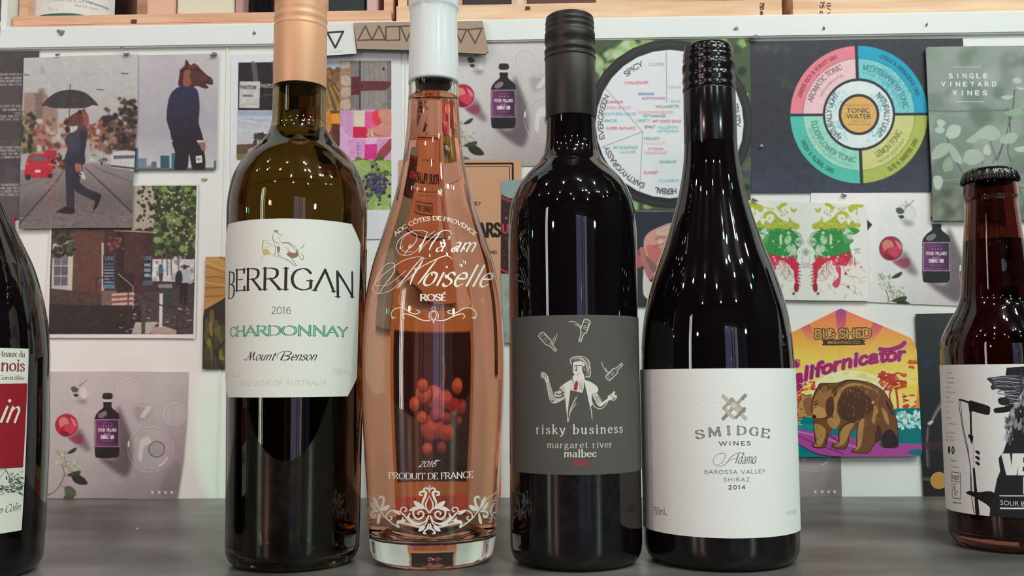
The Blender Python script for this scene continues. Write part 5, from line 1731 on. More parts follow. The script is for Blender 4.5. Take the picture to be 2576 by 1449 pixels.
# collage sheet
def art_collage(p):
    z = Z(560, 0, 2.3364)
    W = (224, 222, 226)
    p.rect(560, 100, 1060, 640, W)
    q = lambda a, c, al=1.0: p.fill(z(*a), c, al)
    q((93, 368, 612, 362, 612, 648, 90, 648), (36, 32, 38))
    for x in (170, 290):
        p.sm(z(x, 360, x + 30, 380, x + 38, 470, x + 40, 480, x + 10, 480, x + 8, 440, x, 400), (100, 100, 116), .8)
    q((100, 478, 221, 478, 216, 636, 96, 634), (198, 194, 190)); p.text('PAXTON', *z(104, 522, 196, 524), 9, (70, 66, 66), 'cond', wk=1.1); p.text('TEMPRANILLO', *z(116, 568, 180, 568), 5, (84, 80, 80), 'cond')
    p.text('PAXTON', *z(224, 514, 310, 516), 9, (190, 186, 186), 'cond', wk=1.1); p.text('Shiraz', *z(234, 562, 300, 562), 5, (150, 146, 146), 'ital'); p.line(z(110, 612, 205, 612), 1, (140, 136, 136))
    q((86, 652, 612, 652, 612, 940, 82, 940), {'c': [(150, 164, 184), (190, 192, 200), (196, 190, 192)], 'p': z(200, 652, 200, 840)})
    for a in ((86, 700, 200, 720, 310, 740), (86, 760, 180, 770, 310, 800), (86, 690, 310, 690)):
        p.line(z(*a), 7, (206, 206, 212), .6, sm=True)
    q((82, 850, 300, 840, 612, 840, 612, 940, 82, 940), (96, 72, 62)); q((82, 905, 300, 895, 612, 895, 612, 940, 82, 940), (104, 120, 66))
    p.blobs((*z(185, 790)[0], *z(320, 850)[0]), 50, 3, 8, [(44, 46, 44), (60, 60, 56)], 2); q((202, 822, 300, 822, 300, 850, 202, 850), (200, 200, 200)); p.text('PAX', *z(210, 846, 262, 846), 8, (40, 40, 44), 'sansb')
    p.sm(z(150, 880, 170, 868, 185, 880, 182, 905, 150, 905), (186, 150, 140))
    # vineyard cell
    q((440, 362, 690, 362, 690, 645, 440, 645), (150, 100, 62)); q((440, 362, 690, 362, 690, 405, 440, 410), (176, 184, 200)); p.blobs((*z(600, 405)[0], *z(688, 500)[0]), 40, 3, 8, [(110, 76, 54), (136, 96, 66)], 3)
    for i in range(9):
        p.line(z(600 + i * 12, 500, 618 + i * 17, 560, 640 + i * 22, 645), [2, 5], [(150, 140, 60), (84, 66, 36)][i % 2], sm=True)
    q((688, 358, 752, 358, 752, 645, 688, 645), (160, 132, 112))
    for a in ((690, 365, 745, 362, 748, 395, 700, 405), (690, 450, 720, 440, 750, 455, 750, 500, 700, 500), (692, 520, 745, 510, 750, 560, 700, 575), (692, 590, 740, 580, 750, 640, 694, 640)):
        p.sm(z(*a), (190, 168, 148))
        p.line(z(*(a + a[:2])), .9, (116, 80, 62), sm=True)
    # gate planks with a red strap hinge: printed picture
    q((752, 357, 990, 357, 990, 645, 752, 645), (120, 112, 110))
    for a, c in (((755, 357, 800, 357, 800, 645, 755, 645), (130, 122, 118)), ((812, 357, 965, 357, 965, 645, 812, 645), (146, 138, 134)), ((972, 357, 990, 357, 990, 645, 972, 645), (130, 122, 122))):
        q(a, c)
        for k in range(5):
            x = a[0] + (a[2] - a[0]) * (k + .5) / 5
            p.line(z(x, 360, x + 4, 500, x - 2, 640), 1, (104, 96, 94), .7, sm=True)
    p.line(z(806, 357, 806, 645), 3, (50, 40, 42)); q((755, 452, 806, 450, 804, 556, 755, 558), (96, 40, 48)); q((806, 476, 985, 478, 990, 500, 960, 530, 806, 534), (104, 46, 54)); p.ell(*z(944, 405)[0], 3, 4, (50, 40, 40)); p.ell(*z(820, 505)[0], 3, 3, (60, 24, 30))
    # copper cell, pink cells
    q((440, 648, 690, 648, 690, 860, 440, 860), (120, 66, 36)); p.sm(z(612, 655, 632, 660, 640, 740, 615, 790, 580, 750), (206, 130, 50)); q((636, 668, 688, 665, 688, 695, 742, 695, 740, 750, 690, 755, 688, 728, 640, 726), (226, 150, 44)); q((640, 730, 688, 735, 688, 860, 660, 860), (84, 46, 34))
    q((688, 648, 990, 646, 990, 812, 688, 938), (206, 150, 196)); q((688, 740, 745, 812, 745, 938, 688, 938), (214, 168, 206))
    q((770, 650, 835, 650, 835, 760, 770, 790), (214, 206, 180)); q((766, 745, 850, 745, 850, 812, 766, 812), (206, 30, 72)); q((835, 660, 890, 655, 895, 745, 850, 760, 835, 745), (226, 90, 150))
    p.sm(z(880, 660, 930, 648, 960, 690, 920, 735, 890, 730), (226, 60, 70)); p.sm(z(915, 652, 990, 650, 990, 790, 945, 808, 860, 806, 845, 785, 880, 745, 935, 735, 925, 700), (206, 140, 126)); p.line(z(870, 770, 900, 790, 930, 800), 2, (150, 84, 80), sm=True); p.line(z(875, 770, 882, 800), 3, (226, 226, 226))
    q((738, 812, 990, 810, 990, 938, 745, 938), (214, 150, 196)); q((835, 848, 908, 846, 902, 938, 832, 938), (214, 50, 140)); p.sm(z(915, 890, 960, 840, 990, 810, 990, 880, 935, 936, 905, 925), (150, 70, 70)); q((840, 810, 905, 810, 905, 846, 840, 848), (226, 180, 216))
    for y in (862, 880, 900):
        p.line(z(782, y, 812, y), 1.6, (110, 90, 130))
    p.line(z(795, 840, 797, 938), 2, (120, 100, 140)); p.line(z(750, 812, 990, 812), 1.6, (236, 226, 236))
    # grapes on the vine: printed picture
    q((440, 942, 990, 940, 990, 1232, 440, 1232), (120, 140, 76))
    p.blobs((*z(760, 940)[0], *z(990, 1232)[0]), 70, 6, 18, [(130, 152, 84), (96, 120, 60), (160, 176, 110), (84, 104, 54)], 6)
    for a in ((770, 950, 860, 945, 870, 1020, 850, 1100, 800, 1010), (900, 945, 985, 950, 988, 1000, 930, 990), (930, 1150, 985, 1110, 988, 1180, 950, 1210, 905, 1190), (850, 1180, 890, 1190, 880, 1230, 855, 1230)):
        p.sm(z(*a), (150, 172, 96)); p.line(z(a[0], a[1], a[4], a[5]), 1, (200, 210, 150))
    rg = random.Random(8)
    for i in range(90):
        x, y = rg.gauss(905, 34), rg.gauss(1085, 46)
        r = rg.uniform(3, 5)
        c = rg.choice([(50, 46, 76), (64, 60, 100), (90, 56, 84), (74, 76, 120), (44, 36, 60)])
        p.ell(*z(x, y)[0], r, r, c); p.ell(*z(x - 3, y - 4)[0], r * .35, r * .35, (130, 134, 170), .8)
    q((440, 350, 612, 350, 612, 362, 440, 362), W)
    p.soft((590, 150, 990, 530), .5)
    p.mottle((598, 155, 984, 527), 5, 3)
    q((991, 340, 1060, 340, 1060, 1260, 991, 1260), W); q((60, 1233, 1060, 1233, 1060, 1500, 60, 1500), W)


sheet('collage_sheet', 'white sheet with a grid of small vineyard, gate, pink glass and grape pictures', 'poster',
      [(581, 137), (800, 134), (1008, 130), (1010, 300), (1008, 600), (800, 604), (584, 608), (579, 400)], art_collage, 1, bg=(224, 222, 226))


# kraft poster behind the clear bottle
def art_kraft(p):
    z = Z(1100, 380, 2.7875)
    K = (36, 24, 20)
    p.line(z(-205, 92, 528, 87, 540, 1120), 5, K); p.line(z(-185, 112, 505, 108, 512, 1100), 1.8, K)
    p.line([(1026, 415), (1030, 790), (1290, 783)], 5, K); p.line([(1034, 421), (1038, 782), (1283, 774)], 1.8, K)
    p.text('?', *z(290, 380, 303, 380), 7, K, 'sansb')
    p.text('WHO ARE THE', (1080, 517), (1202, 516), 8, K, 'sansb')
    p.text('FOUR PILLARS', (1047, 597), (1258, 594), 32, K, 'cond', wk=1.25)
    p.text('GIN IS MADE SLOWLY IN SMALL BATCHES', (1060, 640), (1250, 638), 7, K, 'cond')
    p.text('IN THE VALLEY', (1100, 660), (1215, 659), 7, K, 'cond')
    p.rect(1095, 690, 1220, 730, K); p.rect(1098, 693, 1217, 727, (190, 146, 112)); p.text('RARE DRY', (1105, 718), (1210, 718), 14, K, 'cond', wk=1.2)


sheet('kraft_poster', 'brown kraft poster with black double border and condensed black lettering', 'poster',
      [(1003, 402), (1312, 401), (1312, 815), (1006, 826)], art_kraft, 3, bg=(204, 156, 122), rough=.7)


def art_can(p):
    z = Z(1100, 380, 2.7875)
    p.rect(1250, 440, 1420, 560, (140, 160, 158)); p.fill(z(440, 300, 500, 330, 560, 332, 900, 300, 900, 860, 440, 860), (46, 32, 36))
    p.line(z(448, 318, 500, 344, 600, 352, 800, 330), 3, (206, 50, 66), sm=True); p.line(z(448, 328, 500, 356, 600, 364, 800, 342), 1.4, (206, 50, 66), sm=True)
    p.ell(*z(483, 470)[0], 3.6, 4, (214, 50, 64)); p.text('UNITED', *z(456, 572, 700, 575), 20, (206, 54, 74), 'cond', wk=1.3)
    p.text('TAYLORS', *z(466, 428, 640, 422), 6, (150, 40, 50), 'cond'); p.text('BEER', *z(468, 618, 560, 618), 4, (150, 40, 50), 'cond')
    for i in range(9):
        x = 456 + i * 34
        p.line(z(x, 700, x + 14, 700, x + 14, 735, x + 2, 735, x + 2, 720), 1, (150, 44, 58)); p.line(z(x + 2, 760, x + 20, 770, x + 6, 810, x + 24, 812), 1.2, (150, 44, 58))
    p.line(z(440, 822, 500, 850, 700, 870), 4, (206, 50, 66), sm=True)
    p.fill(z(440, 862, 500, 862, 900, 880, 900, 1400, 440, 1400), (150, 168, 162)); p.blobs((1258, 690, 1420, 860), 30, 5, 14, [(130, 150, 146), (170, 184, 178), (110, 124, 124)], 3, .5)


sheet('can_print', 'grey-green print of a dark can with red lettering, beside the charcoal labelled bottle', 'poster',
      [(1261, 455), (1280, 453), (1420, 452), (1420, 860), (1268, 862), (1260, 700)], art_can, 4, bg=(150, 168, 162))


# grape card hidden behind the clear bottle (seen through it)
def art_grapecard(p):
    p.rect(900, 800, 1290, 1260, (206, 160, 96))
    p.fill([(942, 866), (1240, 862), (1240, 1166), (942, 1170)], (40, 26, 30))
    rg = random.Random(2)

    def fx(x):
        return 1090 - (x - 1090) / .74
    for x, y, r in ((1152, 958, 13), (1092, 978, 17), (1068, 972, 15), (1120, 985, 15), (1045, 992, 11), (1145, 998, 14), (1168, 998, 12), (1088, 1042, 22), (1124, 1052, 16), (1098, 1012, 12), (1076, 1088, 10), (1112, 1086, 10), (1064, 1018, 10), (1160, 1026, 8), (1122, 1020, 10), (1066, 955, 10)):
        r *= 1.3
        c = rg.choice([(226, 132, 110), (206, 112, 98), (176, 80, 80)])
        p.ell(fx(x) - 2, y + 2, r * 1.4, r * 1.1, (60, 24, 30), .8)
        p.ell(fx(x), y, r * 1.3, r, {'c': [tuple(v * .62 for v in c), c], 'p': [(fx(x), y + r), (fx(x), y - r * .2)]})
        p.ell(fx(x + r * .2), y - r * .3, r * .6, r * .45, tuple(min(255, v * 1.2) for v in c), .6)
    p.line([(fx(1112), 900), (fx(1118), 930), (fx(1110), 960)], 5, (150, 90, 66), sm=True)
    p.soft((940, 860, 1245, 1170), 1.5)
    p.rect(900, 1204, 1290, 1262, (222, 120, 92))
    for i in range(34):
        p.rect(1000 + i * 6.4, 1207, 1000 + i * 6.4 + rg.uniform(1, 3.5), 1246, (96, 44, 40), .7)


sheet('grape_card', 'tan framed card of red grapes on black behind the clear bottle', 'card',
      [(925, 832), (1260, 828), (1260, 1250), (925, 1251)], art_grapecard, 4, bg=(206, 160, 96))


# hop aroma wheel
def art_hops(p):
    z = Z(1280, 0, 2.3371)
    p.rect(1480, 80, 1900, 540, (70, 86, 52))
    p.blobs((1500, 95, 1886, 530), 260, 8, 26, [(110, 150, 70), (70, 96, 46), (40, 52, 34), (150, 186, 110), (56, 70, 44), (30, 34, 34)], 12, .8)
    p.blobs((1500, 100, 1600, 230), 30, 8, 20, [(186, 206, 160), (150, 190, 100)], 13, .8)
    p.blobs((1790, 380, 1886, 530), 40, 10, 24, [(60, 56, 74), (70, 70, 66), (84, 96, 60)], 14, .8)
    p.soft((1500, 95, 1886, 530), 3)
    cx, cy = 1683.5, 312
    p.ell(cx, cy, 210, 212, (30, 28, 30)); p.ell(cx, cy, 205, 207, (46, 42, 44)); p.ell(cx, cy, 196, 198, (30, 28, 30))
    p.ell(cx + 1, cy, 186, 187, (226, 226, 230))
    for a, b in (((925, 305, 927, 605)), ((562, 512, 785, 775)), ((785, 775, 540, 868)), ((787, 775, 768, 1130)), ((785, 775, 1356, 860))) and (((925, 305), (927, 605)), ((562, 512), (785, 775)), ((785, 775), (540, 868)), ((787, 775), (768, 1130)), ((1150, 820), (1356, 860))):
        for k in range(0, 26):
            t0, t1 = k / 26, (k + .55) / 26
            P = [(a[0] + (b[0] - a[0]) * t, a[1] + (b[1] - a[1]) * t) for t in (t0, t1)]
            p.line(z(*P[0], *P[1]), 1.2, (84, 84, 88))
    R, G, B, T, Pk, Pu = (206, 60, 84), (70, 150, 120), (56, 84, 160), (90, 170, 170), (226, 140, 160), (170, 84, 150)
    for t, x0, y, x1, c in (('CLUSTER', 820, 386, 914, (214, 110, 120)), ('CHALLENGER', 680, 494, 820, R), ('MAGNUM', 760, 560, 852, B), ('NORTHDOWN', 782, 586, 917, Pu), ('CHINOOK', 577, 608, 670, R), ('HORIZON', 936, 520, 1010, (186, 176, 150)),
                            ('GREEN BULLET', 566, 641, 718, (214, 120, 170)), ('SAAZ', 948, 604, 1010, T), ('WILLAMETTE', 862, 634, 1000, (90, 130, 90)), ('GOLDINGS BLEND', 760, 668, 966, (226, 130, 110)), ('SOUTHERN CROSS', 560, 678, 748, (100, 150, 190)),
                            ('TETTNANGER', 786, 690, 922, (66, 130, 150)), ('SIMCOE', 560, 718, 636, G), ('LIBERTY', 748, 717, 832, (110, 160, 100)), ('MT HOOD SAAZ', 846, 721, 1012, R), ('SUPER ALPHA(C)', 572, 762, 744, (206, 60, 100)), ('SPALT', 796, 754, 860, (60, 80, 96)),
                            ('HALLERTAU', 874, 757, 996, T), ('-MITTELFRUH', 866, 780, 1000, T), ('PERLE(S)', 795, 823, 886, G), ('FUGGLES(F)', 797, 850, 922, (226, 180, 160)), ('BC GOLDINGS', 616, 875, 758, G), ('GLACIER', 652, 902, 744, T), ('STYRIAN', 818, 884, 908, (206, 100, 110)),
                            ('GOLDINGS(F)', 796, 907, 930, (206, 130, 140)), ('WARRIOR', 884, 960, 982, (60, 150, 110)), ('NUGGET', 792, 1023, 877, R), ('COLUMBUS', 880, 1070, 1000, T)):
        p.text(t, *z(x0, y, x1, y - 1), 6.3, c, 'sans', wk=1.15)
    c = (cx, cy)
    K = (50, 48, 52)
    p.arc('SPICY', c, 160, 132, 114, 13, K, 'sans', wk=1.1)
    p.arc('EVERGREEN', c, 167, 193, 155, 12, K, 'sans', wk=1.1)
    p.arc('EARTHY/GRASSY', c, 162, 248, 200, 12.5, K, 'sans', wk=1.1)
    p.arc('HERBAL', c, 163, 276, 258, 13, K, 'sans', wk=1.1)
    p.arc('FRUITY', c, 165, 17, -2, 13, K, 'sans', wk=1.1)
    p.soft((1500, 100, 1886, 520), .4)


sheet('hop_wheel_poster', 'round hop flavour chart on a green hop photo poster between the two black caps', 'poster',
      [(1490, 102), (1700, 99), (1886, 96), (1890, 300), (1888, 530), (1700, 528), (1490, 528)], art_hops, 3, bg=(60, 76, 46))


# man in a hat
def art_hat(p):
    z = Z(1590, 500, 4.8295)
    p.rect(1560, 520, 1800, 790, {'c': [(58, 64, 76), (50, 52, 62), (62, 60, 66)], 'p': [(1600, 530), (1600, 780)]})
    p.sm(z(0, 160, 250, 170, 480, 150, 640, 160, 620, 260, 450, 290, 330, 340, 200, 410, 140, 500, 120, 600, 40, 620, -40, 500), (36, 40, 56))
    p.sm(z(140, 540, 160, 460, 215, 400, 320, 345, 460, 295, 600, 290, 640, 500, 560, 650, 480, 800, 380, 940, 260, 940, 190, 800, 150, 680), (206, 150, 136))
    p.sm(z(300, 380, 450, 300, 560, 300, 540, 440, 420, 440, 310, 440), (216, 176, 160)); p.sm(z(190, 560, 350, 600, 330, 720, 280, 790, 200, 700), (196, 110, 104))
    for q in ((320, 385, 380, 345, 455, 320), (330, 360, 390, 330, 450, 305), (345, 410, 400, 375, 450, 355)):
        p.line(z(*q), 1, (176, 120, 108), sm=True)
    p.line(z(285, 490, 330, 465, 400, 468), 3.5, (150, 100, 88), .8, sm=True); p.line(z(270, 580, 330, 555, 385, 540), 2, (130, 70, 62), sm=True); p.sm(z(320, 510, 360, 500, 385, 520, 350, 548, 320, 545), (226, 184, 170))
    p.sm(z(150, 600, 165, 680, 210, 720, 290, 800, 300, 860, 250, 900, 190, 820, 130, 720), (120, 86, 78), .8); p.sm(z(100, 590, 145, 600, 160, 700, 210, 830, 260, 930, 230, 980, 180, 960, 120, 800, 70, 680), (176, 116, 108))
    p.sm(z(-20, 640, 60, 625, 100, 640, 95, 700, 60, 700, -20, 690), (150, 80, 76)); p.sm(z(-20, 700, 70, 700, 130, 810, 60, 870, -20, 900), (186, 92, 92))
    p.fill(z(-40, 880, 140, 815, 160, 960, 150, 1100, 160, 1200, 200, 1320, -40, 1300), (54, 52, 56)); p.sm(z(140, 850, 160, 900, 220, 1000, 330, 1080, 300, 1250, 160, 1195, 130, 1080), (214, 206, 196))
    p.fill(z(200, 1180, 400, 1050, 800, 1000, 800, 1400, 200, 1330), (48, 46, 52)); p.rect(1590, 529, 1760, 531.5, (170, 176, 176))
    p.soft((1595, 525, 1760, 780), .8)


sheet('hat_portrait_print', 'dark print of a bearded face under a wide navy hat between two black bottles', 'photo',
      [(1570, 530), (1760, 528), (1760, 776), (1570, 770)], art_hat, 2, bg=(52, 54, 62))


# tonic and gin pairing wheel
def art_tonic(p):
    z = Z(1880, 0, 2.3376)
    p.rect(1870, 80, 2440, 500, {'c': [(52, 50, 58), (44, 42, 50), (46, 44, 54), (60, 62, 82)], 'p': [(2100, 100), (2100, 484)]})
    p.blobs((1890, 110, 2420, 480), 50, 14, 40, [(44, 42, 50), (60, 58, 66), (40, 38, 48)], 15, .4, 4)
    p.blobs((1905, 115, 1990, 130), 30, 4, 9, [(96, 98, 60), (76, 78, 56)], 16, .5, 2); p.blobs((1950, 185, 2000, 220), 16, 4, 9, [(70, 84, 64), (60, 70, 60)], 17, .5)
    p.soft((1886, 97, 2422, 484), 4)
    cx, cy = z(656, 673)[0]
    k = 1 / 2.3376
    r4, r3, r2, r1 = 404 * k, 328 * k, 212 * k, 118 * k
    # gap cross leans with the sheet: vertical gap direction
    K = (40, 38, 46)
    for a0, c0, c1 in ((90, (232, 128, 144), (238, 196, 200)), (0, (20, 160, 192), (120, 200, 206)), (270, (176, 184, 84), (206, 204, 132)), (180, (78, 190, 172), (152, 214, 192))):
        p.sector(cx, cy, r3, r4, a0 - 1, a0 + 91, c0); p.sector(cx, cy, r2, r3, a0 - 1, a0 + 91, c1)
        t = np.radians(np.linspace(a0, a0 + 90, 30)); p.line(np.stack([cx + r3 * np.cos(t), cy - r3 * np.sin(t)], 1), .9, (70, 80, 84), .8)
    for a0, cols in ((15, [(96, 190, 200), (60, 176, 196), (180, 222, 224)]), (285, [(186, 196, 110), (220, 214, 150)]), (195, [(120, 206, 184), (176, 222, 204), (206, 214, 170)]), (100, [(236, 176, 186), (240, 206, 210)])):
        rg = random.Random(a0)
        for i in range(150):
            th = math.radians(rg.gauss(a0 + 32, 15)); r = rg.uniform(r2 + 2, r3 - 1)
            p.ell(cx + r * math.cos(th), cy - r * math.sin(th), rg.uniform(2, 4), rg.uniform(1.5, 3), rg.choice(cols), .6, rg.uniform(0, 3))
    dv = np.array(z(668, 1075)[0]) - np.array(z(636, 275)[0]); dv /= np.linalg.norm(dv)
    dh = np.array([1.0, -.008])
    c = np.array([cx, cy])
    p.line([c - dv * r4 * 1.02, c + dv * r4 * 1.02], 7.5, K); p.line([c - dh * r4 * 1.02, c + dh * r4 * 1.02], 6.5, K)
    p.ell(cx, cy, r2, r2, K); p.ell(cx, cy, 200 * k, 198 * k, (224, 230, 230))
    for sx in (-1, 1):
        rg = random.Random(sx + 5)
        for i in range(90):
            th = math.radians(rg.choice([28, -38]) + rg.gauss(0, 14)); r = rg.uniform(125, 180) * k
            p.ell(cx + sx * r * math.cos(th), cy - r * math.sin(th), 3, 2.4, rg.choice([(150, 206, 206), (120, 196, 196), (190, 220, 220)]), .7, rg.uniform(0, 3))
    p.ell(cx, cy, 120 * k, 121 * k, K); p.ell(cx, cy, 105 * k, 106 * k, (224, 172, 96))
    C = (cx, cy)
    T = (60, 72, 76)
    p.gill('TONIC', *z(584, 663, 720, 662), 12.5, (66, 60, 56)); p.gill('WATER', *z(582, 699, 728, 698), 13, (66, 60, 56))
    p.text('PREMIUM INDIAN', *z(575, 625, 735, 624), 5, (150, 116, 80), 'sans'); p.text('MADE WITH', *z(612, 718, 700, 718), 4.6, (150, 116, 80), 'sans'); p.text('NATURAL QUININE', *z(590, 736, 725, 735), 4.6, (150, 116, 80), 'sans')
    p.arc('JUNIPER RICH & ROBUST GINS', C, (r3 + r4) / 2 - 5, 164, 111, 9, (150, 60, 76), 'cond', wk=1.1)
    p.arc('CITRUS & HERBACEOUS GINS', C, (r3 + r4) / 2 - 5, 70, 18, 9, (20, 90, 116), 'cond', wk=1.1)
    p.arc('FRESH & FLORAL GINS', C, (r3 + r4) / 2 + 5, 205, 246, 10, (36, 110, 100), 'cond', inward=True, wk=1.1)
    p.arc('SLOE & SWEETER GINS', C, (r3 + r4) / 2 + 5, 298, 337, 10, (100, 106, 30), 'cond', inward=True, wk=1.1)
    p.arc('AROMATIC TONIC', C, 283 * k, 165, 110, 13, (120, 84, 92), 'sans'); p.arc('MEDITERRANEAN TONIC', C, 262 * k, 85, 8, 14, (50, 110, 120), 'sans', wk=.9)
    p.arc('ELDERFLOWER TONIC', C, 282 * k, 188, 266, 13, (50, 110, 104), 'sans', inward=True, wk=.9); p.arc('LEMON TONIC', C, 272 * k, 293, 338, 14, (110, 112, 50), 'sans', inward=True, wk=.9)
    p.arc('NATURALLY LIGHT', C, 163 * k, 231, 137, 13, T, 'sans', wk=.9); p.arc('NATURALLY LIGHT', C, 150 * k, 48, -48, 13, T, 'sans', wk=.9)
    p.arc('MADE WITH GENTLE BITTERS', C, 243 * k, 155, 112, 5, (150, 120, 124), 'sans'); p.arc('MADE WITH ROSEMARY', C, 240 * k, 85, 10, 5, (70, 130, 140), 'sans'); p.arc('MADE WITH ELDERFLOWERS', C, 305 * k, 195, 262, 5, (84, 140, 130), 'sans', inward=True); p.arc('MADE WITH SICILIAN LEMONS', C, 305 * k, 292, 332, 5, (130, 132, 70), 'sans', inward=True)
    p.soft((1980, 110, 2340, 470), .35)
    p.mottle((1880, 90, 2430, 490), 2.5, 4)


sheet('tonic_wheel_poster', 'charcoal poster with a four-coloured round tonic water chart', 'poster',
      [(1884, 104), (2150, 99), (2422, 96), (2426, 150), (2350, 484), (2346, 481), (2150, 483), (1890, 485)], art_tonic, 2, bg=(46, 44, 52))


# vineyard booklet
def art_vineyard(p):
    z = Z(1880, 0, 2.3376)
    p.rect(2310, 100, 2640, 570, {'c': [(150, 156, 150), (138, 150, 140), (118, 132, 120), (96, 104, 88)], 'p': [(2450, 120), (2450, 555)]})
    p.blobs((2330, 120, 2640, 550), 120, 14, 40, [(150, 156, 150), (112, 128, 112), (128, 146, 130), (96, 108, 92), (164, 168, 166)], 21, .5)
    p.blobs((2345, 480, 2640, 560), 60, 5, 16, [(90, 96, 76), (76, 80, 66), (120, 124, 100)], 22, .7)
    p.soft((2328, 116, 2640, 560), 5)
    p.line(z(1070, 650, 1200, 655, 1400, 650, 1640, 645), 4, (96, 108, 104), .8, sm=True); p.line(z(1090, 1075, 1300, 1085, 1640, 1105), 3.4, (104, 96, 100), .8, sm=True); p.line(z(1100, 1065, 1300, 1050), 1.4, (180, 176, 176), .7)
    for q, w in (((1160, 760, 1200, 880, 1240, 970, 1280, 1040), 3), ((1570, 530, 1560, 640, 1540, 720, 1500, 860, 1470, 940), 3), ((1530, 640, 1545, 760, 1530, 880, 1550, 950), 3), ((1430, 830, 1450, 900, 1470, 950), 2), ((1520, 790, 1480, 900, 1440, 960), 2), ((1380, 930, 1385, 980), 1.4)):
        p.line(z(*q), [w, w * .8], (92, 84, 80), sm=True)
    L1 = [(196, 206, 192), (176, 190, 172), (150, 172, 144)]
    for a, i in (((1115, 710, 1135, 702, 1165, 715, 1155, 740, 1125, 745), 0), ((1100, 760, 1140, 745, 1165, 768, 1130, 785), 0), ((1165, 785, 1200, 735, 1255, 745, 1240, 800, 1190, 815), 0), ((1085, 930, 1110, 860, 1170, 840, 1185, 890, 1130, 930), 1), ((1180, 840, 1230, 880, 1270, 960, 1210, 940), 1),
                 ((1285, 830, 1340, 785, 1400, 740, 1455, 745, 1490, 800, 1440, 825, 1370, 815, 1330, 840), 1), ((1270, 930, 1290, 885, 1350, 880, 1395, 930, 1330, 970, 1280, 955), 1), ((1385, 880, 1410, 845, 1430, 880, 1425, 910, 1390, 905), 0), ((1560, 470, 1590, 455, 1614, 480, 1580, 490), 0), ((1490, 570, 1530, 560, 1565, 565, 1530, 585), 0),
                 ((1510, 665, 1560, 640, 1615, 640, 1610, 670, 1550, 685), 2), ((1500, 800, 1550, 780, 1590, 800, 1560, 840, 1490, 840), 1), ((1570, 870, 1640, 860, 1640, 890, 1590, 892), 0), ((1095, 1040, 1135, 1035, 1150, 1070, 1130, 1115, 1100, 1100), 0), ((1580, 510, 1625, 515, 1610, 530), 0), ((1150, 960, 1190, 920, 1210, 990, 1160, 1010), 2)):
        p.sm(z(*a), L1[i], .85)
        p.line(z(a[0], a[1], a[len(a) // 4 * 2], a[len(a) // 4 * 2 + 1]), .8, (150, 164, 144), .7)
    p.soft((2328, 116, 2640, 560), .6)
    W = (236, 236, 234)
    for t, x0, x1, y in (('SINGLE', 1184, 1412, 460), ('VINEYARD', 1140, 1465, 508), ('WINES', 1206, 1410, 560)):
        n = len(t)
        for i, ch in enumerate(t):
            w = (x1 - x0) / (n * 1.62 - .62)
            a = x0 + i * w * 1.62
            if ch == 'I':
                p.fill(z(a + w * .38, y, a + w * .62, y, a + w * .62, y - 28, a + w * .38, y - 28), W)
            else:
                p.gill(ch, *z(a, y, a + w, y), 12.5, W, bold=.02)
    p.line(z(1210, 394, 1376, 394), 1, W); p.line(z(1230, 598, 1390, 598), 1, W)


sheet('vineyard_booklet', 'grey-green vine leaf booklet with spaced white capitals, right edge, above the beer bottle', 'booklet',
      [(2329, 122), (2334, 118), (2450, 116), (2620, 114), (2620, 556), (2480, 555), (2346, 555), (2344, 440), (2337, 300)], art_vineyard, 6, bg=(130, 140, 130), thick=.0012)


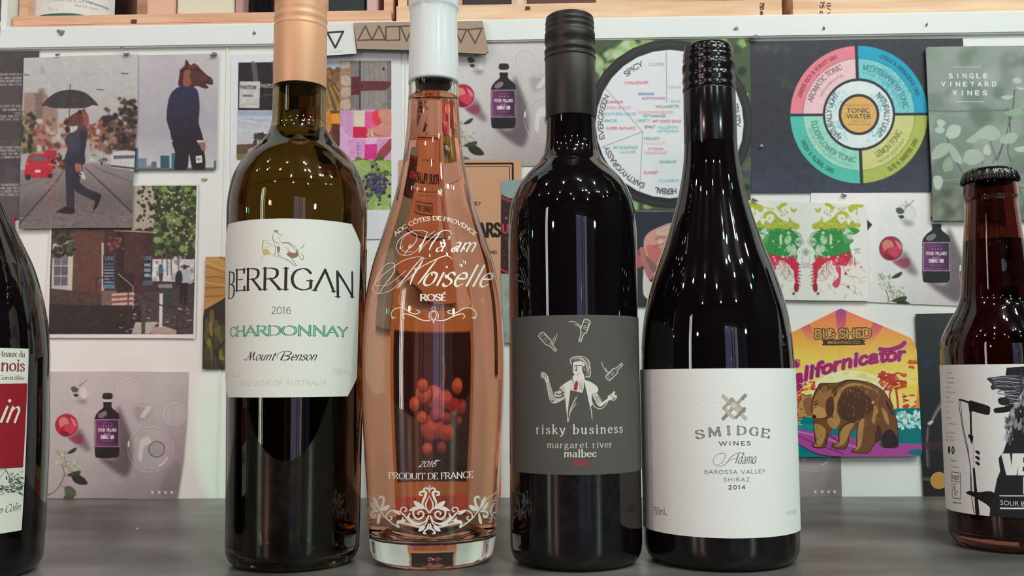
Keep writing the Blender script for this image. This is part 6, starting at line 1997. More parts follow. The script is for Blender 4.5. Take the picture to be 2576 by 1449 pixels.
# mirrored ink blot card
def art_ink(p):
    z = Z(1860, 480, 2.7864)
    p.rect(1850, 490, 2200, 770, (232, 229, 220))
    rg = random.Random(77)
    cols = {0: (176, 180, 44), 1: (44, 140, 62), 2: (206, 30, 62)}

    def both(f):
        f(lambda x, y: (x, y)); f(lambda x, y: (930 + (y - 300) * .01 - x, y + (x - 465) * -.012))

    def poly(q, c, al=1.0):
        for m in (0, 1):
            a = [((930 - q[i]) if m else q[i], q[i + 1]) for i in range(0, len(q), 2)]
            p.sm(z(*[v for t in a for v in t]), c, al)

    def ln(q, w, c, al=1.0):
        for m in (0, 1):
            a = [((930 - q[i]) if m else q[i], q[i + 1]) for i in range(0, len(q), 2)]
            p.line(z(*[v for t in a for v in t]), w, c, al, sm=True)
    Y, G, R = cols[0], cols[1], cols[2]
    for q in ((62, 90, 100, 85, 160, 105, 165, 140, 140, 150, 110, 120, 70, 115), (272, 120, 290, 92, 330, 85, 325, 105, 300, 115, 285, 140), (358, 115, 380, 130, 402, 122, 395, 145, 378, 152, 362, 140), (165, 165, 200, 142, 240, 150, 262, 180, 230, 165, 195, 170, 185, 195, 168, 190),
              (235, 150, 275, 185, 320, 225, 300, 230, 260, 200), (130, 215, 165, 240, 185, 205, 220, 230, 250, 190, 290, 230, 340, 220, 350, 180, 372, 215, 420, 235, 410, 270, 340, 268, 280, 262, 210, 275, 150, 270, 130, 245), (80, 235, 110, 225, 150, 245, 130, 262, 95, 255)):
        poly(q, Y, .9)
    ln((160, 110, 210, 130, 262, 180, 330, 225), 1.6, Y); ln((270, 130, 300, 95, 330, 90), 2.4, Y)
    poly((90, 275, 150, 255, 210, 265, 280, 262, 350, 275, 400, 300, 432, 335, 440, 375, 420, 395, 400, 430, 405, 470, 360, 480, 300, 470, 240, 462, 190, 450, 150, 430, 160, 380, 130, 350, 155, 320, 110, 300), G)
    poly((150, 430, 240, 450, 320, 465, 385, 470, 400, 500, 412, 560, 405, 620, 415, 670, 405, 705, 385, 690, 390, 640, 372, 560, 340, 520, 300, 485, 260, 500, 230, 520, 190, 525, 160, 490), R)
    poly((225, 525, 262, 520, 250, 560, 235, 600, 280, 650, 255, 680, 230, 660, 220, 600), R, .8)
    for q in ((355, 275, 420, 300, 440, 350, 430, 380),):
        ln(q, 1.5, (36, 110, 60))
    # white cut-outs and fine dark drawing
    for x, y, r in ((424, 358, 33), (465, 430, 30)):
        for m in ((0, 1) if x != 465 else (0,)):
            xx = 930 - x if m else x
            p.ell(*z(xx, y)[0], r / 2.786, r / 2.786, (232, 230, 222)); t = np.linspace(0, 6.283, 30); p.line(z(*np.stack([xx + (r - 5) * np.cos(t), y + (r - 5) * np.sin(t)], 1).ravel()), .9, (90, 130, 100)); p.ell(*z(xx, y)[0], r / 5, r / 4.5, (150, 170, 150))
    for q in ((285, 300, 300, 370, 282, 370), (155, 275, 190, 260, 175, 330, 140, 335), (320, 330, 350, 310, 365, 340, 345, 375, 318, 365), (330, 390, 380, 375, 400, 420, 385, 470, 340, 430)):
        poly(q, (206, 216, 190), .85)
    for i in range(12):
        ln((100 + i * 8, 330 + i * 4, 150 + i * 6, 275 - i), .7, (214, 226, 206))
    for i in range(7):
        ln((282 + i * 3, 375, 290 + i, 300), .6, (214, 226, 206))
    for q in ((262, 540, 300, 520, 320, 490, 345, 530, 380, 560, 375, 610, 330, 640, 290, 600, 255, 580),):
        poly(q, (226, 218, 206))
        ln((285, 590, 330, 530, 360, 590), .9, (150, 60, 70)); ln((300, 560, 325, 620, 350, 560), .9, (150, 60, 70)); ln((320, 500, 322, 570), .8, (150, 60, 70))
    for q in ((190, 500, 220, 475, 255, 490, 240, 525, 200, 520, 190, 500), (200, 490, 230, 510, 250, 490), (205, 470, 225, 495, 245, 470)):
        ln(q, 1.2, (236, 190, 190))
    rg = random.Random(4)
    for i in range(46):
        x, y = rg.uniform(90, 420), rg.uniform(480, 740)
        ln((x, y, x + rg.uniform(-30, 30), y + rg.uniform(-36, 36)), rg.uniform(.5, 1.3), rg.choice([(120, 60, 64), (96, 80, 76), (186, 40, 60), (110, 90, 90)]), .75)
    for i in range(14):
        ln((400, 500 + i * 12, 412 + (i % 2) * 14, 506 + i * 12), 2.4, R)
    poly((385, 655, 405, 650, 418, 675, 405, 708, 385, 700), (150, 30, 50)); poly((372, 712, 388, 712, 386, 728, 372, 728), (96, 80, 90))
    for y in range(0, 6):
        p.line(z(440, 505 + y * 6, 492, 505 + y * 6), .6, (120, 110, 110), .8)
    p.line(z(440, 460, 440, 535, 492, 535, 492, 460), .8, (130, 120, 118)); p.ell(*z(854, 535)[0], 2, 2, R); p.text('π', *z(805, 440, 850, 436), 17, (96, 110, 96), 'sansl')
    for i in range(14):
        x, y = rg.uniform(700, 860), rg.uniform(430, 700)
        p.line(z(x, y, x + rg.uniform(20, 60), y + rg.uniform(-30, 40)), .8, rg.choice([(120, 100, 100), (190, 60, 80)]), .7)
    for i in range(40):
        x, y = rg.uniform(80, 330), rg.uniform(110, 260)
        poly((x, y, x + 8, y - 8, x + 16, y, x + 8, y + 10), rg.choice([(190, 194, 90), (200, 206, 130), (150, 160, 60)]), .6)
    rg = random.Random(91)
    for i in range(150):
        zone = rg.choice('YGGRRW')
        if zone == 'Y':
            x, y, c = rg.uniform(140, 410), rg.gauss(240, 22), rg.choice([Y, (150, 160, 40), (200, 204, 90)])
        elif zone == 'G':
            x, y, c = rg.uniform(140, 430), rg.choice([rg.gauss(285, 12), rg.gauss(440, 14), rg.uniform(290, 440)]), rg.choice([G, (30, 110, 54), (70, 160, 84), (110, 150, 60)])
        elif zone == 'R':
            x, y, c = rg.uniform(150, 410), rg.choice([rg.gauss(490, 16), rg.gauss(560, 50)]), rg.choice([R, (170, 24, 50), (226, 90, 110)])
        else:
            x, y, c = rg.uniform(180, 400), rg.uniform(290, 540), rg.choice([(226, 222, 208), (206, 214, 180), (236, 232, 224)])
        s_ = rg.uniform(3, 11)
        q = []
        for t in range(6):
            a_ = t * 1.047 + rg.uniform(-.3, .3)
            rr = s_ * rg.uniform(.4, 1.5)
            q += [x + rr * math.cos(a_), y + rr * math.sin(a_)]
        if zone == 'R' and 255 < x < 385 and y > 515:
            continue
        poly(q, c, .85)
    for i in range(26):
        x = rg.uniform(120, 400)
        ln((x, 262, x + rg.uniform(-12, 12), 240 - rg.uniform(0, 30)), 1.2, Y, .9)
        ln((x, 470, x + rg.uniform(-8, 8), 500 + rg.uniform(0, 30)), 1.4, R, .9)
    p.soft((1870, 500, 2190, 760), .35)


sheet('ink_blot_card', 'white square card with a mirrored yellow, green and red ink blot skull-like pattern', 'card',
      [(1872, 505), (1900, 503), (2180, 515), (2183, 600), (2186, 757), (2060, 756), (1930, 753), (1874, 752)], art_ink, 4, bg=(232, 229, 220))


# beer clip with surfing bears
def art_bears(p):
    z = Z(1970, 760, 2.7867)
    p.rect(1940, 760, 2350, 1170, {'c': [(240, 130, 84), (246, 170, 80), (248, 214, 96), (250, 226, 130)], 'p': [(2115, 790), (2115, 960)]})
    cx, cy = 405, 600
    for i, a in enumerate(range(-7, 8)):
        a0, a1 = math.radians(a * 15.2 - 4), math.radians(a * 15.2 + 4)
        if i % 2:
            P = [(cx + 60 * math.sin(a0), cy - 60 * math.cos(a0)), (cx + 640 * math.sin(a0), cy - 640 * math.cos(a0)), (cx + 640 * math.sin(a1), cy - 640 * math.cos(a1)), (cx + 60 * math.sin(a1), cy - 60 * math.cos(a1))]
            p.fill(z(*[v for t in P for v in t]), {'c': [(170, 62, 140), (226, 100, 110), (248, 180, 80), (246, 216, 90)], 'p': z(405, 60, 405, 420)}, .95)
    p.ell(*z(470, 640)[0], 100, 58, (250, 244, 200), .9); p.blobs((1985, 900, 2310, 1010), 40, 6, 20, [(248, 216, 90), (244, 190, 84), (250, 236, 150)], 5, .4, 2.2)
    # foliage
    for bx_ in ((60, 400, 110, 430), (110, 560, 220, 620), (880, 400, 950, 480), (840, 640, 950, 760), (70, 600, 120, 720)):
        p.blobs((*z(bx_[0], bx_[1])[0], *z(bx_[2], bx_[3])[0]), 24, 3, 9, [(214, 84, 56), (196, 66, 52), (230, 120, 60)], bx_[0], .9, 1.8)
    p.fill(z(945, 540, 985, 500, 985, 760, 930, 745), (240, 140, 70)); p.blobs((*z(670, 490)[0], *z(860, 620)[0]), 50, 4, 10, [(206, 76, 54), (186, 60, 48), (222, 100, 60)], 8, .95, 1.6)
    for a in ((765, 550, 690, 545, 668, 570), (765, 550, 720, 600, 700, 640), (765, 550, 790, 500, 830, 500), (765, 550, 850, 560, 862, 600), (765, 560, 740, 510, 710, 500)):
        p.line(z(*a), [7, 2], (196, 66, 50), sm=True)
    p.line(z(790, 600, 800, 680, 806, 770), 5, (190, 70, 50), sm=True); p.line(z(760, 600, 745, 660, 770, 740), 4, (190, 70, 50), sm=True)
    # sea, surf, board
    p.fill(z(0, 810, 200, 800, 500, 780, 800, 745, 1000, 740, 1000, 1100, 0, 1100), (0, 130, 136)); p.fill(z(0, 860, 300, 850, 400, 880, 0, 900), (20, 150, 150)); p.line(z(70, 830, 120, 845), 3, (226, 226, 120)); p.line(z(80, 850, 130, 858), 2, (226, 226, 120))
    p.fill(z(700, 755, 970, 745, 970, 1010, 700, 990), (0, 120, 126)); p.blobs((*z(800, 770)[0], *z(970, 880)[0]), 90, 3, 7, [(214, 232, 228), (170, 214, 214), (110, 190, 190), (236, 244, 240)], 9)
    p.sm(z(60, 890, 150, 895, 320, 925, 520, 950, 760, 985, 985, 1000, 985, 1085, 700, 1085, 400, 1082, 250, 1065, 120, 1000, 60, 950), (176, 76, 156)); p.line(z(80, 900, 250, 940, 420, 990, 600, 1040), 4, (206, 130, 190), sm=True); p.line(z(75, 925, 250, 1000, 420, 1060), 2.4, (130, 40, 110), sm=True); p.line(z(60, 945, 120, 1003, 250, 1066, 400, 1083), 2, (60, 20, 60), sm=True)
    p.sm(z(880, 1045, 930, 1030, 985, 1040, 985, 1075, 900, 1068), (0, 120, 120))
    # bears (printed illustration)
    BR, BD, BL, O = (124, 76, 44), (78, 44, 34), (196, 146, 84), (50, 28, 28)
    p.sm(z(76, 790, 100, 735, 110, 700, 125, 680, 122, 655, 140, 642, 155, 655, 200, 648, 215, 690, 215, 790, 195, 810, 150, 800, 125, 828, 95, 820, 78, 805), BL); p.line(z(76, 790, 100, 735, 110, 700, 125, 680, 122, 655, 140, 642, 155, 655, 200, 648), 1.6, O, sm=True)
    p.sm(z(80, 785, 100, 775, 105, 790, 90, 800), O); p.line(z(118, 748, 140, 750), 1.6, O); p.line(z(85, 805, 120, 812, 150, 800), 1.4, O, sm=True); p.sm(z(140, 690, 200, 670, 205, 780, 165, 790), (150, 100, 60))
    p.sm(z(205, 700, 215, 640, 245, 590, 270, 570, 380, 565, 450, 545, 540, 550, 620, 570, 700, 620, 745, 690, 780, 780, 800, 860, 802, 960, 805, 1000, 770, 1020, 700, 1015, 672, 990, 690, 960, 660, 960, 630, 1000, 605, 1048, 570, 1058, 490, 1050, 480, 1030, 520, 1010, 515, 930, 500, 880, 460, 960,
              445, 1015, 400, 1030, 345, 1015, 345, 990, 385, 985, 390, 900, 380, 880, 330, 910, 300, 1000, 270, 1020, 215, 1015, 203, 995, 225, 975, 215, 880, 212, 830, 205, 805, 200, 760), BR)
    p.sm(z(360, 640, 420, 600, 520, 600, 600, 660, 640, 740, 560, 800, 470, 840, 400, 800, 380, 720), BD, .8); p.sm(z(690, 940, 740, 890, 790, 930, 803, 1000, 760, 1020, 700, 1012), (48, 30, 40)); p.sm(z(660, 860, 690, 900, 680, 960, 640, 980), BD)
    for a in ((345, 740, 370, 650, 420, 590, 500, 565, 600, 590, 680, 640, 640, 620, 540, 585, 440, 600, 390, 680, 375, 760, 400, 830, 370, 870), (215, 860, 260, 860, 300, 900, 280, 980, 260, 1010, 215, 1005, 235, 975), (530, 830, 570, 820, 560, 900, 545, 1010, 500, 1040, 520, 1000, 520, 900),
              (400, 920, 440, 860, 500, 850, 470, 900, 430, 990, 360, 1010, 395, 980), (690, 740, 730, 780, 740, 860, 710, 820), (310, 820, 350, 810, 380, 860, 360, 890, 320, 860)):
        p.sm(z(*a), BL, .9)
    p.sm(z(205, 760, 212, 690, 240, 630, 290, 600, 340, 620, 360, 700, 345, 780, 290, 810, 240, 815, 208, 800), (170, 118, 68)); p.sm(z(205, 770, 240, 730, 290, 750, 300, 800, 240, 814, 206, 800), (206, 156, 96)); p.sm(z(300, 700, 345, 660, 355, 760, 310, 800), BD, .8)
    p.sm(z(262, 600, 275, 580, 305, 580, 320, 605, 300, 632, 270, 628), (150, 96, 56)); p.line(z(262, 610, 268, 585, 295, 578, 318, 595, 315, 620), 1.8, O, sm=True); p.sm(z(203, 795, 225, 790, 232, 806, 212, 812), O); p.line(z(222, 720, 245, 708), 2.4, O); p.line(z(215, 705, 240, 690), 1.6, O)
    for q in ((205, 790, 200, 740, 212, 660, 245, 590, 270, 570, 380, 566, 450, 546, 540, 551, 620, 571, 700, 622, 745, 692, 780, 782, 800, 862, 805, 1000, 770, 1020, 700, 1015, 675, 990), (340, 640, 370, 600, 410, 570, 450, 548), (205, 805, 240, 816, 290, 812, 345, 780, 350, 740),
              (390, 985, 392, 900, 440, 855, 500, 835), (515, 1010, 518, 920, 530, 840, 580, 780), (345, 990, 345, 1015, 400, 1030, 445, 1015, 462, 955), (480, 1035, 490, 1052, 570, 1058, 605, 1045, 640, 990, 690, 955), (203, 995, 215, 1016, 270, 1020, 302, 1000, 318, 930, 390, 980), (212, 830, 218, 900, 225, 975)):
        p.line(z(*q), 1.8, O, sm=True)
    rg = random.Random(6)
    for i in range(70):
        x, y = rg.uniform(370, 720), rg.uniform(580, 860)
        p.line(z(x, y, x + rg.uniform(-14, 14), y + rg.uniform(8, 30)), rg.uniform(1, 2.4), rg.choice([BD, BL, (150, 100, 60)]), .6)
    for i in range(120):
        t = rg.random()
        if rg.random() < .5:
            x, y = rg.uniform(380, 700), rg.uniform(565, 640) + abs(rg.gauss(0, 8))
            c_ = rg.choice([BL, (170, 120, 70), BR])
        else:
            x, y = rg.choice([(rg.uniform(620, 780), rg.uniform(700, 950)), (rg.uniform(215, 300), rg.uniform(830, 1000)), (rg.uniform(520, 600), rg.uniform(830, 1030))])
            c_ = rg.choice([BD, BR, (160, 108, 60), (100, 60, 38)])
        p.line(z(x, y, x + rg.uniform(-10, 4), y + rg.uniform(10, 34)), [rg.uniform(1, 2.6), .5], c_, .7)
    p.sm(z(640, 720, 668, 760, 650, 800, 640, 850, 620, 830, 630, 780), BL, .85); p.sm(z(618, 700, 634, 690, 640, 705, 625, 715), (226, 196, 150), .8)
    p.sm(z(590, 560, 600, 555, 610, 570), BL); p.sm(z(712, 688, 730, 700, 760, 760, 770, 800, 745, 760), (60, 30, 50))
    # lettering
    p.text('BIG SHED', *z(222, 252, 616, 246), 21, (70, 44, 34), 'sansb', wk=1.75); p.text('BIG SHED', *z(222, 252, 616, 246), 20.5, (206, 160, 84), 'sansb', wk=1.0)
    p.fill(z(268, 262, 576, 264, 566, 282, 578, 298, 270, 304, 282, 284), (84, 56, 42)); p.fill(z(292, 262, 556, 260, 556, 300, 292, 304), (70, 46, 38)); p.text('BREWING CO', *z(312, 293, 538, 291), 6.6, (206, 160, 96), 'sansb')
    for w, c, kk in ((2.2, (206, 140, 190), 0), (1.55, (120, 36, 100), 0), (.98, (196, 34, 96), 0)):
        word_pts = [('Californicator', 0)]
        W, st = layout('alifornicator', 'fat')
        A, B = np.array(z(70, 575)[0]), np.array(z(850, 400)[0])
        h = 29.0
        for Q, wd in st:
            t = Q[:, 0] / W
            base = A + (B - A) * t[:, None] + np.array([0, 1]) * (-22 * np.sin(t * math.pi) * .55)[:, None]
            th = math.atan2(B[1] - A[1], B[0] - A[0])
            up = np.array([math.sin(th) * 1.0, -math.cos(th)])
            grow = (1.0 + .1 * t)[:, None]
            P = base + up * Q[:, 1:] * h / 10 * grow
            p._stroke(p.m(P), wd * w * .62 * h / 10 * p.k, c)
        p.line(z(95, 440, 70, 420, 40, 440, 20, 520, 40, 620, 90, 610, 115, 590), 8 * w, c, sm=True)
        p.line(z(680, 330, 740, 335, 820, 310, 850, 285), 6 * w, c, sm=True)


sheet('beer_clip', 'house-shaped glossy beer clip with surfing brown bears and magenta script', 'beer clip',
      [(1940, 862), (2115.5, 776), (2292, 850), (2306, 880), (2320, 1135), (2316, 1148), (2150, 1149), (1940, 1150)], art_bears, 5, bg=(240, 150, 84), thick=.0022, rough=.25)


def art_dark(p):
    z = Z(1970, 760, 2.7867)
    p.rect(2290, 780, 2460, 1260, {'c': [(44, 48, 48), (34, 34, 38), (28, 24, 26)], 'p': [(2380, 790), (2380, 1240)]})
    p.blobs((2310, 900, 2420, 920), 6, 8, 16, [(40, 46, 70)], 3, .5); p.line(z(1135, 680, 1080, 760, 1030, 855), [14, 6], (110, 84, 88), .8); p.line(z(1128, 690, 1075, 770, 1035, 850), 2, (190, 176, 180)); p.sm(z(1010, 850, 1040, 830, 1055, 840, 1030, 862), (214, 200, 200))
    p.line(z(1020, 870, 1012, 960, 1022, 1150), 7, (70, 54, 60)); p.line(z(1014, 880, 1005, 1000, 1012, 1150), 2, (170, 160, 166)); p.fill(z(975, 980, 1200, 975, 1200, 1030, 975, 1030), (74, 42, 48), .7)
    p.ell(*z(1150, 820)[0], 10, 34, (150, 90, 70), .5); p.line(z(980, 1240, 1100, 1240), 8, (120, 104, 110), .6); p.soft((2310, 960, 2420, 1250), 1.6)
    for cx_, r in ((1092, 60), (1190, 52)):
        p.ell(*z(cx_, 1250)[0], r / 2.787, r / 2.787, (206, 156, 76)); p.ell(*z(cx_, 1250)[0], r / 3.1, r / 3.1, (190, 136, 64))
        for i in range(10):
            p.line(z(cx_ - 40, 1210 + i * 9, cx_ + 40, 1208 + i * 9), .6, (214, 170, 100), .7)


sheet('dark_glassware_print', 'black print with a wine glass stem and gold seals beside the beer bottle', 'poster',
      [(2303, 790), (2460, 786), (2460, 1250), (2324, 1250), (2312, 1000)], art_dark, 3, bg=(38, 38, 42))


def art_pinkcard(p):
    p.rect(2540, 520, 2660, 760, (222, 226, 226)); p.blobs((2550, 590, 2640, 680), 26, 4, 10, [(226, 60, 130), (40, 130, 190), (236, 120, 170)], 3, .8)


sheet('bright_card', 'white card with pink and blue marks just showing right of the beer bottle neck', 'card',
      [(2545, 558), (2640, 557), (2640, 760), (2545, 760)], art_pinkcard, 3, bg=(222, 226, 226))


# ---- tags tucked under the shelf board ------------------------------------------------------
def art_tag(p):
    z = Z(800, 0, 4.2933)
    p.line(z(60, 356, 272, 340, 186, 515, 98, 352), 5, (44, 42, 44)); p.text('WINE', *z(134, 572, 268, 562), 5.5, (150, 150, 152), 'light')


M_tagside = mat('card_board_edge', (90, 84, 80), .8)
tw = on_wall([(842, 60)])[0]
sheet('white_tag', 'small white tag with a black outlined triangle right of the gold cap', 'tag', [(770, 62), (889, 57), (897, 135), (770, 143)], art_tag, 3, 2.4, bg=(226, 226, 224), plane=D - .0045, thick=.0012, side=M_tagside)


def art_kraft_tag(p):
    z = Z(800, 0, 4.2933)
    K = (96, 72, 56)
    for q in ((430, 436, 510, 280, 582, 430, 430, 436), (582, 430, 658, 280, 728, 430, 582, 430), (732, 290, 880, 286, 882, 432, 734, 436, 732, 290), (892, 284, 1020, 278, 956, 445, 892, 284), (1100, 300, 1220, 295, 1160, 440, 1100, 300), (1240, 295, 1360, 300, 1300, 450, 1240, 295), (1380, 300, 1470, 300, 1425, 440, 1380, 300), (1480, 316, 1604, 318, 1540, 460, 1480, 316), (1616, 320, 1770, 304, 1694, 470, 1616, 320)):
        p.line(z(*q), 3.6, K)


sheet('kraft_tag', 'long brown cardboard strip with outlined triangles behind the white cap', 'tag',
      [(890, 57), (1214, 52), (1229, 128), (1222, 136), (1040, 126), (898, 123)], art_kraft_tag, 4, 2.4, bg=(172, 150, 132), plane=D - .0045, thick=.0022, side=M_tagside, rough=.85)

# ---- blobs of adhesive putty --------------------------------------------------------------
M_putty = mat('grey_putty', (128, 130, 134), .75)


def putty(x, y, w, h, lab, seed, yp=D - .0042, m=M_putty):
    c = on_wall([(x, y)], yp)[0]
    rg = random.Random(seed)
    bm = bmesh.new()
    bmesh.ops.create_icosphere(bm, subdivisions=3, radius=1)
    for v in bm.verts:
        n = .75 + .4 * math.sin(3 * v.co.x + seed) * math.cos(2.3 * v.co.z + seed * 1.7) + .1 * rg.random()
        v.co = Vector((v.co.x * w / FPX * D * n * .5, v.co.y * .0011 - .0006, v.co.z * h / FPX * D * n * .5))
    me = bpy.data.meshes.new('putty_blob')
    bm.to_mesh(me); bm.free()
    me.polygons.foreach_set('use_smooth', [True] * len(me.polygons))
    me.materials.append(m)
    o = bpy.data.objects.new('putty_blob', me)
    COL.objects.link(o)
    o.location = tuple(c)
    tag(o, lab, 'putty', 'blobs of grey putty on the wall')


putty(154, 81, 21, 16, 'comma-shaped grey putty blob on the shelf board at the left', 1)
putty(640, 83, 7, 9, 'tiny grey putty dot on the shelf board left of the gold cap', 2)
putty(306, 119, 7, 7, 'tiny putty dot on the joint above the umbrella print', 3)
putty(1852, 71, 12, 10, 'pale putty smear on the shelf board right of the gloss black cap', 4, m=mat('pale_putty', (176, 180, 184), .7))
putty(2072, 71, 7, 10, 'small dark putty blob above the tonic wheel', 5)
putty(2331, 62, 6, 10, 'small dark putty blob on the board near the right edge', 6)
putty(538, 137, 24, 13, 'grey putty lump on the top right corner of the horse portrait', 7, D - .0042)
putty(318, 136, 24, 9, 'grey putty at the top edge of the umbrella print', 8, D - .0052)
putty(145, 138, 14, 7, 'dark putty bit at the top left edge of the umbrella print', 9, D - .0052)
putty(2123, 491, 16, 8, 'round grey putty above the flower card corner', 10, D - .0022)
putty(515, 450, 14, 11, 'pale round plug on the white panel below the horse portrait', 11, D - .0004, m=mat('pale_plug', (206, 202, 192), .6))
putty(1897, 503, 18, 9, 'grey putty on the top left corner of the ink blot card', 12, D - .0045)
putty(1898, 94, 26, 14, 'flat blue-grey putty on the board corner of the tonic poster', 13, D - .0045)
putty(1915, 368, 10, 9, 'pale blob painted as the sparkle of a pin on the dark tonic poster', 14, D - .003, m=mat('pin_sparkle', (196, 190, 190), .8))  # pale colour stands in for the sparkle of a pin

# ================================================================== BOXES ON THE SHELF ABOVE
M_pine = mat('pale_pine_wood', (232, 184, 152), .55, noise=(14, (214, 160, 126), (1.2, 1, 14)), bump=(120, .1, .0006))
M_pine2 = mat('knotty_pine_wood', (240, 206, 170), .5, noise=(11, (222, 170, 130), (1, 1, 12)), bump=(120, .1, .0006))
M_knot = mat('dark_wood_joint', (90, 56, 36), .7)
SF = D + .004          # front plane of the crates


def sx(x, y=50, yp=SF):
    return float(on_wall([(x, y)], yp)[0][0])


def sz(y, x, yp=SF):
    return float(on_wall([(x, y)], yp)[0][2])


def crate(x0, x1, ytop, xs, lab, m, top_rail=None, dep=.30, height=.17, floor_h=.003):
    a, b = sx(x0), sx(x1)
    e = empty('wooden_crate', ((a + b) / 2, SF, BT), lab, 'crate', 'wooden wine crates on the shelf')
    zt = sz(ytop, xs)
    zm = BT + (zt - BT) * .30
    if top_rail:
        box('bottom_board', (a - .002, SF - .001, BT), (b + .001, SF + dep, zm), m, e)
        box('front_slat', (a, SF, zm + .0007), (b, SF + .009, zt), m, e)
    else:
        box('bottom_board', (a, SF + .010, BT), (b, SF + dep, BT + .008), m, e)
        box('front_slat', (a, SF, BT + .0002), (b, SF + .009, zt), m, e)
    box('side_panel', (a, SF + .0095, BT + .009), (a + .008, SF + dep, BT + height), m, e)
    box('side_panel', (b - .008, SF + .0095, BT + .009), (b, SF + dep, BT + height), m, e)
    box('back_panel', (a + .0085, SF + dep - .008, BT + .009), (b - .0085, SF + dep, BT + height), m, e)
    return e, a, b, zt


e1, a1, b1, zt1 = crate(32, 984, 37, 300, 'pale pine crate at upper left holding a whisky bottle and boxes', M_pine, True, dep=.22)
box('staple', (sx(331), SF - .0012, sz(59, 337)), (sx(344), SF + .001, sz(50, 337)), M_knot, e1)
e2, a2, b2, zt2 = crate(997, 1968, 12, 1200, 'knotty pine crate in the upper middle behind the white and black caps', M_pine2, dep=.22)
box('staple', (sx(1322), SF - .0012, sz(24, 1328)), (sx(1334), SF + .001, sz(17, 1328)), M_knot, e2)
e3, a3, b3, zt3 = crate(1996, 2960, -40, 2300, 'large smooth pine crate at upper right with branded print', M_pine2, dep=.22)


def burnt(x, y, t, h, w):
    W, st = layout(t, 'sansb')
    V, F = [], []
    for Q, wd in st:
        P = np.stack([x + Q[:, 1] * h / 10, y - w + Q[:, 0] / W * w], 1)
        d = np.gradient(P, axis=0)
        d /= np.linalg.norm(d, axis=1)[:, None] + 1e-9
        n = np.stack([-d[:, 1], d[:, 0]], 1) * (wd[:, None] * h / 20)
        A, B = on_wall(P + n, SF - .0002), on_wall(P - n, SF - .0002)
        b = len(V)
        V += [tuple(v) for v in A] + [tuple(v) for v in B]
        for i in range(len(A) - 1):
            F.append((b + i, b + i + 1, b + len(A) + i + 1, b + len(A) + i))
    return V, F


for par, x, y, t, h, w in ((e2, 1912, 40, '750 ml', 10, 34), (e3, 2063, 40, '75 cl', 10, 38), (e3, 2080, 40, '13% V', 9, 34)):
    V, F = burnt(x, y, t, h, w)
    mesh_obj('burnt_lettering', V, F, M_knot, par)


def pack(name, x0, x1, y0, y1, col, lab, cat, dep=.035, back=.014, rough=.6, group=None, emptybase=True):
    yp = SF + back
    a, b = sx(x0, 40, yp), sx(x1, 40, yp)
    e = empty(name, ((a + b) / 2, yp, BT + .0085), lab, cat, group)
    m = mat(name + '_card', col, rough)
    zb = max(zm1, BT + .0085)
    box('carton_body', (a, yp, zb), (b, yp + dep, BT + .19), m, e, bevel=.001)
    return e, a, b, yp


zm1 = BT + (zt1 - BT) * .30 + .0003
pack('gift_box', 44, 76, 0, 40, (166, 132, 136), 'mauve box at the far left end of the crate', 'box', back=.112)
pack('gift_box', 369, 440, 0, 40, (226, 178, 156), 'salmon pink box in the crate beside the whisky bottle', 'box')
pack('gift_box', 445, 588, 0, 40, (222, 214, 190), 'pale cream box in the middle of the left crate', 'box')
pack('gift_box', 591, 612, 0, 40, (184, 144, 142), 'narrow dusky pink box next to the cream box', 'box')
pack('gift_box', 826, 916, 0, 30, (30, 44, 44), 'dark green-black box behind the gold cap', 'box')
pack('gift_box', 922, 950, 0, 30, (206, 172, 168), 'light pink box at the right end of the left crate', 'box')


class Simple:
    def __init__(s, x, y, base):
        s.x, s.y, s.base = x, y, (x, y, base)


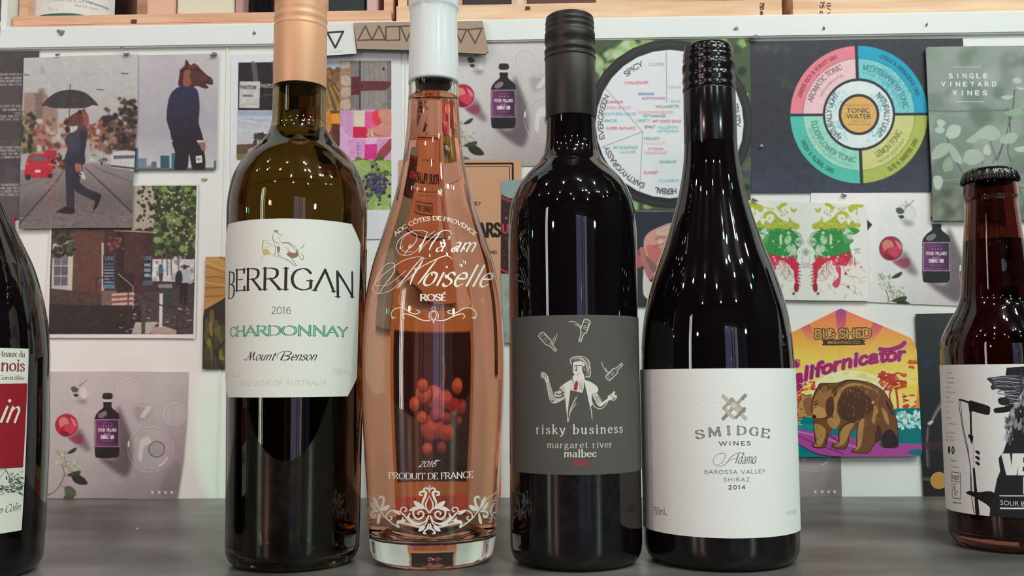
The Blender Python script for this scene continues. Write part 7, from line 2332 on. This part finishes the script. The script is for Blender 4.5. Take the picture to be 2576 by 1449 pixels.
def stub_bottle(xc, hw, lab, col=(.01, .008, .01, 1), back=.05, lx=None, art=None, lbg=(222, 216, 210)):
    yp = SF + back
    x = sx(xc, 20, yp)
    r = (sx(xc + hw, 20, yp) - sx(xc - hw, 20, yp)) / 2
    zb = zm1 + .0003
    e = empty('spirit_bottle', (x, yp, zb), lab, 'bottle')
    L = Simple(x, yp, zb)
    prof = [(r * .86, 0), (r * .95, .001), (r, .005), (r, .12), (r * .96, .135), (r * .7, .155), (r * .42, .17), (r * .36, .185), (r * .36, .215)]
    n = 72
    V, F = [], []
    for (rr, zz) in prof:
        for i in range(n):
            t = 2 * math.pi * i / n
            V.append((rr * math.sin(t), -rr * math.cos(t), zz))
    for j in range(len(prof) - 1):
        for i in range(n):
            a, b = j * n + i, j * n + (i + 1) % n
            F.append((a, b, b + n, a + n))
    F.append(tuple(range(n))[::-1]); F.append(tuple((len(prof) - 1) * n + i for i in range(n)))
    o = mesh_obj('bottle_glass', V, F, mat('dark_spirit_glass', rough=.05, lcol=col), None, True)
    o.parent = e; o.location = (0, 0, 0)
    if art:
        z0, z1 = .0035, .1
        t0, t1 = -1.12, 1.05
        k = FPX / yp * 2.2

        def mp(P):
            d = rays(P); W = d * (yp - r) / d[:, 1:2]
            for _ in range(8):
                th = np.arcsin(np.clip((W[:, 0] - x) / r, -.99, .99)); yy = yp - r * np.cos(th); W = d * (yy / d[:, 1])[:, None]
            return np.stack([(th - t0) * r * k, (z1 - (W[:, 2] - zb)) * k], 1)
        p = Pic(mp, (t1 - t0) * r * k, (z1 - z0) * k, 2.2, lbg)
        art(p)
        m = mat('whisky_label_paper', rough=.6, image=p.image('whisky_label'))
        V, F, uv = [], [], []
        for j, zz in enumerate((z0, z1)):
            for i in range(41):
                t = t0 + (t1 - t0) * i / 40
                V.append(((r + .0002) * math.sin(t), -(r + .0002) * math.cos(t), zz)); uv.append((i / 40, j))
        for i in range(40):
            F.append((i, i + 1, i + 42, i + 41))
        o2 = mesh_obj('front_label', V, F, m, None, True, uv)
        o2.parent = e; o2.location = (0, 0, 0)
    return e


def art_whisky(p):
    z = Z(0, 0, 3.68)
    K = (120, 110, 112)
    for y0, t, x0, x1, dy in ((8, 'D. JOHNSTON & CO.,', 440, 790, 16), (18, 'LAPHROAIG DISTILLERY', 800, 1080, 62), (48, 'ISLE OF ISLAY', 690, 910, 42), (2, 'BOTTLED IN SCOTLAND', 760, 1075, 88)):
        p.text(t, *z(x0, y0 + 8, x1, y0 + 8 + dy), 5, K, 'sans')
    p.text('70cl e', *z(440, 102, 528, 100), 9, (160, 150, 150), 'sansl')
    p.sm(z(340, 165, 420, 132, 540, 122, 680, 124, 800, 145, 860, 180, 700, 230, 460, 230), (54, 96, 74))


stub_bottle(208, 126, 'dark whisky bottle with a white and green label in the left crate', back=.060, art=art_whisky)
stub_bottle(655, 36, 'black glossy bottle left of the gold cap in the crate', back=.04)
M_dk = (44, 28, 34)
zm1 = BT + .0085
pack('carton', 1163, 1285, 0, 20, (52, 36, 42), 'very dark box in the middle crate right of the white cap', 'box', back=.012)
pack('carton', 1296, 1318, 0, 20, (226, 200, 188), 'thin pale box standing in the middle crate', 'box', back=.012)
pack('carton', 1325, 1500, 0, 20, (96, 56, 50), 'maroon brown box in the middle crate above the charcoal bottle', 'box', back=.012)
pack('carton', 1024, 1050, 0, 30, (150, 96, 84), 'brown box at the left end of the middle crate', 'box', back=.012)

cr = on_plane_z([(346, 1333)], -H)[0]
bm = bmesh.new()
bmesh.ops.create_icosphere(bm, subdivisions=2, radius=.0007)
for v in bm.verts:
    v.co *= 1 + .4 * math.sin(7 * v.co.x / .0007 + 3 * v.co.z / .0007)
me = bpy.data.meshes.new('crumb')
bm.to_mesh(me); bm.free()
me.materials.append(mat('pale_crumb', (226, 210, 200), .7))
o = bpy.data.objects.new('crumb', me)
COL.objects.link(o)
o.location = (cr[0], cr[1], -H + .0007)
tag(o, 'tiny pale crumb on the counter in front of the pinkish gin postcard', 'crumb')
